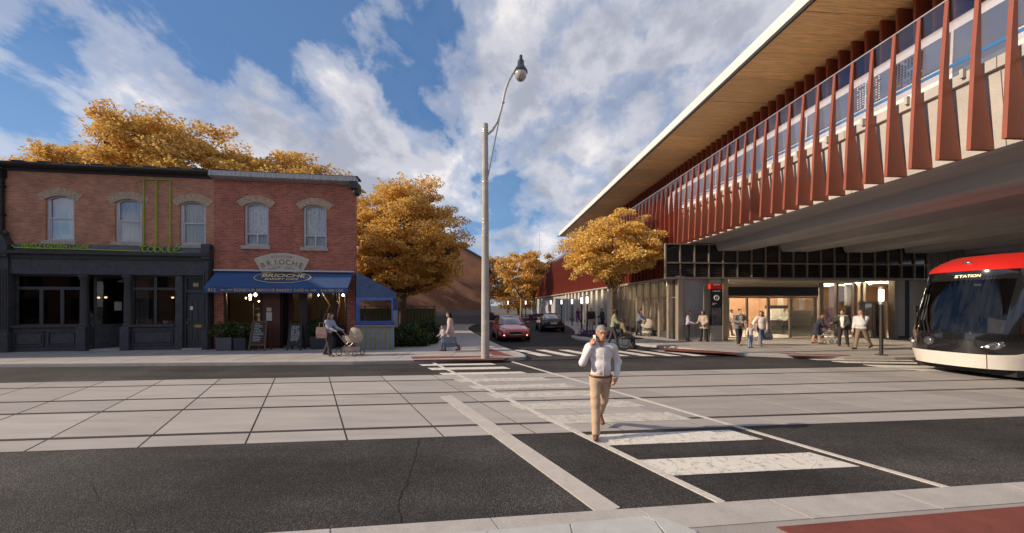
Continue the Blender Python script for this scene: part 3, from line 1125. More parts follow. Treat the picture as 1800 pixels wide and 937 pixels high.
letter([(XC + 0.2, b0 + 0.1), (XC + 0.38, b0 + 0.15), (XC + 0.4, b0 + 0.23), (XC + 0.28, b0 + 0.25), (XC + 0.2, b0 + 0.12), (XC + 0.26, b0 + 0.01), (XC + 0.42, b0 + 0.02), (XC + 0.6, b0 - 0.02), (XC + 1.4, b0 - 0.05), (xL(925), b0 - 0.04)])
letter([(XC + 0.3, b0 + 0.33), (XC + 0.45, b0 + 0.37)])
xm = (xL(137) + xL(393)) / 2
text_mb('MIDDLE EASTERN CUISINE', 0.25, 0.02, bold=0.002, sx=0.86).xf(lambda p: p + Vector((xm, -0.09, c1(265, 426)[1]))).build('sign_lettering', green_m, rest)

# restaurant interior
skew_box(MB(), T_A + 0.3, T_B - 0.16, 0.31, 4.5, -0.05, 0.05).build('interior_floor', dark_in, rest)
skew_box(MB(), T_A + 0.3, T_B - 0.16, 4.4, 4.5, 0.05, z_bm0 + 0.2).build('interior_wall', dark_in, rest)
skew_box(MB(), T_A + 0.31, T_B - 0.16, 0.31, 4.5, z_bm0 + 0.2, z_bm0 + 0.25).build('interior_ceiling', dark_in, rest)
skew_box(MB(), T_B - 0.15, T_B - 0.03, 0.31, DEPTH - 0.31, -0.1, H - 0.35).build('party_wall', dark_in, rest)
MB().box(T_A + 0.55, xL(150), 1.0, 1.3, 0.05, z_bm0).build('stone_pillar', M('interior_stone', (0.20, 0.13, 0.09), 0.9, 0.5, 6, 1.0, 9), rest)
MB().box(xL(190), xL(225), 1.4, 1.6, 0.05, 2.1).build('stone_pillar', MATS['interior_stone'], rest)
fl = emit_mat('fairy_light', (1.0, 0.62, 0.25), 5.0)
fb = MB()
for i in range(70):
    fb.ell((xL(78) + rnd.random() * 0.62, 0.75 + rnd.random() * 0.15, 2.1 + rnd.random() * 1.15), (0.012, 0.012, 0.012), 6, 4)
kind(fb.build('fairy_lights', fl, rest), 'stuff')

# ---- the bakery
bak = thing('bakery_building', 'two-storey dark red brick bakery with pale arched stone sign above the awning', 'building', (SH0.x, SH0.y, SW), SHA)
wins_b = [W1(239, 176, 353, 380, c2), W1(516, 188, 626, 388, c2)]
z_aw = c2(430, 503)[1]
yl = lambda cx: c2(cx)
low = [(yl(142), yl(722), -0.04, z_aw - 0.15)]
wall_b = MB().wall(T_B, T_C, -0.1, H - 0.1, 0.0, 0.30, [*wins_b, (yl(142), yl(722), 0.0, z_aw - 0.15)])
for w in wins_b:
    wall_b.prism(upper_window(bak, *w, 'foil'), 'y', 0.003, 0.29)
skew_box(wall_b, T_C - 0.3, T_C, 0.30, DEPTH, -0.1, H - 0.1)
skew_box(wall_b, T_B, T_C - 0.3, DEPTH - 0.3, DEPTH, -0.1, H - 0.2)
wall_b.build('wall', brick_r, bak)
skew_box(MB(), T_B, T_C - 0.3, 0.31, DEPTH - 0.3, H - 0.34, H - 0.3).build('roof', roof_dark, bak)
skew_box(MB(), T_B + 0.01, T_C - 0.31, 0.31, DEPTH - 0.31, z_aw - 0.1, z_aw).build('upper_floor', dark_in, bak)
MB().prism([(-0.40, H - 0.16), (-0.40, H + 0.06), (0.1, H + 0.10), (0.1, H - 0.2), (-0.02, H - 0.24), (-0.3, H - 0.2)], 'x', T_B + 0.0, T_C + 0.12).build('gutter', metal_cap, bak)
MB().box(T_B, T_C + 0.16, -0.15, 0.5, H + 0.105, H + 0.17).build('roof_edge', roof_dark, bak)
MB().box(T_C - 0.12, T_C + 0.2, -0.46, 0.3, H - 0.5, H - 0.17).build('gutter_bracket', roof_dark, bak)
MB().lathe([(0.05, -0.45), (0.13, -0.42), (0.13, -0.15), (0.09, -0.12), (0.05, -0.1)], T_C + 0.14, H - 0.66, 12, axis='y').build('floodlight', black_m, bak, smooth=True)
# arched stone sign
sx0, sx1 = yl(288), yl(549)
zt = c2(420, 415)[1]
w2 = (sx1 - sx0) / 2
cxs = (sx0 + sx1) / 2
Ro = 2.55
ao = math.asin(w2 / Ro)
zc = zt - Ro
Ri = Ro - 0.83
pts = [(cxs + Ro * math.sin(-ao + 2 * ao * i / 16), zc + Ro * math.cos(-ao + 2 * ao * i / 16)) for i in range(17)]
pts += [(cxs + Ri * math.sin(ao - 2 * ao * i / 16), zc + Ri * math.cos(ao - 2 * ao * i / 16)) for i in range(17)]
stone_m = M('pale_stone', (0.52, 0.47, 0.39), 0.8, 0.15, 5, 0.2, 40)
sg = MB().prism(pts, 'y', -0.07, 0.0).build('stone_sign', stone_m, bak)
ink = M('stone_lettering', (0.26, 0.17, 0.11), 0.8, 0.2)


def arc_text(s, size, rad, spread, mat, parent, bold=0.0):
    n = len(s)
    for i, ch in enumerate(s):
        if ch == ' ':
            continue
        a = spread * ((i + 0.5) / n - 0.5)

        def f(p, a=a):
            x = p.x * math.cos(a) + p.z * math.sin(a)
            z = -p.x * math.sin(a) + p.z * math.cos(a)
            return Vector((cxs + rad * math.sin(a) + x, p.y - 0.074, zc + rad * math.cos(a) + z))
        text_mb(ch, size, 0.006, bold=bold).xf(f).build('letter', mat, parent)


arc_text('BONJOUR', 0.17, Ro - 0.17, 0.40, ink, sg)
arc_text('BRIOCHE', 0.34, Ro - 0.43, 0.92, ink, sg, 0.004)
arc_text('BAKERY CAFE', 0.16, Ro - 0.69, 0.62, ink, sg)
# awning
ax0, ax1 = yl(108), yl(752)
z_b = z_aw - 0.02
a_out, a_drop = 0.80, 0.74
blue = M('awning_blue', (0.03, 0.08, 0.215), 0.75, 0.15, 2.0, 0.15, 90, fine=0.06)
aw = MB()
nseg = 24
rings = []
for i in range(nseg + 1):
    x = ax0 + (ax1 - ax0) * i / nseg
    sag = -0.012 * abs(math.sin(i * math.pi / 8))
    rings.append([(x, -0.03, z_b), (x, -a_out * 0.5, z_b - a_drop * 0.5 + sag), (x, -a_out, z_b - a_drop), (x, -a_out, z_b - a_drop - 0.25), (x, -a_out + 0.012, z_b - a_drop - 0.25), (x, -a_out + 0.012, z_b - a_drop + 0.0), (x, -a_out * 0.5, z_b - a_drop * 0.5 - 0.02 + sag), (x, -0.03, z_b - 0.02)])
aw.loft(rings)
awo = aw.build('awning', blue, bak, smooth=True)
MB().box(ax0 - 0.05, ax1 + 0.05, -0.14, 0.0, z_aw + 0.0, z_aw + 0.07).build('awning_rail', M('awning_rail_grey', (0.55, 0.54, 0.53), 0.5), bak)
for x in (ax0 + 0.03, ax1 - 0.03):
    MB().tube([(x, 0.0, z_b - a_drop - 0.08), (x, -a_out + 0.05, z_b - a_drop - 0.04)], 0.018).build('awning_arm', M('aluminium', (0.5, 0.5, 0.52), 0.35, metal=0.8), bak)
gold = M('awning_gold', (0.66, 0.50, 0.20), 0.6, 0.1)
sl = math.atan2(a_drop, a_out)


def on_awning(p, cx, f):
    """p.x across, p.z up the slope, placed at fraction f of the slope"""
    ux, uz = -a_out, -a_drop
    ln = math.hypot(ux, uz)
    dx, dz = ux / ln, uz / ln
    base_y, base_z = -0.03 + ux * f, z_b + uz * f
    nrm = (dz, -dx)
    return Vector((cx + p.x, base_y - dx * p.z + nrm[0] * (0.02 - p.y) * 1.0, base_z - dz * p.z + nrm[1] * (0.02 - p.y)))


cxa = yl(437)
text_mb('BRIOCHE', 0.34, 0.004, bold=0.008, sx=1.30).xf(lambda p: on_awning(p, cxa, 0.27)).build('awning_lettering', gold, awo)
text_mb('BAKERY CAFE', 0.19, 0.004, bold=0.004, sx=1.2).xf(lambda p: on_awning(p, cxa, 0.50)).build('awning_lettering', gold, awo)
ov = MB()
o_, i_ = [], []
for k in range(40):
    a = 2 * math.pi * k / 40
    o_.append(on_awning(Vector((1.22 * math.cos(a), 0, 0.405 * math.sin(a))), cxa, 0.375))
    i_.append(on_awning(Vector((1.185 * math.cos(a), 0, 0.375 * math.sin(a))), cxa, 0.375))
ov.add(o_ + i_, [(k, (k + 1) % 40, 40 + (k + 1) % 40, 40 + k) for k in range(40)])
ov.build('awning_oval', gold, awo)
zv = z_b - a_drop - 0.135
gold_d = M('valance_gold', (0.52, 0.36, 0.17), 0.6, 0.1)
for s, cx_, sz in (('812', 143, 0.19), ('Est. 1997', 210, 0.115), ('BONJOUR BRIOCHE BAKERY CAFÉ', 400, 0.165), ('Est. 1997', 585, 0.115), ('416-406-1250', 680, 0.155)):
    text_mb(s, sz, 0.004, bold=0.003, sx=1.12).xf(lambda p: p + Vector((yl(cx_ + 0) - 0.0, -a_out - 0.006, zv))).build('valance_lettering', gold_d, awo)

# bakery shopfront under the awning
zt_b = z_aw - 0.15
dark_wood = M('shopfront_dark', (0.03, 0.022, 0.018), 0.5, 0.2, 4)
xa, xb, xc, xd_, xe_, xf_ = yl(142), yl(316), yl(402), yl(492), yl(527), yl(722)
MB().box(xa, xb + 0.05, 0.05, 0.3, -0.05, 0.95).build('bulkhead', brick_r, bak)
shop_window(bak, xa, xb, 1.0, zt_b, [], None, mat=dark_wood, w=0.12)
MB().box(xa, xb + 0.05, -0.06, 0.3, 0.95, 1.02).build('window_sill', white_m, bak)
MB().box(xe_, xf_, 0.05, 0.3, -0.05, 0.95).build('bulkhead', dark_wood, bak)
shop_window(bak, xe_, xf_, 0.98, zt_b, [xe_ + 0.62, xe_ + 1.3], None, mat=dark_wood, w=0.10)
MB().box(xb, xc, 0.10, 0.22, -0.05, zt_b).build('side_panel', M('shopfront_red_wood', (0.10, 0.035, 0.022), 0.5, 0.2, 3), bak)
for (a, b, c_, d) in ((340, 362, 672, 690), (338, 365, 694, 733)):
    p, q = c2(a, c_), c2(b, d)
    MB().box(p[0], q[0], 0.085, 0.1, q[1], p[1]).build('notice', M('notice_paper', (0.6, 0.57, 0.5), 0.8), bak)
# door set back
yd = 0.75
MB().box(xc, xc + 0.06, 0.22, yd, -0.05, zt_b).box(xd_, xe_, 0.10, yd, -0.05, zt_b).build('door_jamb', dark_wood, bak)
MB().box(xc, xe_, 0.31, yd + 0.1, -0.05, 0.03).build('door_step', sill_m, bak)
dfr = MB().wall(xc + 0.06, xd_, 0.03, zt_b, yd, yd + 0.08, [(xc + 0.3, xd_ - 0.18, 0.98, zt_b - 0.45)]).build('door', wood_d, bak)
MB().box(xc + 0.3, xd_ - 0.18, yd + 0.03, yd + 0.036, 0.98, zt_b - 0.45).build('pane', pane_shop, dfr)
MB().box(xc + 0.3, xd_ - 0.18, yd - 0.02, yd, 0.2, 0.85).build('door_panel', wood_d, dfr, bevel=0.015)
MB().tube([(xc + 0.2, yd - 0.05, 0.95), (xc + 0.2, yd - 0.05, 1.25)], 0.016).build('door_handle', brass, dfr)
# bakery interior
warm = M('bakery_interior_wall', (0.30, 0.23, 0.15), 0.8, 0.2, 1)
skew_box(MB(), T_B + 0.02, T_C - 0.31, 0.32, 4.6, -0.05, 0.0).build('interior_floor', M('bakery_floor', (0.12, 0.08, 0.05), 0.6), bak)
skew_box(MB(), T_B + 0.02, T_C - 0.31, 4.5, 4.6, 0.0, zt_b + 0.1).build('interior_wall', warm, bak)
skew_box(MB(), T_B + 0.02, T_C - 0.31, 0.32, 4.6, zt_b + 0.1, zt_b + 0.14).build('interior_ceiling', warm, bak)
MB().box(xa + 0.3, xb - 0.1, 2.2, 2.8, 0.0, 1.15).box(xa + 0.3, xb - 0.1, 2.2, 2.25, 1.15, 1.6).build('counter', white_m, bak)
shelf = MB()
for z in (1.2, 1.5, 1.8):
    shelf.box(xb - 0.9, xb - 0.2, 1.1, 1.35, z, z + 0.02)
for x in (xb - 0.9, xb - 0.56, xb - 0.2):
    shelf.box(x, x + 0.02, 1.1, 1.12, 1.0, 2.1)
shelf.build('display_shelf', white_m, bak)
for x_, y_ in ((110, 1.5), (220, 2.2), (320, 1.6), (660, 1.6), (760, 2.0)):  # pendants added to brighten the dining room, which has none
    p = MB().lathe([(0.02, 2.55), (0.14, 2.42), (0.15, 2.40), (0.02, 2.41)], xL(x_), y_, 12).build('added_pendant_shade', brass, rest, smooth=True)
    MB().tube([(xL(x_), y_, 2.55), (xL(x_), y_, z_bm0 + 0.2)], 0.006, 5).build('added_pendant_cord', black_m, p)
    MB().ell((xL(x_), y_, 2.37), (0.05, 0.05, 0.05), 10, 7).build('added_pendant_bulb', emit_mat('added_pendant_bulb', (1.0, 0.66, 0.34), 2.5), p, smooth='all')
bulb_m = emit_mat('warm_bulb', (1.0, 0.72, 0.40), 34.0)
for i, (x, y, z, r_) in enumerate([(150, 1.6, 2.35, .03), (190, 1.3, 2.3, .045), (208, 1.0, 2.45, .06), (240, 0.9, 2.5, .06), (218, 1.8, 2.3, .035), (200, 1.9, 2.2, .03), (255, 1.7, 2.3, .03), (545, 1.2, 2.5, .05), (672, 1.0, 2.5, .05), (690, 1.1, 2.5, .05), (440, 1.8, 2.5, .04)]):
    p = MB().ell((yl(x), y, z), (r_, r_, r_ * 1.3), 10, 7).build('bulb', bulb_m, bak, smooth='all')
    MB().tube([(yl(x), y, z + r_), (yl(x), y, zt_b + 0.1)], 0.006, 5).build('bulb_cord', black_m, p)
gl_ = MB().ell((yl(393), 1.1, 1.45), (0.06, 0.06, 0.14), 10, 7).build('glowing_jar', emit_mat('amber_glow', (1.0, 0.45, 0.08), 2.0), bak)
br_ = MB()
for a, b in (((545, 1.0), (590, 2.0)), ((590, 2.0), (545, 2.75)), ((600, 2.75), (640, 2.0)), ((640, 2.0), (622, 1.1)), ((640, 2.0), (640, 2.75))):
    br_.tube([(yl(a[0]), 1.4, a[1]), (yl(b[0]), 1.4, b[1])], 0.03, 5)
br_.build('mirrored_brace', white_m, bak)  # white bars stand in for bracing reflected in the window
cur = MB()
for i in range(12):
    cur.tube([(yl(662) + 0.045 * i, 1.6 + 0.02 * (i % 2), 0.3), (yl(662) + 0.045 * i, 1.6 + 0.02 * (i % 2), 2.8)], 0.03, 6)
cur.build('interior_curtain', M('interior_curtain', (0.4, 0.37, 0.32), 0.9), bak, smooth=True)

# sliver of the neighbouring shop (the block added for shade stands further along)
nb = thing('neighbour_building', 'yellow brick neighbour showing as a sliver at the edge of the frame', 'building', (SH0.x, SH0.y, SW), SHA)
brick_y = brick_mat('brick_yellow', (0.36, 0.27, 0.16), (0.30, 0.22, 0.13), (0.25, 0.2, 0.15))
MB().wall(-6, T_A - 0.15, 3.3, 7.3, 0.02, 6, [(-4.5, -3.3, 4.6, 6.5)]).build('wall', brick_y, nb)
MB().box(-6, T_A - 0.15, 0.0, 6, -0.1, 3.28).build('shopfront', M('shopfront_green', (0.08, 0.11, 0.085), 0.6, 0.2), nb)
MB().box(-6, T_A - 0.15, -0.12, 0.0, 3.1, 3.5).build('fascia', charcoal, nb)
MB().box(-6, T_A - 0.15, -0.2, 0.3, 7.3, 7.5).build('cornice', roof_dark, nb)
MB().box(-4.5, -3.3, 0.1, 0.15, 4.6, 6.5).build('window', pane_up, nb)

# ------------------------------------------------------------------ the station: local axes d (away from the side street), s (along it)
STA = R(4.2)
CS, SN = math.cos(STA), math.sin(STA)
D0, S0 = 11.0, 20.0


def st_front(px, py=None, s=S0):
    u = (px - CX) / FPX
    Y = s / (CS - SN * u)
    d = Y * (CS * u + SN)
    return d if py is None else (d, CAMH + (HY - py) / FPX * Y)


def st_side(px, py=None, d=D0):
    u = (px - CX) / FPX
    Y = d / (CS * u + SN)
    s = Y * (CS - SN * u)
    return s if py is None else (s, CAMH + (HY - py) / FPX * Y)


def st_w(d, s, z=0.0):
    return Vector((d * CS - s * SN, d * SN + s * CS, z))


class SB(MB):
    def build(self, name, mat, parent=None, **k):
        self.xf(lambda p: p - Vector((D0, S0, SW)))
        return MB.build(self, name, mat, parent, **k)


sta = thing('station_building', 'elevated station with rust-red fins, timber soffit and glazed ground floor', 'station', st_w(D0, S0, SW), STA)
rust = M('rust_fin', (0.28, 0.07, 0.037), 0.5, 0.14, 1.2, fine=0.04, bscale=60)
rust_d = M('rust_cladding', (0.27, 0.06, 0.036), 0.55, 0.22, 0.8, stretch=(1, 3, 0.3))
conc_f = M('fascia_concrete', (0.46, 0.435, 0.41), 0.85, 0.12, 1.5, 0.2, 50, fine=0.12)
conc_g = M('girder_concrete', (0.42, 0.42, 0.43), 0.8, 0.2, 0.9, 0.1, 30, stretch=(1, 0.2, 1))
conc_d = M('deck_soffit', (0.36, 0.36, 0.37), 0.8, 0.15, 0.8, 0.1, 30, stretch=(1, 0.25, 1))
bronze = M('bronze_frame', (0.31, 0.26, 0.205), 0.5, 0.12, 3, metal=0.25)
wood = M('timber_soffit', (0.70, 0.43, 0.20), 0.6, 0.42, 2.0, 0.3, 14, stretch=(0.6, 16, 1), fine=0.12)
wood2 = M('timber_soffit_b', (0.60, 0.38, 0.19), 0.6, 0.3, 2.0, 0.3, 14, stretch=(0.6, 16, 1), fine=0.12)
par_glass = glass_mat('parapet_glass', (0.89, 0.88, 0.92), 1.5, 0.22, 0.0, 0.02)
clear = glass_mat('clear_pane', (0.93, 0.94, 0.93), 1.5, 0.8)
dark_glass = M('dark_spandrel', (0.02, 0.02, 0.022), 0.12, 0.05, coat=0.5)

# platform deck, fascia, girders
Z_FB, Z_DECK = 5.64, 7.62
fas = [(D0 + 0.50, Z_FB), (D0 + 0.36, Z_DECK - 0.28), (D0 + 0.26, Z_DECK - 0.27), (D0 + 0.26, Z_DECK - 0.02), (D0 + 0.8, Z_DECK), (D0 + 0.8, Z_FB)]
seg = 3.42
for i in range(6):
    a, b = 0.4 + seg * i, 0.4 + seg * (i + 1) - 0.015
    b = min(b, 20.6)
    rings = [[(d, s, z) for d, z in fas] for s in (a, b)]
    SB().loft(rings).build('fascia_panel', conc_f, sta)
SB().box(D0 + 0.82, 34, 0.4, 22.0, Z_FB + 0.02, Z_DECK - 0.03).build('deck', conc_d, sta)
for dd in (14.1, 18.0, 21.9, 25.8, 29.7):
    prof = [(dd - 1.0, Z_FB + 0.05), (dd - 0.86, 5.26), (dd - 0.80, 5.22), (dd + 0.80, 5.22), (dd + 0.86, 5.26), (dd + 1.0, Z_FB + 0.05)]
    SB().loft([[(d, s, z) for d, z in prof] for s in (0.4, 19.9)]).build('girder', conc_g, sta)
# shelf rail brackets on the fascia
for i in range(17):
    s = 0.9 + 1.14 * i
    SB().box(D0 + 0.17, D0 + 0.27, s, s + 0.07, Z_DECK - 0.16, Z_DECK + 0.04).build('glass_clamp', conc_f, sta)

# fins over the street
PITCH = 0.57
fin_poly = [(D0 - 0.10, Z_FB - 0.02), (D0 + 0.02, 7.9), (D0 + 0.155, 9.5), (D0 + 0.17, 9.5), (D0 + 0.165, 7.6), (D0 + 0.495, Z_FB - 0.02)]
fm = SB().loft([[(d, S0 - 0.04, z) for d, z in fin_poly], [(d, S0 + 0.04, z) for d, z in fin_poly]])
f0 = fm.build('fin', rust, sta)
for i in range(1, 34):
    o = link('fin', f0.data, None, sta)
    o.location = (0, -PITCH * i, 0)
# closely set blades on the long red wall
blade_poly = [(D0, 3.78), (D0, 7.9), (D0 + 0.145, 9.4), (D0 + 0.175, 9.4), (D0 + 0.25, 7.7), (D0 + 0.25, 3.78)]
b0_ = SB().loft([[(d, S0 + 0.5, z) for d, z in blade_poly], [(d, S0 + 0.56, z) for d, z in blade_poly]]).build('blade', rust_d, sta)
S_END = 80.0
nb_ = int((S_END - S0 - 0.6) / PITCH)
for i in range(1, nb_):
    o = link('blade', b0_.data, None, sta)
    o.location = (0, PITCH * i, 0)
SB().box(D0 + 0.26, D0 + 0.5, S0 + 0.3, S_END, 3.78, 7.75).build('red_wall', rust_d, sta)
# glass parapet
pw = PITCH * 4
p0 = SB().box(D0 + 0.18, D0 + 0.20, S0 - pw + 0.01, S0 - 0.01, Z_DECK + 0.06, 9.5).build('glass_panel', par_glass, sta)
for i in list(range(1, 9)) + list(range(-26, 0)):
    link('glass_panel', p0.data, None, sta).location = (0, -pw * i, 0)
SB().box(D0 + 0.165, D0 + 0.215, S0 - pw * 9, S_END - 1, 9.5, 9.53).build('glass_cap_rail', M('cap_rail', (0.45, 0.44, 0.46), 0.4, metal=0.6), sta)

# roof: timber soffit panels, white edge
Z_R, D_R = 13.37, 12.0
pl = 2.05
n_p = int(57.5 / pl)
for i in range(n_p):
    s = 0.8 + pl * i
    for k in range(2):
        SB().box(D_R + 0.12 + k * 6.2, D_R + 6.3 + k * 6.2, s, s + pl - 0.025, Z_R + rnd.uniform(0, 0.02), Z_R + 0.12).build('soffit_panel', wood if rnd.random() < 0.5 else wood2, sta)
SB().box(D_R + 0.1, 26, 0.8, 58.2, Z_R + 0.13, Z_R + 0.55).build('roof', M('roof_membrane', (0.4, 0.4, 0.41), 0.7), sta)
SB().prism([(D_R - 0.05, Z_R + 0.02), (D_R - 0.1, Z_R + 0.46), (D_R + 0.1, Z_R + 0.60), (D_R + 0.1, Z_R + 0.02)], 'y', 0.8, 58.3).build('roof_edge', white_m, sta)
SB().box(D_R - 0.02, D_R + 0.1, 0.8, 58.3, Z_R - 0.09, Z_R + 0.015).build('roof_drip', M('roof_drip_dark', (0.03, 0.025, 0.022), 0.6), sta)
SB().box(D_R - 0.3, D_R + 4, 58.4, 58.6, Z_R - 0.06, Z_R + 0.05).build('roof_end_rail', bronze, sta)
# hanging blades under the roof
hb = SB().box(15.6, 16.9, 3.0, 3.08, 10.75, Z_R).build('hanging_blade', rust, sta)
for i in range(1, 92):
    link('hanging_blade', hb.data, None, sta).location = (0, PITCH * i * 1.0, 0)
# far platform screen closing the view behind the train
SB().box(17.2, 17.3, 0.8, 58, 7.7, 10.7).build('platform_screen', M('platform_screen', (0.12, 0.11, 0.11), 0.6), sta)
SB().box(D0 + 0.81, 26, 22.02, S_END, 6.2, Z_DECK - 0.02).build('platform_slab', conc_d, sta)
for s in (6, 14, 22, 30, 38, 46, 54):
    SB().box(16.95, 17.18, s, s + 0.35, Z_DECK, Z_R).build('roof_column', bronze, sta)

# ---- ground floor, side street elevation
Z_L = 3.63
SB().box(D0 - 0.22, D0 + 0.3, S0 - 0.1, 81, Z_L, Z_L + 0.145).build('ledge', M('ledge_metal', (0.42, 0.37, 0.31), 0.45, 0.1, metal=0.2), sta, bevel=0.02)
plinth = M('plinth_dark', (0.05, 0.05, 0.052), 0.7, 0.2)
SB().box(D0 - 0.02, D0 + 0.3, S0 + 0.6, 48, SW, SW + 0.36).build('plinth', plinth, sta)
col_b = SB().box(D0 - 0.12, D0 + 0.34, S0 + 0.95, S0 + 1.17, SW + 0.02, Z_L).build('mullion_column', bronze, sta, bevel=0.01)
for i in range(1, 9):
    link('mullion_column', col_b.data, None, sta, bevel=0.01).location = (0, 1.13 * i, 0)
gp0 = SB().box(D0 + 0.1, D0 + 0.112, S0 + 1.17, S0 + 2.06, SW + 0.36, Z_L - 0.02).build('pane', clear, sta)
for i in list(range(-1, 9)):
    if i != 0:
        link('pane', gp0.data, None, sta).location = (0, 1.13 * i, 0)
SB().box(D0 + 0.06, D0 + 0.16, S0 + 0.2, S0 + 10.6, 2.55, 2.6).build('glazing_bar', bronze, sta)
pale_col = M('pale_column', (0.60, 0.55, 0.48), 0.7, 0.1, 2, fine=0.05)
c0_ = SB().box(D0 - 0.10, D0 + 0.4, S0 + 11.3, S0 + 11.95, SW, Z_L).build('wall_column', pale_col, sta)
for i in range(1, 11):
    link('wall_column', c0_.data, None, sta).location = (0, 1.72 * i, 0)
SB().box(D0 + 0.42, D0 + 0.7, S0 + 10.7, 48.2, SW, Z_L).build('recessed_wall', M('recess_wall', (0.34, 0.32, 0.30), 0.75, 0.15), sta)
SB().box(D0 + 0.12, D0 + 0.7, 48.3, 81, SW - 0.1, Z_L).build('grey_wall', M('grey_block_wall', (0.36, 0.36, 0.37), 0.8, 0.12, 1.2, 0.2, 20), sta)
for i in range(8):
    SB().box(D0 + 0.10, D0 + 0.13, 50 + 4 * i, 50.05 + 4 * i, SW, Z_L).build('panel_joint', plinth, sta)
SB().box(D0 - 0.5, D0 + 0.6, 81.05, 82.4, SW - 0.1, 7.6).build('end_pier', M('white_concrete', (0.6, 0.58, 0.55), 0.8, 0.1), sta)

# ---- front elevation under the deck
X = lambda px, s=S0: st_front(px, None, s)
Zf = lambda py, px=1400, s=S0: st_front(px, py, s)[1]
d_a, d_b = X(1169), X(1628)
NB = 19
bp = (d_b - d_a) / NB
Z_T, Z_M = 5.62, Zf(464)
lv = SB()
for z0, z1 in ((Z_L - 0.02, Z_L + 0.08), (Z_M - 0.04, Z_M + 0.04), (Z_T - 0.06, Z_T)):
    lv.box(d_a - 0.04, d_b + 0.04, S0 - 0.12, S0 + 0.06, z0, z1)
lvo = lv.build('clerestory_rail', bronze, sta)
m0 = SB().box(d_a - 0.035, d_a + 0.035, S0 - 0.10, S0 + 0.05, Z_L + 0.08, Z_T - 0.06).build('clerestory_mullion', bronze, sta)
pg0 = SB().box(d_a + 0.035, d_a + bp - 0.035, S0 - 0.02, S0, Z_M + 0.04, Z_T - 0.06).build('spandrel_pane', dark_glass, sta)
sl0 = SB().prism([(S0 - 0.08, Z_L + 0.10), (S0 - 0.07, Z_L + 0.115), (S0 + 0.02, Z_L + 0.155), (S0 + 0.02, Z_L + 0.14)], 'x', d_a + 0.035, d_a + bp - 0.035).build('louvre_slat', M('louvre_dark', (0.11, 0.095, 0.08), 0.5), sta)
nsl = 8
dz = (Z_M - 0.04 - Z_L - 0.16) / nsl
for i in range(NB + 1):
    if i:
        link('clerestory_mullion', m0.data, None, sta).location = (bp * i, 0, 0)
    if i == NB:
        break
    if i:
        link('spandrel_pane', pg0.data, None, sta).location = (bp * i, 0, 0)
    for k in range(nsl):
        if i or k:
            link('louvre_slat', sl0.data, None, sta).location = (bp * i, 0, dz * k)
SB().box(d_a, d_b, S0 + 0.08, S0 + 0.12, Z_L + 0.1, Z_T).build('louvre_backing', black_m, sta)
# corrugated wall and concrete flank to the right of the louvres
cw = SB()
dq = d_b + 0.06
k = 0
while dq < X(1727):
    cw.box(dq, dq + 0.09, S0 - 0.10 + 0.05 * (k % 2), S0 + 0.1, SW - 0.1, 5.55)
    dq += 0.09
    k += 1
cw.build('corrugated_cladding', M('warm_grey_cladding', (0.30, 0.28, 0.255), 0.6, 0.06), sta)
SB().box(dq + 0.02, 34, S0 - 0.4, S0 + 0.2, SW - 0.1, 5.6).build('flank_wall', M('flank_concrete', (0.34, 0.315, 0.29), 0.8, 0.15, 1), sta)
# corner column and left concrete panel
SB().box(D0 - 0.1, D0 + 0.22, S0 - 0.12, S0 + 0.2, SW, Z_L).build('corner_column', bronze, sta, bevel=0.012)
SB().box(X(1198), X(1236), S0 - 0.02, S0 + 0.25, SW, Z_L - 0.02).build('concrete_panel', M('front_concrete', (0.36, 0.345, 0.335), 0.75, 0.12, 1.2, 0.15, 25), sta)
SB().box(D0 + 0.22, X(1277), S0 - 0.06, S0 + 0.25, SW - 0.1, SW + 0.14).build('panel_plinth', pale_col, sta)
SB().box(X(1236), X(1245), S0 - 0.08, S0 + 0.22, SW, Z_L - 0.02).build('front_column', bronze, sta)
SB().box(X(1245) + 0.01, X(1269), S0 + 0.05, S0 + 0.3, SW, Z_L - 0.02).build('concrete_panel', pale_col, sta)
SB().box(X(1269), X(1278), S0 - 0.10, S0 + 0.22, SW, Z_L - 0.02).build('front_column', bronze, sta)
# entrance, set back under a lit canopy
SE = S0 + 1.1
e0, e1 = X(1277, SE), X(1437, SE)
zs1, zs0 = Zf(505, 1400, SE), Zf(520.5, 1400, SE)
SB().box(X(1278), X(1524), S0 - 0.15, SE + 0.2, Z_L - 0.14, Z_L - 0.03).build('canopy_soffit', M('canopy_soffit', (0.55, 0.48, 0.38), 0.6), sta)
SB().box(e0, e1, SE - 0.06, SE + 0.14, zs0, zs1).build('blank_sign_band', black_m, sta)
SB().box(e0 - 0.1, e1 + 0.3, SE, SE + 0.12, zs1 + 0.005, Z_L - 0.15).build('header', pale_col, sta)
SB().box(e0, e1, SE - 0.03, SE + 0.1, zs0 - 0.14, zs0 - 0.01).build('door_header', bronze, sta)
for a, w in ((1277, 0.16), (1312, 0.10), (1349, 0.14), (1388, 0.10), (1430, 0.2)):
    dd = X(a, SE)
    SB().box(dd, dd + w, SE - 0.04, SE + 0.1, SW, zs0 - 0.14).build('door_mullion', bronze, sta)
for a, b in ((1277, 1312), (1312, 1349), (1349, 1388), (1388, 1430)):
    SB().box(X(a, SE) + 0.12, X(b, SE) - 0.01, SE + 0.03, SE + 0.042, SW + 0.05, zs0 - 0.15).build('door_pane', clear, sta)
SB().box(e0, X(1349, SE), SE - 0.02, SE + 0.08, SW, SW + 0.045).build('threshold', black_m, sta)
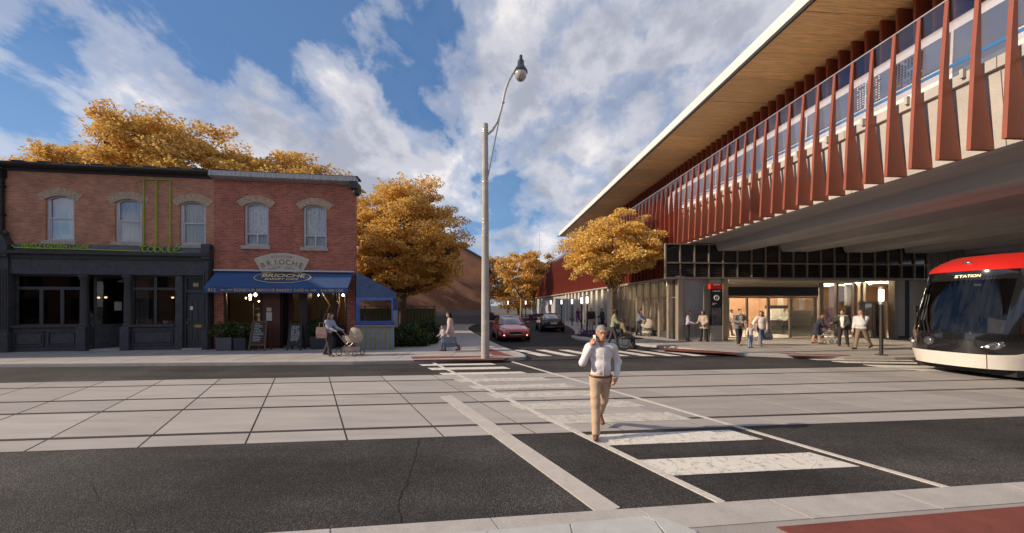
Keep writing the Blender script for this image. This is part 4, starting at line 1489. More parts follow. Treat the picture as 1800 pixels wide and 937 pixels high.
# bays to the right of the entrance
for a, w, hh in ((1440, 0.26, 1), (1469, 0.14, 1), (1500, 0.18, 1), (1511, 0.2, 1), (1521, 0.16, 1)):
    dd = X(a, SE)
    SB().box(dd, dd + w, SE - 0.05, SE + 0.12, SW, Z_L - 0.15).build('front_mullion', bronze, sta)
for a, b in ((1447, 1469), (1474, 1500)):
    SB().box(X(a, SE), X(b, SE), SE + 0.03, SE + 0.042, SW + 0.1, Z_L - 0.16).build('door_pane', clear, sta)
dr0, dr1 = X(1526), X(1575)
SB().wall(dr0, dr1, SW, 2.35, S0 + 0.5, S0 + 0.62, [(X(1536), X(1552), SW + 0.08, 2.22), (X(1555), X(1569), SW + 0.08, 2.22)]).build('door_frame', bronze, sta)
for a, b in ((1536, 1552), (1555, 1569)):
    SB().box(X(a), X(b), S0 + 0.55, S0 + 0.56, SW + 0.08, 2.22).build('door_pane', clear, sta)
SB().box(X(1571), X(1577), S0 - 0.05, S0 + 0.3, SW, Z_L - 0.02).build('front_column', bronze, sta)
SB().box(X(1577) + 0.01, X(1594), S0 + 0.1, S0 + 0.35, SW, Z_L - 0.02).build('concrete_panel', pale_col, sta)
SB().box(X(1594), X(1602), S0 + 0.1, S0 + 0.4, SW, Z_L - 0.02).build('front_column', plinth, sta)
SB().box(X(1602) + 0.01, d_b + 0.05, S0 + 0.1, S0 + 0.35, SW, Z_L - 0.02).build('concrete_panel', pale_col, sta)
SB().box(X(1575), X(1630), S0 + 0.05, S0 + 0.36, SW - 0.1, SW + 0.15).build('panel_plinth', plinth, sta)

# ---- interior
terra = M('terracotta_panel', (0.47, 0.28, 0.18), 0.6, 0.08, 2)
floor_in = M('station_floor', (0.42, 0.40, 0.36), 0.45, 0.1, 1)
SB().box(D0 + 0.35, 33, S0 + 0.3, 31.5, SW - 0.08, SW + 0.012).build('interior_floor', floor_in, sta)
SB().box(D0 + 0.35, 33, S0 + 0.3, 31.5, Z_L - 0.02, Z_L + 0.02).build('interior_ceiling', M('station_ceiling', (0.62, 0.58, 0.52), 0.7), sta)
tw = 1.28
dd = D0 + 1.6
i = 0
while dd < 33:
    SB().box(dd, dd + tw - 0.03, 27.2, 27.4, SW, Z_L - 0.03).build('terracotta_panel', terra, sta)
    dd += tw
SB().box(D0 + 1.2, D0 + 1.58, 27.0, 31.4, SW, Z_L - 0.03).build('interior_wall', M('interior_dark_wall', (0.12, 0.10, 0.085), 0.7), sta)
SB().box(33.0, 33.2, S0 + 0.3, 31.5, SW, Z_L - 0.03).build('interior_wall', terra, sta)
SB().box(D0 + 0.4, D0 + 1.5, 31.3, 31.5, SW, Z_L - 0.03).build('interior_wall', MATS['interior_dark_wall'], sta)
for a in (1372, 1389, 1409, 1490):
    dd = X(a, 25)
    SB().lathe([(0.17, SW), (0.17, Z_L - 0.03)], dd, 25.0, 16).build('interior_column', pale_col if a != 1389 else plinth, sta, smooth=True)
strip = emit_mat('ceiling_strip_light', (1.0, 0.80, 0.56), 45.0)
for s in (21.35, 21.95, 23.5, 25.1, 26.5):  # front row added to light the frosted screen
    for i in range(6):
        a = D0 + 1.2 + 2.55 * i
        SB().box(a, a + 1.9, s, s + 0.12, Z_L - 0.05, Z_L - 0.025).build('strip_light', strip, sta)
for i in range(8):
    SB().box(D0 + 0.45, D0 + 1.1, 21.2 + i * 1.13, 21.27 + i * 1.13, Z_L - 0.05, Z_L - 0.025).build('strip_light', strip, sta)
SB().box(st_front(1180, None, 24), st_front(1183, None, 24), 24, 24.1, SW, Z_L).build('stair_post', plinth, sta)
SB().prism([(23.0, 0.5), (26.5, 2.9), (26.5, 3.15), (23.0, 0.75)], 'x', D0 + 1.25, D0 + 1.33).build('stair_stringer', plinth, sta)
# frosted screen in front of the ticket hall, posters
SB().box(X(1390, SE + 0.6), X(1428, SE + 0.6), SE + 0.6, SE + 0.62, SW + 0.01, 1.78).build('frosted_screen', M('frosted_screen', (0.75, 0.72, 0.66), 0.4, 0.06, 2), sta)


def poster(a, b, y0, y1, s, name='poster'):
    m, nt, bs = _nt('poster_print')
    N, L = nt.nodes.new, nt.links.new
    tc, n, rp = N('ShaderNodeTexCoord'), N('ShaderNodeTexNoise'), N('ShaderNodeValToRGB')
    n.inputs['Scale'].default_value = 3.2
    n.inputs['Detail'].default_value = 4
    n.inputs['Distortion'].default_value = 1.2
    L(tc.outputs['Object'], n.inputs['Vector'])
    L(n.outputs['Fac'], rp.inputs[0])
    for p, c in ((0.0, (0.04, 0.05, 0.20)), (0.42, (0.07, 0.13, 0.42)), (0.55, (0.45, 0.10, 0.06)), (0.62, (0.35, 0.34, 0.38)), (0.75, (0.05, 0.06, 0.2))):
        e = rp.color_ramp.elements.new(p)
        e.color = (*c, 1)
    L(rp.outputs[0], bs.inputs['Base Color'])
    bs.inputs['Roughness'].default_value = 0.4
    SB().box(X(a, s), X(b, s), s, s + 0.03, y0, y1).build(name, m, sta)


poster(1486, 1500, 0.55, 2.1, SE + 0.5)
poster(1516, 1521, 0.5, 2.1, SE + 0.5)
poster(1536, 1549, 0.2, 2.1, S0 + 0.7)
poster(1452, 1463, 0.5, 1.9, SE + 1.6)

# ------------------------------------------------------------------ elevated train on the deck
train = thing('elevated_train', 'white train with blue stripe behind the glass parapet of the elevated deck', 'train', st_w(13.6, 27.0, Z_DECK), STA)


class TB(MB):
    def build(self, name, mat, parent=None, **k):
        self.xf(lambda p: p - Vector((13.6, 27.0, Z_DECK)))
        return MB.build(self, name, mat, parent, **k)


t_w = M('train_white', (0.72, 0.71, 0.70), 0.35, 0.04, coat=0.4)
t_g = M('train_window', (0.15, 0.17, 0.205), 0.08, 0.05, coat=1.0, spec=0.8)
t_b = M('train_blue', (0.03, 0.22, 0.50), 0.4, 0.04)
prof = [(13.65, 7.75), (13.6, 7.95), (13.6, 9.0), (13.66, 10.25), (13.95, 10.62), (14.6, 10.8), (15.4, 10.78), (16.1, 10.55), (16.4, 10.2), (16.4, 7.8)]
rings = []
for s, sh, dz_ in ((1.0, 0, 0), (25.6, 0, 0), (26.3, 0.06, -0.03), (26.8, 0.25, -0.2), (27.0, 0.6, -0.6)):
    rings.append([(14.9 + (d - 14.9) * (1 - sh * 0.35), s, 7.8 + (z - 7.8) * (1 - sh * 0.22)) for d, z in prof])
TB().loft(rings).build('body', t_w, train, smooth=True)
s = 1.2
k = 0
while s < 25.4:
    wl = 2.35 if k % 4 != 3 else 1.2
    e = min(s + wl, 25.6)
    z0, z1 = (9.22, 10.14) if k % 4 != 3 else (8.0, 10.14)
    rg = [[(13.585, a, 9.0 if False else z0), (13.60, a, 9.25), (13.645, a, z1), (13.68, a, z1), (13.68, a, z0)] for a in (s, e)]
    TB().loft(rg).build('window' if k % 4 != 3 else 'door', t_g, train, smooth=False)
    s = e + 0.07
    k += 1
for z0, z1 in ((9.06, 9.15),):
    TB().box(13.588, 13.62, 1.2, 25.5, z0, z1).build('blue_stripe', t_b, train)
for sc in (10.4, 11.6):
    db = MB()
    for i in range(10):
        for j in range(9):
            if rnd.random() < 0.86:
                z = 9.25 + 0.085 * i
                db.box(13.575, 13.64, sc + 0.09 * j, sc + 0.045 + 0.09 * j, z, z + 0.045)
    db.xf(lambda p: p - Vector((13.6, 27.0, Z_DECK)))
    kind(MB.build(db, 'dot_pattern', t_w if sc > 11 else t_g, train), 'stuff')

# ------------------------------------------------------------------ trees and planting
def leaf_mat(name, c_a, c_b, c_c, trans=0.35):
    m = bpy.data.materials.new(name)
    m.use_nodes = True
    nt = m.node_tree
    nt.nodes.clear()
    N, L = nt.nodes.new, nt.links.new
    out, df, tr, mx = N('ShaderNodeOutputMaterial'), N('ShaderNodeBsdfPrincipled'), N('ShaderNodeBsdfTranslucent'), N('ShaderNodeMixShader')
    ge, rp = N('ShaderNodeNewGeometry'), N('ShaderNodeValToRGB')
    rp.color_ramp.elements[0].color = (*c_a, 1)
    rp.color_ramp.elements[1].color = (*c_c, 1)
    e = rp.color_ramp.elements.new(0.5)
    e.color = (*c_b, 1)
    L(ge.outputs['Random Per Island'], rp.inputs[0])
    L(rp.outputs[0], df.inputs['Base Color'])
    L(rp.outputs[0], tr.inputs[0])
    df.inputs['Roughness'].default_value = 0.55
    df.inputs['Specular IOR Level'].default_value = 0.3
    mx.inputs[0].default_value = trans
    L(df.outputs[0], mx.inputs[1])
    L(tr.outputs[0], mx.inputs[2])
    L(mx.outputs[0], out.inputs[0])
    MATS[name] = m
    return m


gold_leaf = leaf_mat('gold_leaf', (0.64, 0.40, 0.085), (0.87, 0.60, 0.17), (0.95, 0.73, 0.31), 0.36)
gold_leaf2 = leaf_mat('amber_leaf', (0.56, 0.33, 0.07), (0.80, 0.52, 0.135), (0.90, 0.65, 0.25), 0.36)
gold_leaf3 = leaf_mat('dull_gold_leaf', (0.36, 0.19, 0.045), (0.52, 0.29, 0.07), (0.58, 0.37, 0.11), 0.4)
green_leaf = leaf_mat('shrub_leaf', (0.022, 0.045, 0.012), (0.05, 0.085, 0.02), (0.10, 0.13, 0.03), 0.2)
dark_leaf = leaf_mat('dark_shrub_leaf', (0.012, 0.028, 0.010), (0.025, 0.05, 0.015), (0.05, 0.075, 0.025), 0.15)
purple_leaf = leaf_mat('purple_flower', (0.10, 0.02, 0.16), (0.20, 0.05, 0.30), (0.05, 0.08, 0.03), 0.2)
bark = M('bark', (0.11, 0.082, 0.062), 0.9, 0.3, 5, 0.8, 12, stretch=(3, 3, 0.5))
bark_pale = M('pale_bark', (0.34, 0.28, 0.20), 0.85, 0.25, 5, 0.5, 12, stretch=(3, 3, 0.5))


def leaves_mesh(name, centers, size, rng, up=0.55):
    """a diamond leaf with a fold at every centre"""
    n = len(centers)
    nrm = rng.normal(size=(n, 3))
    nrm[:, 2] = np.abs(nrm[:, 2]) * 0.6 + up
    nrm /= np.linalg.norm(nrm, axis=1)[:, None]
    t = rng.normal(size=(n, 3))
    t -= nrm * (t * nrm).sum(1)[:, None]
    t /= np.linalg.norm(t, axis=1)[:, None]
    b = np.cross(nrm, t)
    s = (size * rng.uniform(0.65, 1.3, n))[:, None]
    v = np.empty((n, 4, 3))
    v[:, 0] = centers - t * s * 0.55
    v[:, 1] = centers + b * s * 0.36 + nrm * s * 0.10
    v[:, 2] = centers + t * s * 0.55
    v[:, 3] = centers - b * s * 0.36 + nrm * s * 0.10
    me = bpy.data.meshes.new(name)
    me.vertices.add(n * 4)
    me.vertices.foreach_set('co', v.reshape(-1))
    me.loops.add(n * 4)
    me.loops.foreach_set('vertex_index', np.arange(n * 4, dtype=np.int32))
    me.polygons.add(n)
    me.polygons.foreach_set('loop_start', np.arange(0, n * 4, 4, dtype=np.int32))
    me.polygons.foreach_set('loop_total', np.full(n, 4, dtype=np.int32))
    me.update(calc_edges=True)
    return me


def tree(label, base, height, crown_z0, rx, leaf, n_leaf, n_clump, seed, leaf_m, bark_m, trunk_r=0.2, lean=(0, 0), ry=None, pad=0.9, flat=0.42, group='golden trees', fork=0.42, top=0.45):
    """crown fills an ellipsoid between crown_z0 and height; clumps are flat pads on limb ends"""
    rng = np.random.default_rng(seed)
    rr = random.Random(seed)
    t = thing('autumn_tree', label, 'tree', base, 0.0, group)
    ry = ry or rx
    zc = crown_z0 + (height - crown_z0) * top
    fk = height * fork
    mb = MB()
    tp = [Vector((0, 0, -0.1)), Vector((lean[0] * 0.15, lean[1] * 0.15, fk * 0.5)), Vector((lean[0] * 0.4, lean[1] * 0.4, fk)), Vector((lean[0] * 0.8, lean[1] * 0.8, zc + (height - zc) * 0.6))]
    mb.tube(tp, [trunk_r * 1.25, trunk_r, trunk_r * 0.8, trunk_r * 0.2], 10)
    clumps = []
    tries = 0
    while len(clumps) < n_clump and tries < 20000:
        tries += 1
        d = rng.normal(size=3)
        d /= np.linalg.norm(d)
        q = rng.uniform(0.35, 1.0) ** 0.5
        wob = 0.82 + 0.24 * mnoise.noise(Vector((d[0] * 1.6 + seed, d[1] * 1.6, d[2] * 1.6)))
        hz = (height - zc) if d[2] > 0 else (zc - crown_z0)
        p = Vector((lean[0] + d[0] * rx * q * wob * 1.06, lean[1] + d[1] * ry * q * wob * 1.06, zc + d[2] * hz * q * wob * 1.05))
        clumps.append(p)
    # limbs run to some of the clumps, twigs to the rest
    limbs = []
    for i in range(9):
        p = clumps[i]
        k = rr.uniform(0.45, 1.0)
        a = tp[1].lerp(tp[2], k)
        mid = a.lerp(p, 0.5) + Vector((rr.uniform(-.3, .3), rr.uniform(-.3, .3), rr.uniform(0.0, 0.5)))
        pts = [a, a.lerp(mid, 0.5) + Vector((0, 0, 0.1)), mid, p]
        mb.tube(pts, [trunk_r * 0.5, trunk_r * 0.38, trunk_r * 0.26, trunk_r * 0.07], 7)
        limbs.append(pts)
    for p in clumps[9:]:
        best = min((q for l in limbs for q in l[1:]), key=lambda q: (q - p).length)
        mid = best.lerp(p, 0.5) + Vector((rr.uniform(-.15, .15), rr.uniform(-.15, .15), rr.uniform(-0.1, .2)))
        mb.tube([best, mid, p], [trunk_r * 0.16, trunk_r * 0.1, trunk_r * 0.04], 5)
    mb.build('trunk', bark_m, t, smooth='all')
    per = n_leaf // n_clump
    C = []
    for p in clumps:
        r0 = pad * rr.uniform(0.6, 1.25)
        d = rng.normal(size=(per, 3))
        d /= np.linalg.norm(d, axis=1)[:, None]
        q = rng.uniform(0, 1, per)[:, None] ** 0.45
        tilt = rng.normal(size=2) * 0.25
        o = d * q * np.array([r0, r0, r0 * flat])
        o[:, 2] += o[:, 0] * tilt[0] + o[:, 1] * tilt[1]
        C.append(o + np.array(p))
    me = leaves_mesh('crown', np.concatenate(C), leaf, rng)
    link('crown', me, leaf_m, t)
    return t


def shrub_mesh(name, blobs, leaf, per, seed, up=0.35):
    rng = np.random.default_rng(seed)
    C = []
    for (x, y, z, a, b, c) in blobs:
        n = int(per * a * b)
        d = rng.normal(size=(n, 3))
        d /= np.linalg.norm(d, axis=1)[:, None]
        q = rng.uniform(0.3, 1, n)[:, None] ** 0.4
        wob = 1 + 0.22 * np.sin(d[:, :1] * 7 + seed) * np.cos(d[:, 1:2] * 6)
        P = d * q * wob * np.array([a, b, c]) + np.array([x, y, z])
        C.append(P[P[:, 2] > 0.01])
    return leaves_mesh(name, np.concatenate(C), leaf, rng, up)


TG = 'golden autumn trees'
tree('spreading golden street tree on the pavement in front of the station glazing', st_w(8.35, 23.4, SW), 8.35, 3.55, 3.75, 0.135, 52000, 160, 3, gold_leaf, bark, 0.19, pad=0.80, flat=0.38, group=TG, fork=0.40, top=0.38)
tree('large golden tree rising beside the bakery and above the blue canvas lean-to', (-8.6, 28.5, 0), 12.7, 2.0, 4.9, 0.17, 88000, 280, 11, gold_leaf2, bark, 0.26, lean=(0.3, 0), pad=1.05, flat=0.36, group=TG, fork=0.30, top=0.42)
tree('tallest golden tree behind the restaurant roof with the highest crown', (-27.2, 30.0, 0), 17.9, 7.5, 6.6, 0.22, 60000, 240, 21, gold_leaf2, bark, 0.32, pad=1.3, flat=0.5, group=TG)
tree('low wide golden tree behind the restaurant, outermost of the row', (-34.2, 31.0, 0), 16.0, 7.8, 6.0, 0.22, 50000, 210, 22, gold_leaf2, bark, 0.3, pad=1.3, flat=0.45, group=TG)
tree('airy golden tree behind the bakery roof with branches showing', (-20.0, 31.0, 0), 15.6, 7.6, 6.0, 0.22, 34000, 150, 25, gold_leaf2, bark, 0.26, pad=1.2, flat=0.45, group=TG)
tree('small golden treetop peeking over the bakery gutter', (-15.3, 34.0, 0), 14.2, 8.0, 2.5, 0.30, 3000, 30, 27, gold_leaf2, bark, 0.2, pad=0.9, flat=0.5, group=TG)
tree('golden tree with pale trunk at the bend of the side street', (1.6, 62.5, 0), 12.0, 4.0, 4.5, 0.33, 12000, 90, 31, gold_leaf2, bark_pale, 0.2, pad=1.1, flat=0.45, group=TG, fork=0.36)
tree('dull golden tree behind the street bend, partly hidden by the tall lamp post', (-4.5, 70.0, 0), 12.2, 1.5, 5.2, 0.36, 9000, 80, 32, gold_leaf3, bark, 0.25, pad=1.3, flat=0.5, group=TG)
tree('dull golden tree by the far end of the red station wall', (6.3, 80.0, 0), 14.3, 1.5, 5.0, 0.36, 8000, 70, 33, gold_leaf3, bark, 0.25, pad=1.3, flat=0.5, group=TG)
tree('low dark amber tree filling the view beyond the street bend', (1.5, 84.0, 0), 9.0, 0.4, 7.5, 0.36, 9000, 80, 34, gold_leaf3, bark, 0.25, pad=1.4, flat=0.6, group=TG)

# bush at the corner lot
bu = thing('corner_bush', 'broad green bush spilling onto the pavement beside the striped fence', 'bush', (-4.95, 17.75, SW))
link('foliage', shrub_mesh('foliage', [(-0.2, 0, 0.45, 0.95, 0.55, 0.62), (0.35, 0.1, 0.35, 0.65, 0.5, 0.5), (-0.75, -0.15, 0.22, 0.55, 0.35, 0.3)], 0.10, 5200, 5), green_leaf, bu)
MB().tube([(0, 0, -0.1), (0.05, 0, 0.5)], [0.04, 0.02], 6).build('stem', bark, bu)
bu2 = thing('dark_bush', 'smaller dark green bush behind the broad bush', 'bush', (-4.3, 18.9, 0.0))
link('foliage', shrub_mesh('foliage', [(0, 0, 0.65, 0.55, 0.5, 0.75)], 0.10, 6000, 6), dark_leaf, bu2)
MB().tube([(0, 0, -0.05), (0.0, 0, 0.6)], [0.04, 0.02], 6).build('stem', bark, bu2)

# flower planter at the street corner
pl_ = thing('flower_planter', 'low kerbed planter of purple flowers round the street tree', 'planter', (5.9, 23.0, SW))
link('foliage', shrub_mesh('foliage', [(-0.9, 0.6, 0.16, 0.7, 0.5, 0.24), (0.2, -0.6, 0.16, 0.7, 0.5, 0.26), (0.9, -0.9, 0.14, 0.5, 0.4, 0.26)], 0.075, 2600, 8, 0.2), purple_leaf, pl_)
MB().prism([(-1.9, 1.3), (-0.6, -1.2), (0.6, -1.8), (1.9, -1.4), (1.0, 0.4), (-0.6, 1.8)], 'z', -0.02, 0.06).build('planter_bed', M('soil', (0.05, 0.035, 0.025), 0.95, 0.3, 8), pl_)
fl2 = thing('far_flower_bed', 'distant strip of purple flowers beside the side street', 'flower bed', (3.9, 55.0, SW))
link('foliage', shrub_mesh('foliage', [(0, 0, 0.3, 1.5, 0.8, 0.45), (2.2, 0.3, 0.3, 1.3, 0.8, 0.5)], 0.2, 500, 9, 0.2), purple_leaf, fl2)
MB().box(-1.6, 3.6, -0.9, 1.2, -0.03, 0.05).build('planter_bed', MATS['soil'], fl2)

# ------------------------------------------------------------------ corner lot: canvas lean-to, fences, gabled brick hall
blue_c = M('canvas_blue', (0.02, 0.055, 0.15), 0.8, 0.25, 2.5, 0.5, 9)
blue_f = M('frame_blue', (0.04, 0.085, 0.32), 0.55, 0.12, 3)
PT = sp(626)
lt = thing('canvas_lean_to', 'blue canvas lean-to with bright blue window frame against the bakery', 'lean-to', tuple(gp(627, 615, SW)), 0.02)
O = gp(627, 615, SW)


def lx(px, py):
    p = dp(px, py, O.y)
    return p.x - O.x, p.z - SW


sk = lambda p: Vector((p.x - 0.5 * p.y, p.y, p.z))
gable = [lx(626, 480), lx(634, 482), lx(655, 492), lx(680, 505), lx(696, 515), lx(698, 545), lx(690, 545), lx(690, 524), lx(626, 524)]
MB().prism(gable, 'y', 0.0, 0.03).build('canvas_front', blue_c, lt)
top = [(626, 480), (634, 482), (655, 492), (680, 505), (696, 515), (698, 530)]
MB().loft([[(lx(*p)[0], y, lx(*p)[1]) for p in top] for y in (0.032, 1.4, 2.8)], closed=False, cap=False).xf(sk).build('canvas_roof', blue_c, lt)
a0, a1 = lx(626, 523), lx(691, 571)
h0, h1 = lx(633, 528), lx(688, 564)
MB().wall(a0[0], a1[0], a1[1], a0[1], -0.02, 0.0, [(h0[0], h1[0], h1[1], h0[1])]).build('window_frame', blue_f, lt, flip=False)
MB().box(h0[0] - 0.02, h1[0] + 0.02, 0.012, 0.018, h1[1] - 0.02, h0[1] - 0.001).build('pane', clear, lt)
f0_, f1_ = lx(626, 572), lx(693, 614)
strip_a, strip_b = M('fence_blue_grey', (0.21, 0.27, 0.31), 0.6, 0.12, 3), M('fence_ochre', (0.34, 0.25, 0.10), 0.6, 0.12, 3)
n = 23
w = (f1_[0] - f0_[0]) / n
for i in range(n):
    oc = i % 3 == 2
    MB().box(f0_[0] + w * i, f0_[0] + w * (i + 1) - 0.008, -0.06 - (0.012 if oc else 0), 0.0, -0.04, f0_[1] - 0.05).build('plank', strip_b if oc else strip_a, lt)
MB().box(f0_[0] - 0.02, f1_[0] + 0.04, -0.12, 0.05, f0_[1] - 0.045, f0_[1] + 0.01).build('ledge', M('ledge_wood', (0.35, 0.27, 0.2), 0.7, 0.2), lt)
p_ = lx(693, 545)
MB().box(p_[0] - 0.08, p_[0] + 0.12, 0.02, 0.1, 1.0, p_[1]).build('canvas_flap', M('canvas_grey_blue', (0.16, 0.19, 0.27), 0.8, 0.15), lt)

fence_m = M('green_corrugated', (0.085, 0.105, 0.042), 0.6, 0.12, 2)
fe = thing('corrugated_fence', 'olive green corrugated panel fence behind the bushes', 'fence', (-14.0, 29.8, 0), 0.0)
for i in range(30):
    x = i * 0.258
    MB().prism([(x, 0), (x + 0.09, -0.05), (x + 0.17, -0.05), (x + 0.25, 0), (x + 0.25, 0.02), (x, 0.02)], 'z', -0.05, 1.86).build('panel', fence_m, fe)
for i in range(5):
    MB().box(i * 1.9, i * 1.9 + 0.06, 0.03, 0.09, -0.05, 2.1).build('post', fence_m, fe)
MB().box(0, 7.74, 0.03, 0.06, 2.0, 2.05).build('top_rail', fence_m, fe)

CHY = 39.0
ch = thing('gabled_hall', 'plain brown brick hall with gable roof and round white ring', 'building', (-3.25, CHY, 0))
brick_h = brick_mat('brick_brown', (0.38, 0.185, 0.115), (0.31, 0.15, 0.095), (0.3, 0.19, 0.135), 0.24, 0.08)
px0, apx = -14.5, -7.25
zr, za = 6.95, 11.1
MB().prism([(px0, 1.55), (0, 1.55), (0, zr), (apx, za), (px0, zr)], 'y', 0, 16).build('wall', brick_h, ch)
MB().box(px0 - 0.05, 0.05, -0.06, 16, -0.1, 1.0).build('plinth', M('hall_plinth', (0.20, 0.19, 0.18), 0.85, 0.15), ch)
MB().box(px0 - 0.07, 0.07, -0.1, 16, 1.0, 1.56).build('base_course', M('hall_base', (0.26, 0.25, 0.24), 0.85, 0.1), ch)
roof_h = M('hall_roof', (0.05, 0.05, 0.055), 0.7, 0.2)
for sg_ in (0, 1):
    x0, x1 = (0.35, apx) if sg_ == 0 else (px0 - 0.35, apx)
    z0 = zr - 0.2
    MB().prism([(x0, z0), (x1, za), (x1, za + 0.34), (x0, z0 + 0.34)], 'y', -0.35, 16.3).build('roof_slope', roof_h, ch)
MB().tube([(apx + 3.3 + 0.78 * math.cos(a * math.pi / 12), -0.05, 7.95 + 0.78 * math.sin(a * math.pi / 12)) for a in range(24)], 0.08, 6, closed=True).build('ring', white_m, ch)
MB().tube([(0.12, -0.15, 0), (0.12, -0.15, zr - 0.1)], 0.06, 6).build('downpipe', roof_h, ch)

# flagpole far behind the station wall
fp = thing('flagpole', 'slender white flagpole above the far tree', 'flagpole', (6.75, 90.0, 0))
MB().tube([(0, 0, 0), (0, 0, 19.5)], [0.14, 0.08], 8).build('pole', white_m, fp)
MB().ell((0, 0, 19.6), (0.14, 0.14, 0.14)).build('finial', white_m, fp)
MB().lathe([(0.35, -0.02), (0.35, 0.15), (0.15, 0.3)], 0, 0, 10).build('base', conc_f, fp)

# ------------------------------------------------------------------ tall street lamp
LP = gp(853, 630, SW)
lamp = thing('street_lamp', 'tall concrete street lamp with curved arm and globe at the corner', 'street lamp', tuple(LP))
lz = lambda px, py: (dp(px, py, LP.y).x - LP.x, 0, dp(px, py, LP.y).z - SW)
pole_m = M('lamp_concrete', (0.42, 0.40, 0.37), 0.85, 0.18, 2.5, 0.3, 45, fine=0.12)
galv = M('galvanised', (0.55, 0.54, 0.52), 0.4, 0.12, 4, metal=0.5)
hp = lz(853, 218)[2]
MB().tube([(0, 0, -0.05), (0, 0, 2.0), (0, 0, hp)], [0.155, 0.145, 0.105], 20).build('pole', pole_m, lamp, smooth=True)
for z in (hp - 0.25, hp - 0.33, hp - 2.2, hp - 3.6, hp - 3.72, hp - 3.95, hp - 4.2):
    r_ = 0.155 - 0.05 * z / hp + 0.006
    MB().lathe([(r_ - 0.01, z), (r_ + 0.004, z + 0.005), (r_ + 0.004, z + 0.03), (r_ - 0.01, z + 0.035)], 0, 0, 18).build('band', galv, lamp, smooth=True)
arm = [(857, 236), (866, 229), (874, 214), (880, 196), (884, 179), (888, 160), (894, 143), (901, 130), (909, 121)]
MB().tube([lz(*p) for p in arm], 0.045, 10).build('arm', galv, lamp, smooth=True)
MB().tube([lz(857, 314), lz(862, 290), lz(870, 248), lz(878, 208), lz(884, 180)], 0.026, 8).build('brace', galv, lamp, smooth=True)
c = lz(884, 180)
MB().ell(c, (0.07, 0.07, 0.07), 8, 6).build('clamp', galv, lamp, smooth=True)
hx, _, hz_ = lz(915.5, 126)
dk = M('lamp_housing', (0.07, 0.075, 0.085), 0.35, 0.1, metal=0.6)
MB().lathe([(0.02, hz_ + 0.62), (0.06, hz_ + 0.6), (0.07, hz_ + 0.42), (0.12, hz_ + 0.40), (0.13, hz_ + 0.22), (0.2, hz_ + 0.12), (0.25, hz_ + 0.02), (0.26, hz_ - 0.03), (0.2, hz_ - 0.04)], hx, 0, 20).build('housing', dk, lamp, smooth=True)
MB().lathe([(0.225, hz_ - 0.035), (0.23, hz_ - 0.1), (0.20, hz_ - 0.22), (0.13, hz_ - 0.31), (0.03, hz_ - 0.34)], hx, 0, 20).build('globe', M('lamp_globe', (0.42, 0.40, 0.38), 0.15, 0.2, 3, coat=0.6), lamp, smooth=True)

# ------------------------------------------------------------------ slender lit pavement lamps
post_m = M('lamp_post_dark', (0.05, 0.048, 0.047), 0.45, 0.1, metal=0.4)
lit = emit_mat('pavement_lamp_glow', (1.0, 0.93, 0.82), 2.6)
LG = 'slender pavement lamps with lit tops'
spots = [(1549, 624, 'slender lit lamp on the pavement in front of the station beside the tram'), (1032, 585, 'slender lit lamp nearest the flower planter'), (1022.5, 579.5, 'slender lit lamp behind the man in beige shorts'),
         (1005.5, 572, 'slender lit lamp beside the black sedan'), (987, 566.5, 'slender lit lamp in front of the grey station wall above the black sedan'), (968, 564.5, 'slender lit lamp before the grey wall, behind the black sedan roof'),
         (924, 561.5, 'slender lit lamp by the white end pier of the station'), (893, 560.5, 'slender lit lamp before the pale tree trunk at the street bend')]
lproto = None
for i, (x, y, lb) in enumerate(spots):
    p = gp(x, y, SW)
    t = thing('pavement_lamp', lb, 'lamp', tuple(p), 0, LG)
    if lproto is None:
        lproto = [MB().tube([(0, 0, 0), (0, 0, 2.02)], 0.062, 12).build('post', post_m, t, smooth=True),
                  MB().lathe([(0.062, 2.02), (0.075, 2.03), (0.075, 2.14), (0.05, 2.15)], 0, 0, 14).build('collar', galv, t, smooth=True),
                  MB().lathe([(0.07, 2.15), (0.085, 2.17), (0.085, 2.6), (0.07, 2.62)], 0, 0, 14).build('lit_tube', lit, t, smooth=True),
                  MB().lathe([(0.09, 2.62), (0.09, 2.7), (0.03, 2.74)], 0, 0, 14).build('cap', galv, t, smooth=True),
                  MB().lathe([(0.2, -0.02), (0.2, 0.02), (0.08, 0.03)], 0, 0, 12).build('base_plate', post_m, t)]
    else:
        for q in lproto:
            k = q.copy()
            COL.objects.link(k)
            k.parent = t

# ------------------------------------------------------------------ station totem
tp_ = st_w(X(1257.5, S0 - 0.75), S0 - 0.75, SW)
tot = thing('station_totem', 'black station totem with red cap and white circled T', 'sign', tuple(tp_), STA)
tw2 = X(1268, S0 - 0.75) - X(1257.5, S0 - 0.75)
zz = lambda py: st_front(1257, py, S0 - 0.75)[1] - SW
MB().box(-tw2, tw2, -0.09, 0.09, 0.0, zz(572)).build('base', M('totem_base', (0.36, 0.35, 0.34), 0.5, 0.05), tot)
MB().box(-tw2, tw2, -0.1, 0.1, zz(572), zz(508)).build('panel', black_m, tot)
MB().box(-tw2, tw2, -0.105, 0.105, zz(508), zz(499)).build('cap', M('totem_red', (0.55, 0.03, 0.02), 0.4), tot)
ink_w = M('totem_white', (0.8, 0.8, 0.8), 0.5)
text_mb('STATION', 0.09, 0.004).xf(lambda p: p + Vector((0, -0.109, zz(501)))).build('lettering', ink_w, tot)
text_mb('Leslieville', 0.115, 0.004, bold=0.001).xf(lambda p: p + Vector((0, -0.103, zz(511.7)))).build('lettering', ink_w, tot)
zc_ = zz(523.5)
MB().tube([(0.135 * math.cos(a * math.pi / 12), -0.102, zc_ + 0.135 * math.sin(a * math.pi / 12)) for a in range(24)], 0.02, 6, closed=True).build('emblem_ring', ink_w, tot)
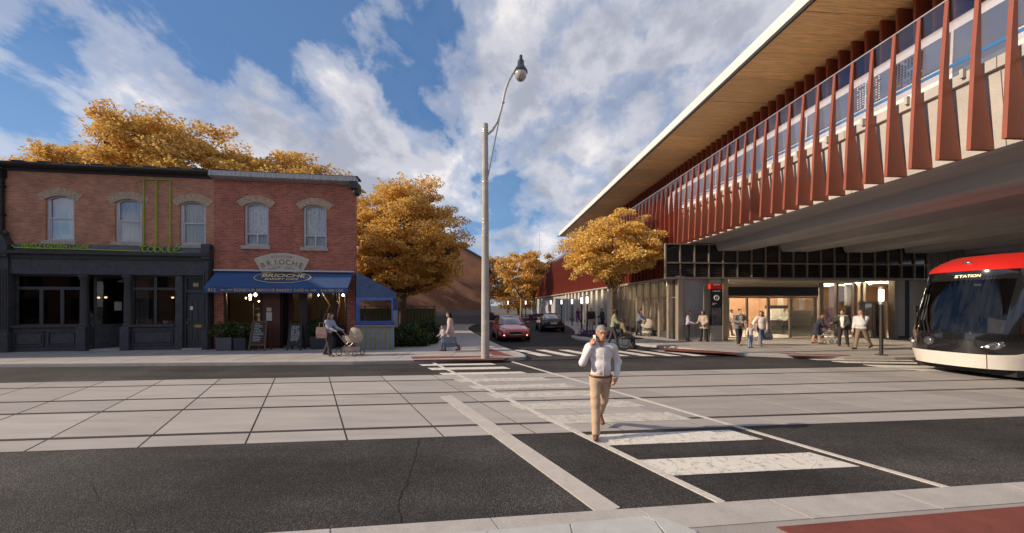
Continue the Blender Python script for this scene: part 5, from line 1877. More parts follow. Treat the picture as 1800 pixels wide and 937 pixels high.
text_mb('T', 0.22, 0.004, bold=0.012).xf(lambda p: p + Vector((0, -0.104, zc_))).build('emblem_letter', ink_w, tot)
for (w_, py) in ((0.2, 533.8), (0.1, 536)):
    MB().box(-tw2 * 0.7, -tw2 * 0.7 + w_ * 1.2, -0.104, -0.1, zz(py), zz(py) + 0.03).build('caption_line', ink_w, tot)
m_, nt_, bs_ = _nt('totem_map')
n1_, rp_, tc_ = nt_.nodes.new('ShaderNodeTexVoronoi'), nt_.nodes.new('ShaderNodeValToRGB'), nt_.nodes.new('ShaderNodeTexCoord')
n1_.inputs['Scale'].default_value = 9
nt_.links.new(tc_.outputs['Object'], n1_.inputs['Vector'])
nt_.links.new(n1_.outputs['Color'], rp_.inputs[0])
rp_.color_ramp.elements[0].color = (0.03, 0.03, 0.035, 1)
rp_.color_ramp.elements[1].color = (0.16, 0.16, 0.18, 1)
nt_.links.new(rp_.outputs[0], bs_.inputs['Base Color'])
MB().box(-tw2 * 0.75, tw2 * 0.8, -0.105, -0.1, zz(571), zz(541)).build('map_panel', m_, tot)

# ------------------------------------------------------------------ pavement furniture in front of the bakery
pl_m1 = M('planter_speckled', (0.10, 0.10, 0.11), 0.75, 0.3, 20, 0.5, 40)
pl_m2 = M('planter_charcoal', (0.04, 0.042, 0.05), 0.7, 0.2)


def sh_w(t, y, z=0.0):
    return Vector((SH0.x + t * math.cos(SHA) - y * math.sin(SHA), SH0.y + t * math.sin(SHA) + y * math.cos(SHA), SW + z))


def planter(name, label, cxa, cxb, hgt, mat, blobs, lm, seed):
    c = sh_w((yl(cxa) + yl(cxb)) / 2, -0.62)
    w = (yl(cxb) - yl(cxa)) / 2 * 0.95
    t = thing('planter', label, 'planter', tuple(c), SHA, 'planters outside the bakery')
    MB().loft([[(x * k, y * k, z) for x, y in ((-w, -0.25), (w, -0.25), (w, 0.25), (-w, 0.25))] for z, k in ((0, 0.9), (hgt, 1.0), (hgt, 0.88), (hgt - 0.06, 0.86))]).build('box', mat, t)
    link('foliage', shrub_mesh('foliage', blobs, 0.085, 5200, seed), lm, t)
    MB().tube([(0, 0, hgt - 0.1), (0, 0, hgt + 0.3)], 0.02, 5).build('stem', bark, t)


planter('p', 'speckled grey planter with leafy shrub under the bakery window', 160, 236, 0.58, pl_m1, [(-0.15, 0, 0.85, 0.52, 0.36, 0.36), (0.2, 0, 0.9, 0.35, 0.3, 0.34)], green_leaf, 41)
planter('p', 'charcoal planter with leafy shrub next to the tall chalk menu board', 241, 299, 0.56, pl_m2, [(0.0, 0, 0.86, 0.46, 0.34, 0.36), (0.3, 0, 0.8, 0.25, 0.25, 0.25)], green_leaf, 42)
planter('p', 'wide dark planter with tall shrub behind the woman with the pram', 580, 692, 0.58, pl_m2, [(-0.3, 0, 0.95, 0.5, 0.3, 0.48), (0.35, 0, 0.92, 0.5, 0.3, 0.45)], dark_leaf, 43)
chalk = M('chalk', (0.5, 0.5, 0.48), 0.8, 0.3, 20)
board_m = M('chalkboard', (0.022, 0.024, 0.028), 0.7, 0.2)


def sandwich(label, cxa, cxb, hgt, frame_m, rows, cols, seed):
    r_ = random.Random(seed)
    c = sh_w((yl(cxa) + yl(cxb)) / 2, -0.85)
    w = (yl(cxb) - yl(cxa)) / 2 * 0.92
    t = thing('menu_board', label, 'menu board', tuple(c), SHA, 'chalk menu boards')
    tilt = 0.2
    f = lambda p: Vector((p.x * (0.86 + 0.14 * (1 - p.z / hgt)), p.y - (hgt - p.z) * tilt, p.z))
    for s_ in (-1, 1):
        MB().box(s_ * w - 0.035, s_ * w + 0.035, 0, 0.035, 0, hgt).xf(f).build('leg', frame_m, t)
        MB().box(s_ * w - 0.035, s_ * w + 0.035, 0, 0.035, 0, hgt).xf(lambda p: Vector((f(p).x, -f(p).y + 0.06, p.z))).build('leg', frame_m, t)
    MB().box(-w + 0.035, w - 0.035, 0, 0.035, hgt - 0.06, hgt).box(-w + 0.035, w - 0.035, 0, 0.035, 0.24, 0.3).xf(f).build('crossbar', frame_m, t)
    MB().box(-w + 0.035, w - 0.035, 0.008, 0.03, 0.3, hgt - 0.06).xf(f).build('board', board_m, t)
    ch_ = MB()
    for i in range(rows):
        z = hgt - 0.14 - i * (hgt - 0.5) / rows
        for k in range(cols):
            x = -w + 0.09 + k * (2 * w - 0.15) / cols
            e = x + (2 * w - 0.15) / cols * r_.uniform(0.45, 0.9)
            while x < e:
                q = x + r_.uniform(0.02, 0.07)
                ch_.add([f(Vector(v)) for v in ((x, 0.004, z), (q, 0.004, z), (q, 0.004, z + 0.022), (x, 0.004, z + 0.022))], [(0, 1, 2, 3)])
                x = q + 0.015
    kind(ch_.build('chalk_writing', chalk, t, flip=False), 'stuff')


sandwich('tall brown-framed chalk menu board left of the bakery door', 322, 398, 1.3, M('board_brown', (0.11, 0.05, 0.03), 0.6, 0.2), 12, 1, 1)
sandwich('black-framed chalk menu board with two columns right of the bakery door', 490, 553, 1.18, black_m, 13, 2, 2)

# ------------------------------------------------------------------ block added out of frame, further along the street, to shade the pavement
blk = thing('shade_block', 'unseen brown brick block beyond the yellow neighbour, put in to shade the pavement', 'building', (-38.3, 11.0, 0), SHA)
MB().wall(-14, 13.2, 0, 10.5, 0, 3.6, [(a, a + 1.4, z, z + 1.9) for a in (-12, -8.5, -5, -1.5, 2, 5.5, 9) for z in (4.2, 7.4)]).build('wall', brick_h, blk)
MB().box(-14.2, 13.3, -0.3, 3.7, 10.5, 10.8).build('cornice', roof_dark, blk)
for a in (-12, -8.5, -5, -1.5, 2, 5.5, 9):
    for z in (4.2, 7.4):
        MB().box(a, a + 1.4, 0.12, 0.16, z, z + 1.9).build('window', pane_up, blk)

# unseen row added across the street, behind the viewpoint, for the shop windows to mirror
opp = thing('opposite_row', 'unseen brown brick row across the street, added for the shop windows to mirror', 'building', (-4, -13.0, 0), 0.08)
MB().wall(-60, 60, 0, 6.6, -5, 0, [(a, a + 1.5, z, z + 1.8) for a in range(-58, 58, 4) for z in (4.0,)] + [(a, a + 3.0, 0.6, 2.9) for a in range(-58, 57, 5)]).build('wall', brick_h, opp)
MB().box(-60, 60, -4.0, -0.4, 0.5, 6.3).build('dark_interior', dark_in, opp)
MB().box(-60.2, 60.2, -5.1, 0.3, 6.6, 6.9).build('cornice', roof_dark, opp)

# ------------------------------------------------------------------ tram
TRA = math.atan(MS)
tram_o = gp(1650, 662)       # placed below on the far track
TX = 12.97
TC = 9.70                    # centre of the far track (between the rails)
tram = thing('tram', 'red and white low-floor tram with black front reading STATION under the deck', 'tram', (TX, TC + MS * TX, 0), TRA)
WH = 1.29


def tram_s(phi, z, off=0.0):
    """surface of the nose: phi -90..90 (near side..far side), z height; local x backwards from the tip"""
    rake = 0.0
    if z > 1.25:
        rake = 0.62 * min(1.0, (z - 1.25) / 1.85) ** 1.12
    elif z < 0.75:
        rake = 0.10 * (0.75 - z) / 0.5
    wid = WH
    if z > 3.12:
        q = (z - 3.12) / 0.50
        rake += 0.75 * q ** 1.8
        wid = WH * (1 - 0.16 * q ** 2.2)
    elif z > 1.3:
        wid = WH * (1 - 0.035 * (z - 1.3) / 1.8)
    elif z < 0.7:
        wid = WH * (1 - 0.05 * (0.7 - z) / 0.4)
    c, s = math.cos(R(phi)), math.sin(R(phi))
    ln = 1.45
    x = rake + ln * (1 - abs(c) ** 0.72)
    y = wid * math.copysign(abs(s) ** 0.82, s)
    # outward normal, approximate
    n = Vector((-c, s * 0.9, 0)).normalized()
    return Vector((x, y, z)) + n * off


def tram_patch(name, p0, p1, z0, z1, mat, off=0.0, np_=16, nz=6, back=None, parent=None, edge=None, smooth=True):
    mb = MB()
    rings = []
    for j in range(nz + 1):
        t = j / nz
        row = []
        for i in range(np_ + 1):
            u = i / np_
            a0 = p0(t) if callable(p0) else p0
            a1 = p1(t) if callable(p1) else p1
            a = a0 + (a1 - a0) * u
            zz0 = z0(a) if callable(z0) else z0
            zz1 = z1(a) if callable(z1) else z1
            row.append(tram_s(a, zz0 + (zz1 - zz0) * t, off))
        if back:
            row = [tram_s(-90, row[0].z, off) + Vector((back, 0, 0))] + row + [tram_s(90, row[-1].z, off) + Vector((back, 0, 0))]
        rings.append(row)
    mb.loft(rings, cap=False, closed=False)
    o = mb.build(name, mat, parent or tram, smooth='all' if smooth else False)
    return o


t_red = M('tram_red', (0.62, 0.022, 0.018), 0.3, 0.04, coat=0.7)
t_skirt = M('tram_white', (0.72, 0.69, 0.64), 0.4, 0.05, coat=0.3)
t_blk = M('tram_black', (0.012, 0.012, 0.014), 0.12, 0.05, coat=1.0)
t_glass = glass_mat('tram_glass', (0.45, 0.45, 0.46), 1.5, 1.0, 0.03, 0.02)
BL = 14.0
skirt_top = lambda a: 0.72 + 0.10 * max(0.0, (abs(a) - 35) / 55) ** 1.5 + (0.32 * max(0.0, (abs(a) - 60) / 30) ** 2)
tram_patch('skirt', -90, 90, 0.32, skirt_top, t_skirt, 0.012, 40, 6, BL)
tram_patch('mask', -90, 90, lambda a: skirt_top(a) - 0.02, 1.32, t_blk, 0.0, 40, 5, BL)
tram_patch('sign_band', -54, 90, 2.84, 3.13, t_blk, 0.0, 30, 3, None)
tram_patch('windshield', lambda t: -50 + 0 * t, 54, 1.30, 2.86, t_glass, 0.0, 30, 10)
tram_patch('pillar', lambda t: -66 + 6 * t, lambda t: -50 + 0 * t, 1.30, 3.13, t_blk, 0.006, 6, 8)
tram_patch('pillar', 54, 90, 1.30, 3.13, t_blk, 0.006, 8, 6)
tram_patch('side_window', lambda t: -90, lambda t: -66 + 6 * t, 1.30, 3.13, t_glass, 0.0, 8, 8, None)
# long flanks behind the nose
for sg_ in (-1, 1):
    sw2 = MB()
    rings = []
    for z in (1.30, 1.9, 2.5, 3.13):
        p = tram_s(90 * sg_, z)
        rings.append([p, p + Vector((BL, 0, 0))])
    sw2.loft(rings, cap=False, closed=False)
    sw2.build('flank_window', t_glass if sg_ < 0 else t_blk, tram)
for k in range(8):
    p = tram_s(-90, 1.3)
    MB().box(p.x + 1.2 + 1.7 * k, p.x + 1.34 + 1.7 * k, p.y - 0.012, p.y + 0.05, 1.3, 3.13).build('window_post', t_blk, tram)
p = tram_s(-90, 1.9)
MB().box(p.x - 0.35, p.x + BL, p.y - 0.006, p.y + 0.03, 1.86, 1.90).build('window_bar', t_blk, tram)
# roof shell with a rounded brow
rings = []
zs_ = [3.13, 3.22, 3.34, 3.46, 3.56, 3.62]
for z in zs_:
    row = [tram_s(-90 + 180 * i / 36, z, 0.015) for i in range(37)]
    rings.append([row[0] + Vector((BL, 0, 0))] + row + [row[-1] + Vector((BL, 0, 0))])
rf = MB().loft(rings, cap=False, closed=False)
n_ = len(rings[0])
rf.add(rings[-1], [tuple(range(n_))])
rf.build('roof', t_red, tram, smooth=True)
MB().ell((tram_s(0, 3.4, 0.05) + Vector((0, -0.02, 0))), (0.05, 0.11, 0.05), 10, 7).build('roof_marker_lamp', M('marker_lamp', (0.5, 0.5, 0.52), 0.1, metal=0.9), tram, smooth=True)
# underbody, floor, bogie, interior
MB().box(0.75, BL + 0.5, -1.1, 1.1, 0.12, 0.34).build('underframe', black_m, tram)
MB().box(1.2, BL + 1.4, -1.18, 1.18, 0.36, 0.42).build('floor', M('tram_floor', (0.08, 0.08, 0.085), 0.7), tram)
for yy in (-0.75, 0.75):
    MB().lathe([(0.1, yy - 0.06), (0.32, yy - 0.06), (0.32, yy + 0.06), (0.1, yy + 0.06)], 2.6, 0.335, 20, axis='y').build('wheel', rail_m, tram)
MB().box(3.2, 3.3, -1.15, 1.15, 0.42, 3.0).build('cab_wall', M('cab_wall', (0.12, 0.12, 0.125), 0.6), tram)
MB().box(1.15, 2.0, -0.7, 0.7, 0.42, 1.25).build('dashboard', M('cab_console', (0.03, 0.03, 0.033), 0.5), tram, bevel=0.06)
MB().box(2.3, 2.75, -0.25, 0.25, 0.8, 0.95).box(2.7, 2.82, -0.25, 0.25, 0.95, 1.75).build('driver_seat', M('cab_seat', (0.10, 0.03, 0.03), 0.8), tram, bevel=0.04)
for k in range(4):
    MB().box(4.6 + 1.6 * k, 5.1 + 1.6 * k, -1.1, -0.3, 0.75, 0.9).box(5.05 + 1.6 * k, 5.15 + 1.6 * k, -1.1, -0.3, 0.9, 1.75).build('seat', MATS['cab_seat'], tram, bevel=0.03)
MB().box(2.0, 12, -0.05, 0.05, 3.0, 3.04).build('interior_light', emit_mat('tram_light', (1, 0.95, 0.85), 1.2), tram)


def tram_text(s, size, zc, phi0, mat, name, ls=1.0):
    mb = text_mb(s, size, 0.003, bold=0.002, sx=ls)
    k = 180 / math.pi / 1.75

    def f(p):
        # reading left to right seen from the front: image left is the far side (+phi)
        return tram_s(phi0 - p.x * k, zc + p.z, 0.02 + (-p.y))
    return mb.xf(f).build(name, mat, tram, flip=False)


tram_text('STATION', 0.115, 2.97, -8, emit_mat('led_yellow', (0.75, 0.62, 0.08), 0.9), 'destination_text', 1.25)
# headlights
lens = M('headlamp_lens', (0.34, 0.33, 0.31), 0.08, 0.25, 12, metal=0.8, coat=1.0)
chrome = M('chrome', (0.7, 0.7, 0.7), 0.12, metal=1.0)
for sg_ in (-1, 1):
    def hl(sc, off):
        pts = []
        for k in range(28):
            a = 2 * math.pi * k / 28
            ex, ez = math.cos(a), math.sin(a)
            wd_ = 10.5 * sc
            ht = 0.16 * sc * (0.55 + 0.45 * ex)
            pts.append(tram_s(sg_ * (42 + ex * wd_), 0.975 + 0.045 * ex + ez * ht, off))
        return pts
    o_, i_ = hl(1.0, 0.014), hl(0.88, 0.02)
    MB().add(o_ + i_, [(k, (k + 1) % 28, 28 + (k + 1) % 28, 28 + k) for k in range(28)]).build('headlight_rim', chrome, tram)
    h = MB().add(hl(0.88, 0.016), [tuple(range(28))]).build('headlight', lens, tram)
    q = tram_s(sg_ * 37, 0.95, 0.03)
    MB().ell(q, (0.03, 0.045, 0.04), 10, 6).build('marker_lens', emit_mat('marker_red', (0.6, 0.03, 0.02), 0.5), h)
    q2 = tram_s(sg_ * 45, 1.0, 0.02)
    MB().ell(q2, (0.02, 0.075, 0.075), 12, 7).build('projector', chrome, h, smooth=True)
# round emblem, name strip, bumper seam, wipers, mirror
q = tram_s(10, 1.02, 0.01)
MB().lathe([(0.13, q.x - 0.03), (0.13, q.x), (0.10, q.x + 0.005)], q.y, q.z, 20, axis='x').build('emblem_ring', chrome, tram)
MB().ell((q.x - 0.02, q.y, q.z), (0.03, 0.085, 0.085), 14, 8).build('emblem', lens, tram, smooth=True)
tram_text('FLEXITY', 0.06, 0.82, 10, chrome, 'name_plate', 1.3)
for sg_ in (-36,):
    MB().tube([tram_s(sg_, z, 0.016) for z in (0.33, 0.45, 0.6, 0.73)], 0.008, 5).build('skirt_seam', black_m, tram)
for a0, a1 in ((14, 27), (9, 22)):
    MB().tube([tram_s(a0, 1.27, 0.04), tram_s((a0 + a1) / 2, 1.6, 0.04), tram_s(a1, 2.1, 0.03)], 0.014, 6).build('wiper', black_m, tram)
    MB().tube([tram_s(a1 - 2, 1.65, 0.03), tram_s(a1 + 2, 2.45, 0.025)], 0.011, 5).build('wiper_blade', black_m, tram)
q = tram_s(72, 2.05, 0.0)
MB().box(q.x - 0.1, q.x + 0.0, q.y + 0.0, q.y + 0.16, 1.95, 2.0).box(q.x - 0.14, q.x - 0.02, q.y + 0.12, q.y + 0.2, 1.88, 2.08).build('mirror_camera', black_m, tram)

# ------------------------------------------------------------------ cars
tyre_m = M('tyre', (0.012, 0.012, 0.012), 0.85)
rim_m = M('alloy_rim', (0.5, 0.5, 0.52), 0.3, metal=0.9)
car_glass = M('car_glass', (0.012, 0.016, 0.022), 0.05, 0.05, coat=1.0, spec=0.8)


def sedan(name, label, loc, rotz, paint, kind_, group=None):
    """front towards local -y"""
    t = thing(name, label, 'car', loc, rotz, group)
    sec = [(-2.47, 0.55, 0.30, 0.60), (-2.42, 0.72, 0.25, 0.66), (-2.28, 0.86, 0.21, 0.72), (-1.95, 0.935, 0.19, 0.79), (-1.45, 0.97, 0.18, 0.87), (-0.95, 0.975, 0.18, 0.95), (0, 0.975, 0.18, 0.97), (1.0, 0.975, 0.18, 0.99),
           (1.6, 0.975, 0.19, 1.03), (2.05, 0.94, 0.22, 1.07), (2.35, 0.87, 0.28, 1.05), (2.47, 0.76, 0.34, 0.93), (2.49, 0.66, 0.42, 0.80)]
    rings = []
    for y, w, zb, zt in sec:
        h = [(w * 0.80, zb), (w * 0.95, zb + (zt - zb) * 0.10), (w, zb + (zt - zb) * 0.35), (w * 0.985, zb + (zt - zb) * 0.62), (w * 0.93, zt - (zt - zb) * 0.16), (w * 0.80, zt - (zt - zb) * 0.03), (w * 0.4, zt + 0.02)]
        rings.append([(x, y, z) for x, z in h] + [(-x, y, z) for x, z in h[::-1]])
    MB().loft(rings).build('body', paint, t, smooth='all')
    # greenhouse
    gs = [(-1.05, 0.80, 0.76, 0.935, 0.95), (-0.55, 0.84, 0.66, 0.95, 1.18), (-0.12, 0.85, 0.60, 0.96, 1.36), (0.3, 0.85, 0.575, 0.97, 1.42), (0.75, 0.85, 0.57, 0.98, 1.43), (1.2, 0.83, 0.56, 1.0, 1.38), (1.7, 0.78, 0.58, 1.03, 1.22), (2.12, 0.70, 0.62, 1.05, 1.08)]
    rings = [[(wb, y, zb), (wb * 0.93 + wt * 0.07, y, zb + 0.04), (wt, y, zt), (wt * 0.5, y, zt + 0.02), (-wt * 0.5, y, zt + 0.02), (-wt, y, zt), (-wb * 0.93 - wt * 0.07, y, zb + 0.04), (-wb, y, zb)] for y, wb, wt, zb, zt in gs]
    MB().loft(rings).build('glass', car_glass, t, smooth=True)
    rr_ = [[(x, y, z + 0.012) for x, z in ((wt + 0.02, zt - 0.01), (wt * 0.6, zt + 0.02), (0, zt + 0.03), (-wt * 0.6, zt + 0.02), (-wt - 0.02, zt - 0.01))] for y, wb, wt, zb, zt in gs[2:6]]
    MB().loft(rr_, closed=False, cap=False).build('roof', paint if kind_ == 'front' else car_glass, t, smooth='all')
    for s_ in (-1, 1):
        MB().tube([(s_ * (gs[0][1] - 0.02), gs[0][0], 0.93)] + [(s_ * (g_[2] + 0.012), g_[0], g_[4]) for g_ in gs[1:]] + [(s_ * 0.72, 2.15, 1.06)], 0.035, 6).build('pillar', paint, t, smooth=True)
        MB().tube([(s_ * 0.82, 0.45, 0.97), (s_ * 0.6, 0.5, 1.41)], 0.03, 6).build('door_pillar', black_m, t)
        m = MB().ell((s_ * 1.06, -0.72, 1.03), (0.11, 0.07, 0.075), 10, 7).build('mirror', paint, t, smooth='all')
        MB().box(min(s_ * 0.88, s_ * 1.0), max(s_ * 0.88, s_ * 1.0), -0.73, -0.69, 0.96, 1.0).build('mirror_stalk', black_m, m)
        for y in (-0.15, 0.95):
            MB().box(s_ * 0.982 - 0.008, s_ * 0.982 + 0.008, y, y + 0.22, 0.78, 0.805).build('door_handle', chrome, t)
        for y in (-1.47, 1.49):
            xo, xi = s_ * 0.985, s_ * 0.76
            a, b = min(xo, xi), max(xo, xi)
            wo = MB().lathe([(0.20, a), (0.345, a + 0.01), (0.355, (a + b) / 2), (0.345, b - 0.01), (0.20, b)], y, 0.352, 26, axis='x').build('wheel', tyre_m, t, smooth=True)
            rm = MB().lathe([(0.235, s_ * 0.955), (0.245, s_ * 0.99), (0.215, s_ * 0.985), (0.205, s_ * 0.955)], y, 0.352, 22, axis='x')
            rm.build('rim', rim_m, wo, smooth=True)
            for k in range(5):
                a_ = k * 2 * math.pi / 5
                MB().tube([(s_ * 0.985, y, 0.352), (s_ * 0.98, y + 0.215 * math.cos(a_), 0.352 + 0.215 * math.sin(a_))], 0.022, 5).build('spoke', rim_m, wo)
            MB().lathe([(0.375, s_ * 0.94), (0.375, s_ * 0.978), (0.36, s_ * 0.982)], y, 0.36, 24, axis='x').build('wheel_arch', black_m, t)
    # front end
    nose = lambda x, z: -2.485 + 0.34 * max(0.0, (abs(x) - 0.5) / 0.4) ** 1.6
    hl_m = M('headlamp', (0.55, 0.55, 0.53), 0.1, 0.2, 10, metal=0.6, coat=1.0)
    for s_ in (-1, 1):
        pts = [(s_ * x, y, z) for x, y, z in ((0.55, -2.385, 0.655), (0.70, -2.33, 0.70), (0.865, -2.06, 0.77), (0.88, -2.12, 0.69), (0.78, -2.30, 0.62), (0.62, -2.40, 0.60))]
        MB().loft([pts, [(p[0], p[1] + 0.06, p[2]) for p in pts]]).xf(lambda p: Vector((p.x * 1.012, p.y - 0.022, p.z + 0.01))).build('headlight', hl_m, t)
        pts = [(s_ * x, nose(x, 0) - 0.015, z) for x, z in ((0.48, 0.34), (0.78, 0.36), (0.80, 0.44), (0.50, 0.42))]
        MB().loft([pts, [(p[0], p[1] + 0.1, p[2]) for p in pts]]).build('fog_intake', black_m, t)
        MB().ell((s_ * 0.66, nose(0.66, 0) - 0.03, 0.39), (0.05, 0.02, 0.035), 8, 6).build('fog_lamp', emit_mat('fog_lamp', (1, 0.9, 0.75), 1.5), t)
    oval = lambda w, h, off: [(w * math.copysign(abs(math.cos(a)) ** 0.8, math.cos(a)), nose(w * math.cos(a), 0) - off, 0.515 + h * math.sin(a)) for a in [2 * math.pi * k / 28 for k in range(28)]]
    MB().loft([oval(0.47, 0.105, 0.012), oval(0.47, 0.105, -0.1)]).build('grille_rim', chrome, t)
    MB().loft([oval(0.435, 0.085, 0.018), oval(0.435, 0.085, -0.09)]).build('grille', black_m, t)
    MB().add([(-0.055, -2.495, 0.60), (0.055, -2.495, 0.60), (0.012, -2.497, 0.575), (0, -2.499, 0.50), (-0.012, -2.497, 0.575)], [(0, 1, 2, 3, 4)]).build('badge', chrome, t)
    MB().loft([[(x, nose(x, 0) - 0.01, z) for z in (0.26, 0.33)] + [(x, nose(x, 0) + 0.2, z) for z in (0.33, 0.26)] for x in (-0.55, -0.25, 0, 0.25, 0.55)]).build('lower_intake', black_m, t)
    # rear end
    tail = M('tail_lamp', (0.35, 0.02, 0.015), 0.15, 0.1, coat=1.0)
    for s_ in (-1, 1):
        pts = [(s_ * x, y, z) for x, y, z in ((0.42, 2.50, 0.86), (0.80, 2.40, 0.88), (0.93, 2.08, 0.92), (0.93, 2.10, 0.80), (0.80, 2.44, 0.74), (0.46, 2.515, 0.78))]
        MB().loft([pts, [(p[0], p[1] - 0.07, p[2]) for p in pts]]).build('tail_light', tail, t)
    MB().box(-0.4, 0.4, 2.47, 2.515, 0.86, 0.89).build('boot_trim', chrome, t)
    pt_ = MB().box(-0.26, 0.26, 2.485, 2.52, 0.64, 0.77).build('number_plate', M('plate', (0.6, 0.6, 0.62), 0.5), t)
    MB().box(-0.7, 0.7, 2.42, 2.50, 0.40, 0.44).build('bumper_trim', chrome, t)
    return t


red_paint = M('car_red', (0.60, 0.022, 0.016), 0.28, 0.04, coat=1.0, spec=0.6)
blk_paint = M('car_black', (0.018, 0.018, 0.024), 0.22, 0.05, coat=1.0, spec=0.6)
sedan('red_sedan', 'bright red sedan facing the crossing in the side street', (-0.17, 23.3, 0.005), R(9), red_paint, 'front')
sedan('black_sedan', 'black sedan seen from behind driving away up the side street', (3.15, 31.0, 0.005), R(183), blk_paint, 'rear')
MATS_car_far = M('car_silver_dark', (0.05, 0.055, 0.065), 0.25, 0.05, coat=1.0)
sedan('parked_car', 'dark car half hidden behind the lamp post at the far bend', (-3.4, 49.5, 0.005), R(84), MATS_car_far, 'front')

# ------------------------------------------------------------------ people: smooth distance fields meshed with surface nets
def surface_nets(F, org, h):
    S = F < 0
    nx, ny, nz = F.shape
    acc = np.zeros((nx - 1, ny - 1, nz - 1, 3))
    cnt = np.zeros((nx - 1, ny - 1, nz - 1))
    corners = [(i, j, k) for i in (0, 1) for j in (0, 1) for k in (0, 1)]

    def sub(A, c):
        return A[c[0]:nx - 1 + c[0], c[1]:ny - 1 + c[1], c[2]:nz - 1 + c[2]]
    for a in corners:
        for ax in range(3):
            if a[ax]:
                continue
            b = list(a)
            b[ax] = 1
            fa, fb = sub(F, a), sub(F, b)
            m = (fa < 0) != (fb < 0)
            if not m.any():
                continue
            t = np.where(m, fa / np.where(m, fa - fb, 1), 0)
            for q in range(3):
                acc[..., q] += np.where(m, a[q] + (t if q == ax else 0), 0)
            cnt += m
    act = cnt > 0
    idx = -np.ones(act.shape, dtype=np.int64)
    I = np.argwhere(act)
    idx[act] = np.arange(len(I))
    V = (I + acc[act] / cnt[act][:, None]) * h + org
    faces = []
    for ax in range(3):
        o1, o2 = [(1, 2), (2, 0), (0, 1)][ax]
        lo = [slice(1, -1)] * 3
        lo[ax] = slice(0, -1)
        hi = list(lo)
        hi[ax] = slice(1, None)
        A, B = S[tuple(lo)], S[tuple(hi)]
        E = np.argwhere(A != B)
        if not len(E):
            continue
        sgn = A[A != B]
        E = E + 1
        E[:, ax] -= 1
        c = []
        for d1, d2 in ((0, 0), (1, 0), (1, 1), (0, 1)):
            Q = E.copy()
            Q[:, o1] -= d1
            Q[:, o2] -= d2
            c.append(idx[Q[:, 0], Q[:, 1], Q[:, 2]])
        Q = np.stack(c, 1)
        Q[~sgn] = Q[~sgn][:, ::-1]
        faces.append(Q)
    return V, np.concatenate(faces)


def cap(a, b, ra, rb=None):
    return ('c', np.array(a, float), np.array(b, float), ra, ra if rb is None else rb)


def ell_(c, r, rot=None):
    return ('e', np.array(c, float), np.array(r, float), rot)


def sd_prim(P, p, inf):
    if p[0] == 'c':
        a, b = p[1], p[2]
        ab = b - a
        t = np.clip(((P - a) @ ab) / max(ab @ ab, 1e-9), 0, 1)
        return np.linalg.norm(P - a - t[..., None] * ab, axis=-1) - (p[3] + (p[4] - p[3]) * t) - inf
    Q = P - p[1]
    if p[3] is not None:
        Q = Q @ p[3]
    r = p[2] + inf
    k0 = np.linalg.norm(Q / r, axis=-1)
    k1 = np.linalg.norm(Q / (r * r), axis=-1)
    return k0 * (k0 - 1) / np.maximum(k1, 1e-9)


def sdf_mesh(name, prims, h, k=0.03, inf=0.0, cuts=(), subs=(), wrinkle=0.0, seed=0):
    lo, hi = np.full(3, 1e9), np.full(3, -1e9)
    for p in prims:
        if p[0] == 'c':
            r = max(p[3], p[4]) + inf
            lo = np.minimum(lo, np.minimum(p[1], p[2]) - r)
            hi = np.maximum(hi, np.maximum(p[1], p[2]) + r)
        else:
            r = max(p[2]) + inf
            lo = np.minimum(lo, p[1] - r)
            hi = np.maximum(hi, p[1] + r)
    lo -= 3 * h
    hi += 3 * h
    n = np.ceil((hi - lo) / h).astype(int) + 1
    ax = [lo[i] + h * np.arange(n[i]) for i in range(3)]
    P = np.stack(np.meshgrid(*ax, indexing='ij'), -1)
    F = np.full(P.shape[:3], 10.0)
    for p in prims:
        if p[0] == 'c':
            r = max(p[3], p[4]) + inf
            pl_lo, pl_hi = np.minimum(p[1], p[2]) - r, np.maximum(p[1], p[2]) + r
        else:
            pl_lo, pl_hi = p[1] - max(p[2]) - inf, p[1] + max(p[2]) + inf
        mg = k + 3 * h
        i0 = np.clip(((pl_lo - mg - lo) / h).astype(int), 0, n)
        i1 = np.clip(((pl_hi + mg - lo) / h).astype(int) + 2, 0, n)
        sl = tuple(slice(a_, b_) for a_, b_ in zip(i0, i1))
        d = sd_prim(P[sl], p, inf)
        G = F[sl]
        hh = np.maximum(k - np.abs(G - d), 0) / k
        F[sl] = np.minimum(G, d) - hh * hh * k * 0.25
    if wrinkle:
        wv = P[..., 0] * 9 + np.sin(P[..., 2] * 11 + seed) * 1.3 + P[..., 1] * 7
        F += wrinkle * (np.sin(P[..., 2] * 27 + 2.2 * np.sin(wv) + seed) * np.sin(wv * 1.9 + P[..., 2] * 6) + 0.5 * np.sin(P[..., 2] * 47 + 3 * np.sin(wv * 0.8) + P[..., 0] * 31))
    for (nrm, off) in cuts:          # keep where n.p < off
        F = np.maximum(F, P @ np.array(nrm, float) - off)
    for p in subs:
        F = np.maximum(F, -sd_prim(P, p, 0))
    V, Q = surface_nets(F, lo, h)
    me = bpy.data.meshes.new(name)
    me.from_pydata(V.tolist(), [], Q.tolist())
    return me


def rx(a):
    c, s = math.cos(a), math.sin(a)
    return np.array([[1, 0, 0], [0, c, -s], [0, s, c]])


def rzm(a):
    c, s = math.cos(a), math.sin(a)
    return np.array([[c, -s, 0], [s, c, 0], [0, 0, 1]])


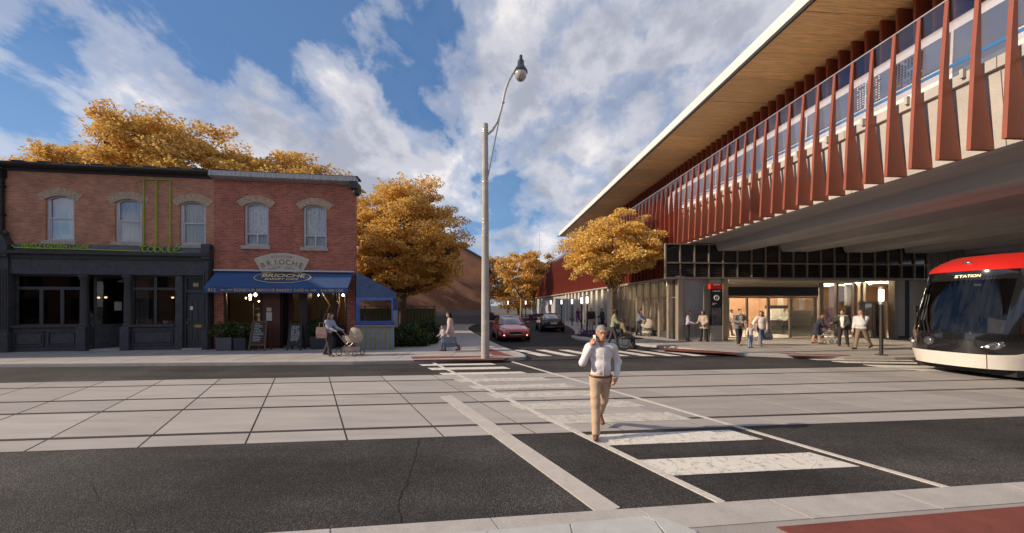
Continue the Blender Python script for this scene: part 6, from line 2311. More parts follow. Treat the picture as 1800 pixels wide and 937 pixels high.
def skeleton(pose, build=1.0):
    """joints of a 1.75 m figure facing -y; side -1 is the figure's right hand"""
    J = {}
    lean = R(pose.get('lean', 4))
    T = rx(lean)
    pel = np.array([0, 0, 0.95])
    tr = lambda v: pel + T @ np.array(v, float)
    J['T'], J['pel'] = T, pel
    J['waist'], J['chest'], J['neck0'], J['neck1'] = tr((0, 0.0, 0.13)), tr((0, 0.0, 0.33)), tr((0, 0.01, 0.50)), tr((0, -0.012, 0.585))
    hy, hp = pose.get('head', (0, 0))
    H = T @ rzm(R(hy)) @ rx(R(hp))
    J['H'] = H
    J['head'] = J['neck1'] + H @ np.array([0, -0.018, 0.105])
    for s in (-1, 1):
        f, kn, ab = pose.get('leg%d' % s, (2, 3, 3))
        hip = pel + np.array([s * 0.092, 0, -0.03])
        f, kn, ab = R(f), R(kn), R(ab)
        knee = hip + 0.43 * np.array([s * math.sin(ab), -math.sin(f), -math.cos(f) * math.cos(ab)])
        g_ = f - kn
        ank = knee + 0.42 * np.array([s * math.sin(ab) * 0.5, -math.sin(g_), -math.cos(g_)])
        J['hip', s], J['knee', s], J['ank', s] = hip, knee, ank
        J['footdir', s] = np.array([s * math.sin(R(10)), -math.cos(R(pose.get('toe%d' % s, 0))), math.sin(R(pose.get('toe%d' % s, 0)))])
        a = pose.get('arm%d' % s, (4, 9, 14, 0))
        sh = tr((s * 0.185 * build, 0.005, 0.455))
        J['sh', s] = sh
        if isinstance(a, dict):
            J['elb', s], J['wri', s] = np.array(a['elb'], float), np.array(a['wri'], float)
            J['hdir', s] = np.array(a.get('hdir', (0, -0.3, -1)), float)
        else:
            f, ab, e, inn = map(R, a)
            J['elb', s] = sh + 0.285 * np.array([s * math.sin(ab), -math.sin(f) * math.cos(ab), -math.cos(f) * math.cos(ab)])
            g_ = f + e
            v = np.array([s * math.sin(ab) * 0.4 - s * math.sin(inn), -math.sin(g_) * math.cos(inn), -math.cos(g_)])
            v /= np.linalg.norm(v)
            J['wri', s] = J['elb', s] + 0.25 * v
            J['hdir', s] = v
        J['hdir', s] = J['hdir', s] / np.linalg.norm(J['hdir', s])
    return J


def fingers(J, s, curl=0.5, scale=1.0, palm_n=None):
    """palm, four fingers of unequal length with a knuckle bend, and a thumb"""
    w, d = J['wri', s], J['hdir', s]
    side = np.cross(d, np.array([0, 0, 1.0]) if abs(d[2]) < 0.9 else np.array([0, 1.0, 0]))
    side /= np.linalg.norm(side)
    nrm = np.cross(side, d) if palm_n is None else np.array(palm_n, float)
    nrm = nrm - d * (nrm @ d)
    nrm /= np.linalg.norm(nrm)
    side = np.cross(d, nrm)
    out = [cap(w, w + d * 0.05, 0.026, 0.030), cap(w + d * 0.045 - side * 0.022, w + d * 0.085 - side * 0.026, 0.017), cap(w + d * 0.045 + side * 0.022, w + d * 0.085 + side * 0.026, 0.017), cap(w + d * 0.05, w + d * 0.09, 0.018)]
    for i, (o, ln) in enumerate(((-0.031, 0.062), (-0.0105, 0.075), (0.0105, 0.07), (0.031, 0.055))):
        b = w + d * 0.09 + side * o
        v1 = d * math.cos(curl * 0.7) + nrm * math.sin(curl * 0.7)
        v2 = d * math.cos(curl * 1.9) + nrm * math.sin(curl * 1.9)
        m = b + v1 * ln * 0.55
        out += [cap(b, m, 0.0095, 0.009), cap(m, m + v2 * ln * 0.5, 0.009, 0.0075)]
    tb = w + d * 0.03 - side * 0.03
    tv = (d * 0.7 - side * 0.5 + nrm * 0.5)
    tv /= np.linalg.norm(tv)
    tm = tb + tv * 0.045
    out += [cap(tb, tm, 0.013, 0.011), cap(tm, tm + (tv * 0.6 + d * 0.5) * 0.035, 0.011, 0.009)]
    return out


SKIN = {}


def skin(c):
    return M('skin_%02d%02d' % (int(c[0] * 99), int(c[2] * 99)), c, 0.5, 0.08, 6, spec=0.4)


def cloth(c, rough=0.85):
    return M('cloth_%02d_%02d_%02d_%d' % (int(c[0] * 99), int(c[1] * 99), int(c[2] * 99), int(rough * 10)), c, rough, 0.12, 5, 0.25, 26)


def person(label, loc, rotz, h, pose, skin_c, hair_c, top, bottom, shoes, hair='short', hem=0.0, dress=None, coat=None, hero=False, build=1.0, legfat=1.0, sleeve=1.0, legcut=None, child=False, boots=False):
    vox = 0.0085 if hero else 0.016
    J = skeleton(pose, build)
    T, Hm = J['T'], J['H']
    bw = build
    torso = [ell_(J['pel'] + T @ np.array([0, 0.005, -0.01]), (0.150 * bw, 0.108 * bw, 0.13), T), ell_(J['waist'], (0.132 * bw, 0.098 * bw, 0.17), T), ell_(J['chest'], (0.155 * bw, 0.108 * bw, 0.19), T),
             cap(J['sh', -1] * 0.9 + J['sh', 1] * 0.1, J['sh', 1] * 0.9 + J['sh', -1] * 0.1, 0.062)]
    if build > 1.05:
        torso.append(ell_(J['waist'] + T @ np.array([0, -0.035, 0.03]), (0.13 * bw, 0.105 * bw, 0.14), T))
    arm = {}
    leg = {}
    for s in (-1, 1):
        arm[s] = [cap(J['sh', s], J['elb', s], 0.052, 0.042), cap(J['elb', s], J['wri', s], 0.041, 0.028)]
        leg[s] = [cap(J['hip', s], J['knee', s], 0.085 * legfat, 0.058), cap(J['knee', s], J['ank', s], 0.055, 0.037), cap(J['knee', s] * 0.7 + J['ank', s] * 0.3 + np.array([0, 0.018, 0]), J['knee', s] * 0.4 + J['ank', s] * 0.6 + np.array([0, 0.008, 0]), 0.046, 0.034)]
    hd = J['head']
    hv = lambda v: hd + Hm @ np.array(v, float)
    hs = 1.22 if child else 1.0
    head = [ell_(hv((0, 0.012, 0.022)), np.array((0.076, 0.094, 0.098)) * hs, Hm), ell_(hv((0, -0.022, -0.048)), np.array((0.056, 0.064, 0.072)) * hs, Hm), cap(J['neck0'], hv((0, 0.01, -0.05)), 0.054, 0.05),
            cap(hv((0, -0.085 * hs, 0.012)), hv((0, -0.104 * hs, -0.022)), 0.010, 0.015), ell_(hv((0, -0.084 * hs, -0.062)), (0.024, 0.012, 0.011), Hm), ell_(hv((0, -0.068 * hs, -0.098)), (0.026, 0.02, 0.018), Hm),
            cap(hv((-0.035, -0.078 * hs, 0.034)), hv((0.035, -0.078 * hs, 0.034)), 0.012)]
    for s in (-1, 1):
        head.append(ell_(hv((s * 0.078 * hs, 0.012, -0.005)), (0.012, 0.024, 0.034), Hm))
    foot = {}
    for s in (-1, 1):
        a = J['ank', s]
        fd = J['footdir', s]
        foot[s] = [cap(a + np.array([0, 0.03, -0.045]), a + fd * 0.145 + np.array([0, 0, -0.055]), 0.036, 0.030)]
    body = list(torso) + head
    for s in (-1, 1):
        body += [('c', p[1], p[2], p[3] * 0.93, p[4] * 0.93) for p in arm[s]] + [('c', p[1], p[2], p[3] * 0.9, p[4] * 0.9) for p in leg[s]] + foot[s] + fingers(J, s, pose.get('curl%d' % s, 0.5), palm_n=pose.get('palm%d' % s))
    # feet on the ground
    zmin = min(min(J['ank', s][2] - 0.088 + min(0, (J['footdir', s] * 0.145)[2]) for s in (-1, 1)), 9)
    if 'sit' in pose:
        zmin = pose['sit']
    sc = h / (J['head'][2] + 0.12 * hs - zmin) if 'sit' not in pose else h / 1.75
    t = thing('person', label, 'person', loc, rotz, None)
    if hero:
        eyes = [ell_(hv((s * 0.031, -0.092, 0.010)), (0.016, 0.012, 0.009), Hm) for s in (-1, 1)]
    bm_ = sdf_mesh('body', body, vox, 0.028, subs=eyes if hero else ())
    parts = [('body', bm_, skin(skin_c))]
    tc, inf = top if isinstance(top, tuple) and isinstance(top[0], tuple) else (top, 0.016)
    # top
    tp = list(torso)
    for s in (-1, 1):
        if sleeve >= 1:
            tp += arm[s]
        elif sleeve > 0:
            tp.append(cap(J['sh', s], J['sh', s] + (J['elb', s] - J['sh', s]) * sleeve * 1.4, 0.056, 0.05))
    tp.append(cap(J['neck0'] + T @ np.array([0, 0, -0.06]), J['neck0'] + T @ np.array([0, 0, 0.012]), 0.062, 0.05))
    cz = 0.93 - hem
    cut = [((0, 0, -1), -cz)] if dress is None else []
    subs = [ell_(J['neck0'] + T @ np.array([0, -0.085, 0.045]), (0.05, 0.06, 0.075), T)]
    if hem > 0.1:
        tp += [cap((s * 0.07, 0, 0.9), (s * (0.085 + hem * 0.08), 0.0, 0.9 - hem), 0.12 * bw, 0.13 * bw) for s in (-1, 1)]
    parts.append(('top', sdf_mesh('top', tp, vox, 0.03, inf + (0.004 if not hero else 0), cut, subs, 0.0042 if hero else 0.003, seed=h * 10), cloth(tc)))
    if coat:
        ct = list(torso)
        for s in (-1, 1):
            ct += arm[s]
        ln = coat[1]
        ct += [cap((s * 0.075, 0.01, 0.95), (s * 0.10, 0.015, 0.95 - ln), 0.115 * bw, 0.125 * bw) for s in (-1, 1)]
        op = [cap((0, -0.26, 0.5), (0, -0.2, 1.42), 0.14, 0.105)]
        parts.append(('jacket', sdf_mesh('jacket', ct, vox, 0.04, inf + 0.022, [((0, 0, -1), -(0.95 - ln)), ((0, 0, 1), float(J['neck0'][2]) + 0.02)], op + subs, 0.003), cloth(coat[0])))
    if dress is not None:
        dl = dress[1]
        parts.append(('skirt', sdf_mesh('skirt', [cap((0, 0, 1.05), (0, 0, 0.95 - dl), 0.13, 0.2), ell_((0, 0, 0.95), (0.17, 0.13, 0.16))], vox, 0.05, 0.012, [((0, 0, -1), -(0.95 - dl))]), cloth(dress[0])))
    if bottom is not None:
        bt = [torso[0]]
        for s in (-1, 1):
            L_ = list(leg[s])
            L_[0] = ('c', L_[0][1], L_[0][2], L_[0][3], L_[0][4] * 1.08)
            L_[1] = ('c', L_[1][1], L_[1][2], L_[1][3] * 1.06, L_[1][4] * 1.35)
            bt += L_
        cu = [((0, 0, 1), 1.015)]
        if legcut:
            cu.append(((0, 0, -1), -legcut))
        parts.append(('trousers', sdf_mesh('trousers', bt, vox, 0.022, 0.012, cu, (), 0.0035 if hero else 0.003, seed=3), cloth(bottom)))
    sp_ = []
    for s in (-1, 1):
        a, fd = J['ank', s], J['footdir', s]
        q = [cap(a + np.array([0, 0.032, -0.04]), a + fd * 0.155 + np.array([0, 0, -0.050]), 0.046, 0.037)]
        if boots:
            q.append(cap(a + np.array([0, 0.0, 0.12]), a + np.array([0, 0.02, -0.03]), 0.052, 0.048))
        else:
            q.append(cap(a + np.array([0, 0.01, 0.0]), a + np.array([0, 0.02, -0.04]), 0.043, 0.046))
        parts.append(('shoe', sdf_mesh('shoe', q, vox * 0.8, 0.02, 0.0, [((0, 0, -1), -(float(a[2]) - 0.092 + min(0.0, float(fd[2]) * 0.16)))]), M('leather_%02d_%02d' % (int(shoes[0] * 99), int(shoes[2] * 99)), shoes, 0.45, 0.15)))
    if hair:
        hp_ = [ell_(hv((0, 0.020, 0.036)), np.array((0.0835, 0.098, 0.096)) * hs, Hm)]
        if hair == 'long':
            hp_ += [cap(hv((0, 0.075, 0.02)), hv((0, 0.085, -0.22)), 0.072, 0.055), cap(hv((-0.06, 0.03, 0.02)), hv((-0.068, 0.03, -0.16)), 0.035, 0.028), cap(hv((0.06, 0.03, 0.02)), hv((0.068, 0.03, -0.16)), 0.035, 0.028)]
        elif hair == 'bob':
            hp_ += [cap(hv((0, 0.06, 0.0)), hv((0, 0.06, -0.09)), 0.075, 0.06), cap(hv((-0.065, 0.02, 0.02)), hv((-0.068, 0.02, -0.08)), 0.032), cap(hv((0.065, 0.02, 0.02)), hv((0.068, 0.02, -0.08)), 0.032)]
        elif hair == 'curly':
            hp_ = [ell_(hv((0, 0.025, 0.05)), (0.115, 0.115, 0.11), Hm)]
        fc = [ell_(hv((0, -0.125, 0.012)), (0.084, 0.098, 0.094), Hm)]
        if hair in ('short', 'curly'):
            fc += [ell_(hv((0, -0.03, -0.10)), (0.12, 0.10, 0.075), Hm), ell_(hv((0, 0.06, -0.13)), (0.12, 0.09, 0.07), Hm)]
        parts.append(('hair', sdf_mesh('hair', hp_, vox * 0.8, 0.03, 0.0, (), fc, 0.003), M('hair_%02d_%02d' % (int(hair_c[0] * 99), int(hair_c[2] * 99)), hair_c, 0.6, 0.3, 18, 0.6, 60)))
    out = {}
    root = None
    for nm, me, mt in parts:
        n = len(me.vertices)
        co = np.empty(n * 3)
        me.vertices.foreach_get('co', co)
        co = co.reshape(-1, 3)
        co[:, 2] -= zmin
        co *= sc
        me.vertices.foreach_set('co', co.reshape(-1))
        me.update()
        out[nm] = link(nm, me, mt, t, smooth='all')
    t['_sc'] = sc
    del t['_sc']
    fx = lambda p: Vector(((p[0]) * sc, p[1] * sc, (p[2] - zmin) * sc))
    return t, J, fx, hv


BLK = (0.012, 0.011, 0.011)
LIGHT, TAN, BROWN = (0.52, 0.30, 0.21), (0.38, 0.21, 0.14), (0.16, 0.075, 0.045)

# ---- the man on the crossing
hero_loc = gp(1056, 765, 0.0)
hero_loc.z = 0.009
pose = {'lean': 2, 'head': (8, 5), 'leg-1': (14, 3, 1), 'leg1': (-20, 26, -3), 'toe-1': 4, 'toe1': -34,
        'arm-1': {'elb': (-0.305, -0.115, 1.165), 'wri': (-0.165, -0.085, 1.425), 'hdir': (0.035, 0.02, 0.16)}, 'curl-1': 0.75, 'palm-1': (1.0, 0.1, 0.0),
        'arm1': {'elb': (0.285, 0.05, 1.165), 'wri': (0.235, -0.06, 0.955), 'hdir': (-0.35, -0.25, -1.0)}, 'curl1': 0.4, 'palm1': (-1, 0.3, 0)}
man, J, fx, hv = person('grey-haired man in white shirt and beige trousers phoning on the crossing', tuple(hero_loc), R(-4), 1.77, pose, (0.52, 0.27, 0.18), (0.27, 0.26, 0.25), ((0.74, 0.71, 0.72), 0.010), (0.53, 0.385, 0.265), (0.17, 0.06, 0.03), hero=True, build=1.07, legfat=0.92)
bel = MB()
bp_ = [fx((0.198 * math.cos(a) * 1.0, 0.150 * math.sin(a) - 0.008, 0.985 + 0.012 * math.sin(a))) for a in [2 * math.pi * k / 28 for k in range(28)]]
bel.tube([fx((0.172 * math.cos(a), 0.128 * math.sin(a) - 0.003, 0.952)) for a in [2 * math.pi * k / 30 for k in range(30)]], 0.017, 6, closed=True).build('belt', M('belt_leather', (0.10, 0.03, 0.015), 0.4), man, smooth=True)
for s in (-1, 1):
    MB().ell(fx(hv((s * 0.031, -0.0835, 0.010))), (0.010, 0.006, 0.0065), 10, 6).build('eye', M('eye_dark', (0.05, 0.04, 0.035), 0.2), man)
    MB().tube([fx(hv((s * 0.014, -0.098, 0.030))), fx(hv((s * 0.034, -0.097, 0.034))), fx(hv((s * 0.052, -0.082, 0.028)))], 0.005, 5).build('eyebrow', M('hair_26_24', (0.27, 0.26, 0.25)), man)
w, d = J['wri', -1], J['hdir', -1]
ph = MB().box(-0.006, 0.006, -0.037, 0.037, -0.075, 0.075)
pc = fx(w + d * 0.095 + np.array([0.034, -0.012, 0.015]))
pho = thing('mobile_phone', 'pale phone held to the ear of the man on the crossing', 'phone', tuple(hero_loc + Matrix.Rotation(R(-4), 3, 'Z') @ pc), R(20))
MB().box(-0.006, 0.006, -0.037, 0.037, -0.075, 0.075).build('case', white_m, pho, bevel=0.004)
MB().box(0.0062, 0.0075, -0.033, 0.033, -0.07, 0.07).build('screen', black_m, pho)
# placket and pocket emblem of the shirt
MB().tube([fx((0.012 + 0.0, -0.150 - 0.028 * math.sin((z - 0.95) * 6), z)) for z in (0.97, 1.05, 1.15, 1.25, 1.34)], 0.006, 5).build('placket', cloth((0.72, 0.70, 0.70)), man)

# ---- others
walkR = {'leg-1': (22, 8, 2), 'leg1': (-16, 18, 2), 'arm-1': (-12, 8, 12, 0), 'arm1': (16, 8, 20, 0)}
stand = {}
push = {'lean': 8, 'leg-1': (16, 6, 2), 'leg1': (-12, 12, 2), 'arm-1': (28, 6, 42, 4), 'arm1': (28, 6, 42, 4)}
talk = {'leg-1': (4, 4, 4), 'leg1': (-6, 4, 4), 'arm-1': (10, 8, 62, 14), 'arm1': (0, 10, 50, 30)}


def pp(x, y, z=SW):
    return tuple(gp(x, y, z))


sw_ = gp(577, 625.5, SW)
person('woman in pale blue shirt pushing the cream pram outside the bakery', tuple(sw_), R(78), 1.68, push, LIGHT, BLK, (0.33, 0.37, 0.50), (0.045, 0.042, 0.045), (0.06, 0.045, 0.035), hair='long')
cw_ = gp(792, 617.5, SW)
person('woman in pale pink coat and brown boots with long dark hair at the corner', tuple(cw_), R(-78), 1.70, dict(walkR, **{'arm1': (6, 8, 12, 0), 'head': (0, 4)}), LIGHT, BLK, (0.55, 0.50, 0.48), (0.10, 0.14, 0.24), (0.20, 0.07, 0.03), hair='long', coat=((0.56, 0.44, 0.42), 0.30), boots=True)
person('child in patterned jacket and jeans beside the woman in the pink coat', pp(779, 617), R(-60), 1.12, dict(talk, **{'head': (20, -10)}), LIGHT, (0.10, 0.04, 0.02), ((0.40, 0.38, 0.40), 0.03), (0.13, 0.20, 0.30), (0.03, 0.03, 0.035), hair='short', child=True)
person('person in sage green jacket walking behind the wheelchair', tuple(gp(1078, 609, SW)), R(75), 1.78, push, BROWN, BLK, ((0.24, 0.27, 0.17), 0.03), (0.05, 0.05, 0.05), (0.05, 0.05, 0.05), hair='curly')
person('woman in purple dress on the pavement of the side street', pp(1016, 571), R(20), 1.70, walkR, LIGHT, BLK, (0.10, 0.02, 0.13), None, (0.4, 0.25, 0.2), hair='bob', dress=((0.10, 0.02, 0.13), 0.42), sleeve=0.3)
person('man in black sweater and beige shorts walking by the planter', pp(1039, 582.5), R(-8), 1.80, walkR, TAN, (0.12, 0.10, 0.09), ((0.022, 0.022, 0.026), 0.03), (0.42, 0.36, 0.28), (0.10, 0.05, 0.03), hair='short', legcut=0.52, build=1.1)
person('man in dark suit facing the man in black sweater', pp(1059, 581), R(-80), 1.76, talk, TAN, BLK, (0.04, 0.045, 0.055), (0.028, 0.03, 0.036), BLK, coat=((0.032, 0.036, 0.045), 0.12))
person('woman in blue top with the grey pushchair beside the station glazing', pp(1123.5, 590), R(40), 1.72, push, LIGHT, BLK, (0.16, 0.20, 0.32), (0.03, 0.03, 0.035), BLK, hair='long')
ip = lambda px, s: tuple(st_w(st_front(px, None, s), s, SW + 0.012))
person('person in orange coat behind the station glazing', ip(1147, 26.0), R(160), 1.68, stand, TAN, BLK, (0.42, 0.20, 0.03), (0.03, 0.12, 0.14), BLK, hair='bob', coat=((0.42, 0.20, 0.03), 0.28))
person('person in bright pink top behind the station glazing', ip(1160, 24.2), R(30), 1.68, stand, TAN, BLK, ((0.60, 0.16, 0.28), 0.03), (0.04, 0.11, 0.12), BLK, hair='short')
person('person in white top deep behind the glazing near the tree trunk', ip(1103, 30.0), R(10), 1.68, stand, TAN, BLK, (0.6, 0.58, 0.55), (0.05, 0.05, 0.06), BLK, hair='bob')
person('woman in lavender top and black trousers talking by the concrete panel', pp(1209.5, 599.5), R(55), 1.68, talk, TAN, BLK, ((0.40, 0.38, 0.46), 0.02), (0.015, 0.015, 0.018), (0.03, 0.03, 0.03), hair='long')
person('woman in beige coat with handbag talking beside the totem', pp(1237, 600.5), R(-60), 1.70, talk, TAN, BLK, (0.42, 0.36, 0.30), (0.018, 0.016, 0.018), (0.06, 0.02, 0.02), hair='bob', coat=((0.36, 0.29, 0.23), 0.22))
person('man in grey blazer and navy trousers walking with the family', pp(1299, 607), R(2), 1.82, dict(walkR, **{'arm-1': (10, 16, 75, 40), 'arm1': (10, 16, 75, 40), 'leg-1': (10, 4, 2), 'leg1': (-8, 10, 2)}), LIGHT, BLK, (0.6, 0.58, 0.55), (0.03, 0.032, 0.055), (0.30, 0.16, 0.07), coat=((0.17, 0.16, 0.14), 0.16), build=1.08)
person('child in white printed shirt between the blazer man and the woman', pp(1319, 611.5), R(-5), 1.12, {'arm1': (5, 55, 15, 0), 'arm-1': (4, 18, 10, 0), 'leg-1': (6, 3, 3), 'leg1': (-5, 6, 3)}, LIGHT, (0.30, 0.10, 0.05), ((0.62, 0.58, 0.55), 0.02), (0.20, 0.27, 0.36), BLK, hair='bob', child=True)
fw = gp(1337.5, 608, SW)
person('woman in white shirt and jeans holding the child by the hand', tuple(fw), R(-12), 1.70, dict(walkR, **{'arm-1': (8, 34, 18, 0), 'arm1': (-2, 10, 6, 0), 'head': (-35, 8)}), LIGHT, (0.05, 0.02, 0.012), ((0.66, 0.58, 0.54), 0.03), (0.12, 0.17, 0.27), (0.22, 0.07, 0.03), hair='long', boots=True, hem=0.10)
person('person in pink and white jacket just inside the entrance', ip(1283, 22.9), R(40), 1.70, push, TAN, BLK, ((0.55, 0.40, 0.38), 0.03), (0.06, 0.04, 0.05), BLK, hair='short')
person('man in pale mint jacket at the ticket machine', ip(1381, 23.2), R(-80), 1.76, dict(talk), TAN, (0.10, 0.05, 0.02), ((0.48, 0.52, 0.47), 0.035), (0.02, 0.022, 0.035), (0.12, 0.04, 0.02))
ow = gp(1435.5, 604.5, SW)
person('stooped woman in navy dress pushing a walking frame', tuple(ow), R(80), 1.50, {'lean': 24, 'head': (0, 12), 'leg-1': (10, 8, 2), 'leg1': (-6, 10, 2), 'arm-1': (8, 6, 48, 0), 'arm1': (8, 6, 48, 0)}, LIGHT, (0.25, 0.13, 0.07), (0.022, 0.026, 0.05), None, (0.25, 0.08, 0.05), hair='bob', dress=((0.022, 0.026, 0.05), 0.42))
person('young man in dark jacket and white tee gesturing beside the walking frame', pp(1482, 608.5), R(-62), 1.76, dict(talk, **{'arm-1': (30, 8, 50, -5)}), LIGHT, (0.06, 0.03, 0.02), (0.66, 0.66, 0.66), (0.02, 0.021, 0.024), (0.32, 0.20, 0.10), coat=((0.035, 0.04, 0.036), 0.12))
person('heavy man in white shirt and brown trousers striding past with hand raised to his face', pp(1514, 614), R(-72), 1.78, {'lean': 2, 'leg-1': (14, 2, 2), 'leg1': (-26, 10, 2), 'toe1': -18, 'arm1': {'elb': (0.24, -0.2, 1.18), 'wri': (0.12, -0.24, 1.43), 'hdir': (-0.1, 0.15, 0.5)}, 'arm-1': (-4, 8, 20, 0)}, LIGHT, (0.20, 0.15, 0.11), ((0.55, 0.56, 0.60), 0.022), (0.22, 0.16, 0.11), (0.04, 0.02, 0.015), build=1.18)
# diners seen through the restaurant window
sitp = {'sit': 0.42, 'leg-1': (85, 85, 6), 'leg1': (85, 85, 6), 'arm-1': (25, 10, 70, 20), 'arm1': (25, 10, 70, 20)}
for px_, lb, tc_, rz_ in ((36, 'diner in grey shirt behind the restaurant window near the fairy lights', (0.16, 0.16, 0.17), 80), (126, 'diner in light blue shirt behind the restaurant window', (0.22, 0.34, 0.46), -80)):
    q = sh_w(sp(px_), 0.95, 0.45)
    person(lb, tuple(q), SHA + R(rz_), 1.72, sitp, TAN, BLK, (tc_, 0.02), (0.03, 0.03, 0.04), BLK)
    c_ = thing('dining_chair', 'dark chair under the %s' % lb.split(' behind')[0], 'chair', tuple(sh_w(sp(px_), 0.95, 0.05)), SHA + R(rz_), 'chairs in the restaurant window')
    MB().box(-0.21, 0.21, -0.25, 0.2, 0.36, 0.41).build('seat', wood_d, c_)
    MB().box(-0.21, 0.21, 0.2, 0.24, 0.41, 0.9).build('backrest', wood_d, c_)
    for a_ in (-0.19, 0.15):
        for b_ in (-0.23, 0.2):
            MB().box(a_, a_ + 0.04, b_, b_ + 0.04, 0, 0.36).build('leg', wood_d, c_)
tb = thing('dining_table', 'white-clothed dining table between the two diners', 'table', tuple(sh_w(sp(82), 0.95, 0.05)), SHA)
MB().box(-0.55, 0.55, -0.35, 0.35, 0.74, 0.78).build('tabletop', white_m, tb)
MB().box(-0.56, 0.56, -0.36, -0.35, 0.5, 0.77).build('tablecloth_drop', white_m, tb)
MB().tube([(0, 0, 0), (0, 0, 0.74)], 0.05, 8).build('leg', wood_d, tb)
for k_, (px_, w_) in enumerate(((650, 'jar'), (662, 'jar'), (690, 'plate'), (735, 'bowl'), (760, 'box'), (785, 'box'))):
    q = sh_w(xL(px_), 0.34, 1.02)
    t = thing('window_' + w_, ['amber jar on the restaurant window ledge', 'squat jar on the restaurant window ledge', 'white plate on the restaurant window ledge', 'white bowl on the restaurant window ledge', 'brown box on the restaurant window ledge', 'tan tray on the restaurant window ledge beside the stone pier'][k_], w_, tuple(q))
    cm_ = [M('amber_jar', (0.35, 0.14, 0.04), 0.3), M('tan_tray', (0.3, 0.18, 0.1), 0.6), white_m, white_m, MATS['amber_jar'], M('tan_tray', (0.3, 0.18, 0.1), 0.6)][k_]
    if w_ == 'box':
        MB().box(-0.12, 0.12, -0.05, 0.1, 0.1, 0.26).build('case', cm_, t)
        MB().box(-0.125, 0.125, -0.055, 0.105, 0.26, 0.28).build('lid', wood_d, t)
    else:
        pr = {'jar': [(0.05, 0.1), (0.06, 0.14), (0.06, 0.26), (0.04, 0.29), (0.045, 0.33)], 'plate': [(0.06, 0.1), (0.15, 0.16), (0.14, 0.17), (0.05, 0.12)], 'bowl': [(0.06, 0.1), (0.13, 0.18), (0.15, 0.27), (0.14, 0.27), (0.1, 0.18)]}[w_]
        MB().lathe(pr, 0, 0, 14).build('vessel', cm_, t, smooth=True)
led = MB().box(xL(606), xL(803), 0.16, 0.6, 1.06, 1.12)
led.build('display_ledge', dark_in, rest)

# ---- prams, wheelchair, walking frame, bags
def wheel(parent, c, r, mat_t, mat_r, spokes=8, thick=0.014, name='wheel'):
    w_ = MB().tube([(c[0], c[1] + r * math.cos(a), c[2] + r * math.sin(a)) for a in [2 * math.pi * k / 24 for k in range(24)]], thick, 6, closed=True).build(name, mat_t, parent, smooth=True)
    for k in range(spokes):
        a = 2 * math.pi * k / spokes
        MB().tube([(c[0], c[1], c[2]), (c[0], c[1] + r * math.cos(a), c[2] + r * math.sin(a))], 0.004, 4).build('spoke', mat_r, w_)
    MB().lathe([(0.02, c[0] - 0.02), (0.02, c[0] + 0.02)], c[1], c[2], 8, axis='x').build('hub', mat_r, w_)


def pram(name, label, loc, rz, shell, hood, frame, size=1.0):
    """front towards local -y"""
    t = thing(name, label, 'pram', loc, rz, 'prams')
    rings = []
    for z, k in ((0.52, 0.72), (0.60, 0.92), (0.78, 1.0), (0.79, 0.94), (0.62, 0.82)):
        rings.append([(0.21 * k * math.copysign(abs(math.cos(a)) ** 0.6, math.cos(a)), 0.42 * k * math.copysign(abs(math.sin(a)) ** 0.6, math.sin(a)) - 0.05, z) for a in [2 * math.pi * i / 20 for i in range(20)]])
    MB().loft(rings).build('bassinet', shell, t, smooth=True)
    hr = []
    for i in range(9):
        a = R(-8 + 98 * i / 8)
        hr.append([(0.215 * math.cos(b), -0.47 + 0.42 * (1 - math.sin(b) * math.cos(a)) - 0.0, 0.77 + 0.36 * math.sin(b) * math.sin(a)) for b in [math.pi * j / 12 for j in range(13)]])
    MB().loft(hr, cap=False, closed=False).build('hood', hood, t, smooth='all')
    for s_ in (-1, 1):
        MB().tube([(s_ * 0.2, -0.3, 0.2), (s_ * 0.2, 0.15, 0.52), (s_ * 0.2, 0.62, 1.02)], 0.013, 6).build('frame_tube', frame, t)
        MB().tube([(s_ * 0.2, 0.38, 0.2), (s_ * 0.2, 0.0, 0.54)], 0.013, 6).build('frame_tube', frame, t)
        wheel(t, (s_ * 0.24, -0.32, 0.115), 0.10, tyre_m, frame, 6)
        wheel(t, (s_ * 0.25, 0.38, 0.15), 0.135, tyre_m, frame, 8)
    MB().tube([(-0.2, 0.62, 1.02), (0.2, 0.62, 1.02)], 0.017, 8).build('handle', M('grip_brown', (0.08, 0.04, 0.02), 0.6), t)
    MB().loft([[(x, y, z) for x, y in ((-0.18, -0.25), (0.18, -0.25), (0.18, 0.3), (-0.18, 0.3))] for z in (0.2, 0.34)]).build('basket', shell, t)
    return t


cream = cloth((0.48, 0.39, 0.30))
pram('cream_pram', 'cream pram with hood up outside the bakery', tuple(sw_ + Vector((0.86, 0.12, 0))), R(78), cream, cream, M('pram_frame', (0.45, 0.43, 0.4), 0.35, metal=0.7))
greyc = cloth((0.42, 0.38, 0.34))
q = gp(1133, 590.5, SW)
pram('grey_pushchair', 'stone grey pushchair beside the station glazing', tuple(q + Vector((0.1, -0.1, 0))), R(40), greyc, greyc, MATS['pram_frame'])

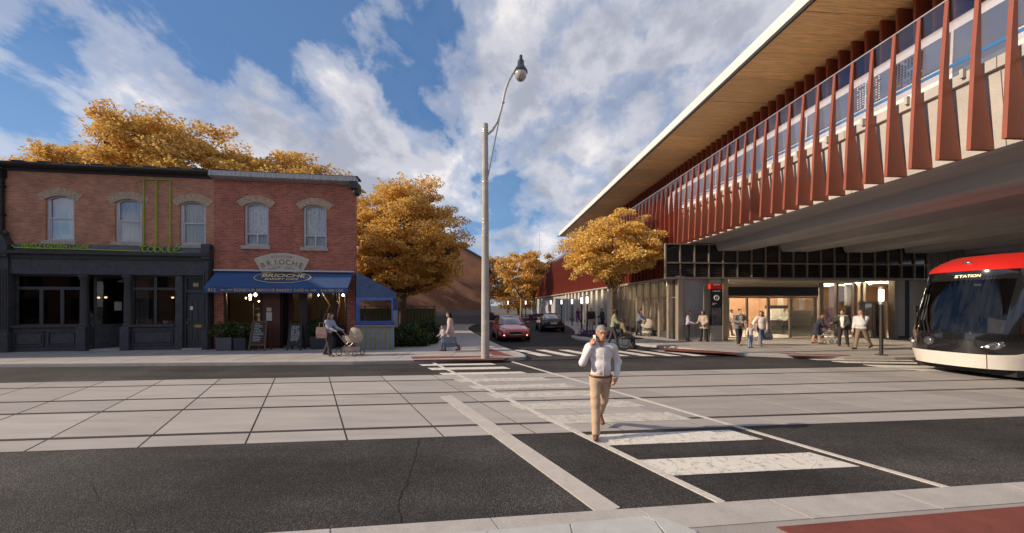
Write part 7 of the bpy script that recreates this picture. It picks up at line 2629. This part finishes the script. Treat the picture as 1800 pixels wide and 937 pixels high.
wc_p = Vector((5.38, 17.5, SW - 0.0))
wc_p = gp(1101, 612, SW)
wch = thing('wheelchair', 'black wheelchair rolling towards the crossing', 'wheelchair', tuple(wc_p), R(80))
blk_metal = M('black_metal', (0.02, 0.02, 0.022), 0.4, metal=0.5)
for s_ in (-1, 1):
    wheel(wch, (s_ * 0.29, 0.12, 0.30), 0.285, tyre_m, chrome, 14, 0.016, 'drive_wheel')
    MB().tube([(s_ * 0.315, 0.12 + 0.25 * math.cos(a), 0.30 + 0.25 * math.sin(a)) for a in [2 * math.pi * k / 24 for k in range(24)]], 0.008, 5, closed=True).build('push_rim', chrome, wch)
    wheel(wch, (s_ * 0.22, -0.38, 0.075), 0.065, tyre_m, blk_metal, 4, 0.014, 'castor')
    MB().tube([(s_ * 0.23, 0.28, 0.95), (s_ * 0.23, 0.22, 0.45), (s_ * 0.23, -0.22, 0.47), (s_ * 0.21, -0.42, 0.14), (s_ * 0.19, -0.52, 0.12)], 0.013, 6).build('side_frame', blk_metal, wch)
    MB().tube([(s_ * 0.23, 0.28, 0.95), (s_ * 0.23, 0.40, 0.96)], 0.016, 6).build('push_handle', blk_metal, wch)
    MB().box(s_ * 0.12 - 0.07, s_ * 0.12 + 0.07, -0.62, -0.46, 0.10, 0.12).build('footrest', blk_metal, wch)
MB().box(-0.22, 0.22, -0.22, 0.24, 0.46, 0.51).build('seat', black_m, wch, bevel=0.015)
MB().box(-0.22, 0.22, 0.22, 0.26, 0.5, 0.92).build('backrest', black_m, wch, bevel=0.015)
MB().tube([(-0.28, 0.12, 0.3), (0.28, 0.12, 0.3)], 0.015, 6).build('axle', blk_metal, wch)
person('person in khaki jacket seated in the wheelchair', tuple(wc_p + Vector((-0.12, 0.02, 0.51))), R(80), 1.72, {'sit': 0.86, 'lean': -4, 'leg-1': (80, 78, 5), 'leg1': (80, 78, 5), 'arm-1': (18, 12, 55, 8), 'arm1': (18, 12, 55, 8)}, BROWN, BLK, ((0.20, 0.15, 0.09), 0.03), (0.02, 0.02, 0.022), BLK, hair='short')

wk = thing('walking_frame', 'silver four-wheeled walking frame pushed by the stooped woman', 'walking frame', tuple(ow + Vector((0.62, 0.06, 0))), R(80))
for s_ in (-1, 1):
    MB().tube([(s_ * 0.25, -0.32, 0.1), (s_ * 0.24, 0.0, 0.55), (s_ * 0.23, 0.12, 0.86), (s_ * 0.23, 0.26, 0.9)], 0.014, 6).build('front_tube', chrome, wk)
    MB().tube([(s_ * 0.26, 0.30, 0.1), (s_ * 0.24, 0.0, 0.57)], 0.014, 6).build('rear_tube', chrome, wk)
    wheel(wk, (s_ * 0.26, -0.33, 0.1), 0.085, tyre_m, blk_metal, 5, 0.016)
    wheel(wk, (s_ * 0.27, 0.31, 0.1), 0.085, tyre_m, blk_metal, 5, 0.016)
MB().box(-0.22, 0.22, -0.12, 0.12, 0.55, 0.58).build('seat', blk_metal, wk)
MB().tube([(-0.24, -0.02, 0.7), (0.24, -0.02, 0.7)], 0.012, 6).build('crossbar', chrome, wk)


def bag(name, label, c, rz, w_, h_, d_, mat):
    t = thing(name, label, 'bag', c, rz)
    MB().loft([[(x * k, y * k2, z) for x, y in ((-w_, -d_), (w_, -d_), (w_, d_), (-w_, d_))] for z, k, k2 in ((0, 0.94, 1.0), (h_ * 0.4, 1.02, 1.1), (h_, 1.0, 0.5))]).build('pouch', mat, t, bevel=0.01)
    for s_ in (-1, 1):
        MB().tube([(-w_ * 0.5, s_ * d_ * 0.4, h_ - 0.02), (-w_ * 0.4, s_ * d_ * 0.2, h_ + 0.17), (w_ * 0.4, s_ * d_ * 0.2, h_ + 0.17), (w_ * 0.5, s_ * d_ * 0.4, h_ - 0.02)], 0.010, 5).build('strap', mat, t)


bag('tote_bag', 'dusty pink tote hanging behind the woman with the cream pram', tuple(sw_ + Vector((-0.12, -0.27, 0.72))), R(5), 0.19, 0.42, 0.05, cloth((0.42, 0.25, 0.22)))
bag('shopping_bag', 'large slate blue bag carried by the woman at the corner', tuple(cw_ + Vector((0.02, -0.30, 0.22))), R(6), 0.27, 0.44, 0.08, cloth((0.11, 0.13, 0.18)))
bag('handbag', 'slate blue bag hanging beside the woman holding the child', tuple(fw + Vector((0.30, -0.05, 0.30))), R(6), 0.21, 0.36, 0.07, cloth((0.14, 0.17, 0.22)))
bag('shoulder_bag', 'tan shoulder bag at the hip of the woman in the beige coat', tuple(gp(1237, 600.5, SW) + Vector((0.2, 0.0, 0.82))), R(40), 0.14, 0.22, 0.06, cloth((0.25, 0.15, 0.09)))

# ticket machine behind the doors
tmp = st_w(st_front(1365, None, 24.0), 24.0, SW + 0.012)
tmach = thing('ticket_machine', 'white ticket machine with dark screen behind the entrance glass', 'ticket machine', tuple(tmp), STA)
MB().box(-0.62, 0.62, -0.25, 0.25, 0.95, 1.75).build('cabinet', white_m, tmach, bevel=0.02)
MB().box(-0.65, 0.65, -0.27, 0.27, 1.75, 1.98).build('hood', black_m, tmach, bevel=0.02)
MB().box(-0.6, 0.6, -0.22, 0.22, 0.0, 0.95).build('plinth', plinth, tmach)
for a_ in (-0.3, 0.3):
    MB().box(a_ - 0.24, a_ + 0.24, -0.262, -0.25, 1.05, 1.68).build('screen', M('machine_panel', (0.62, 0.60, 0.56), 0.4), tmach)
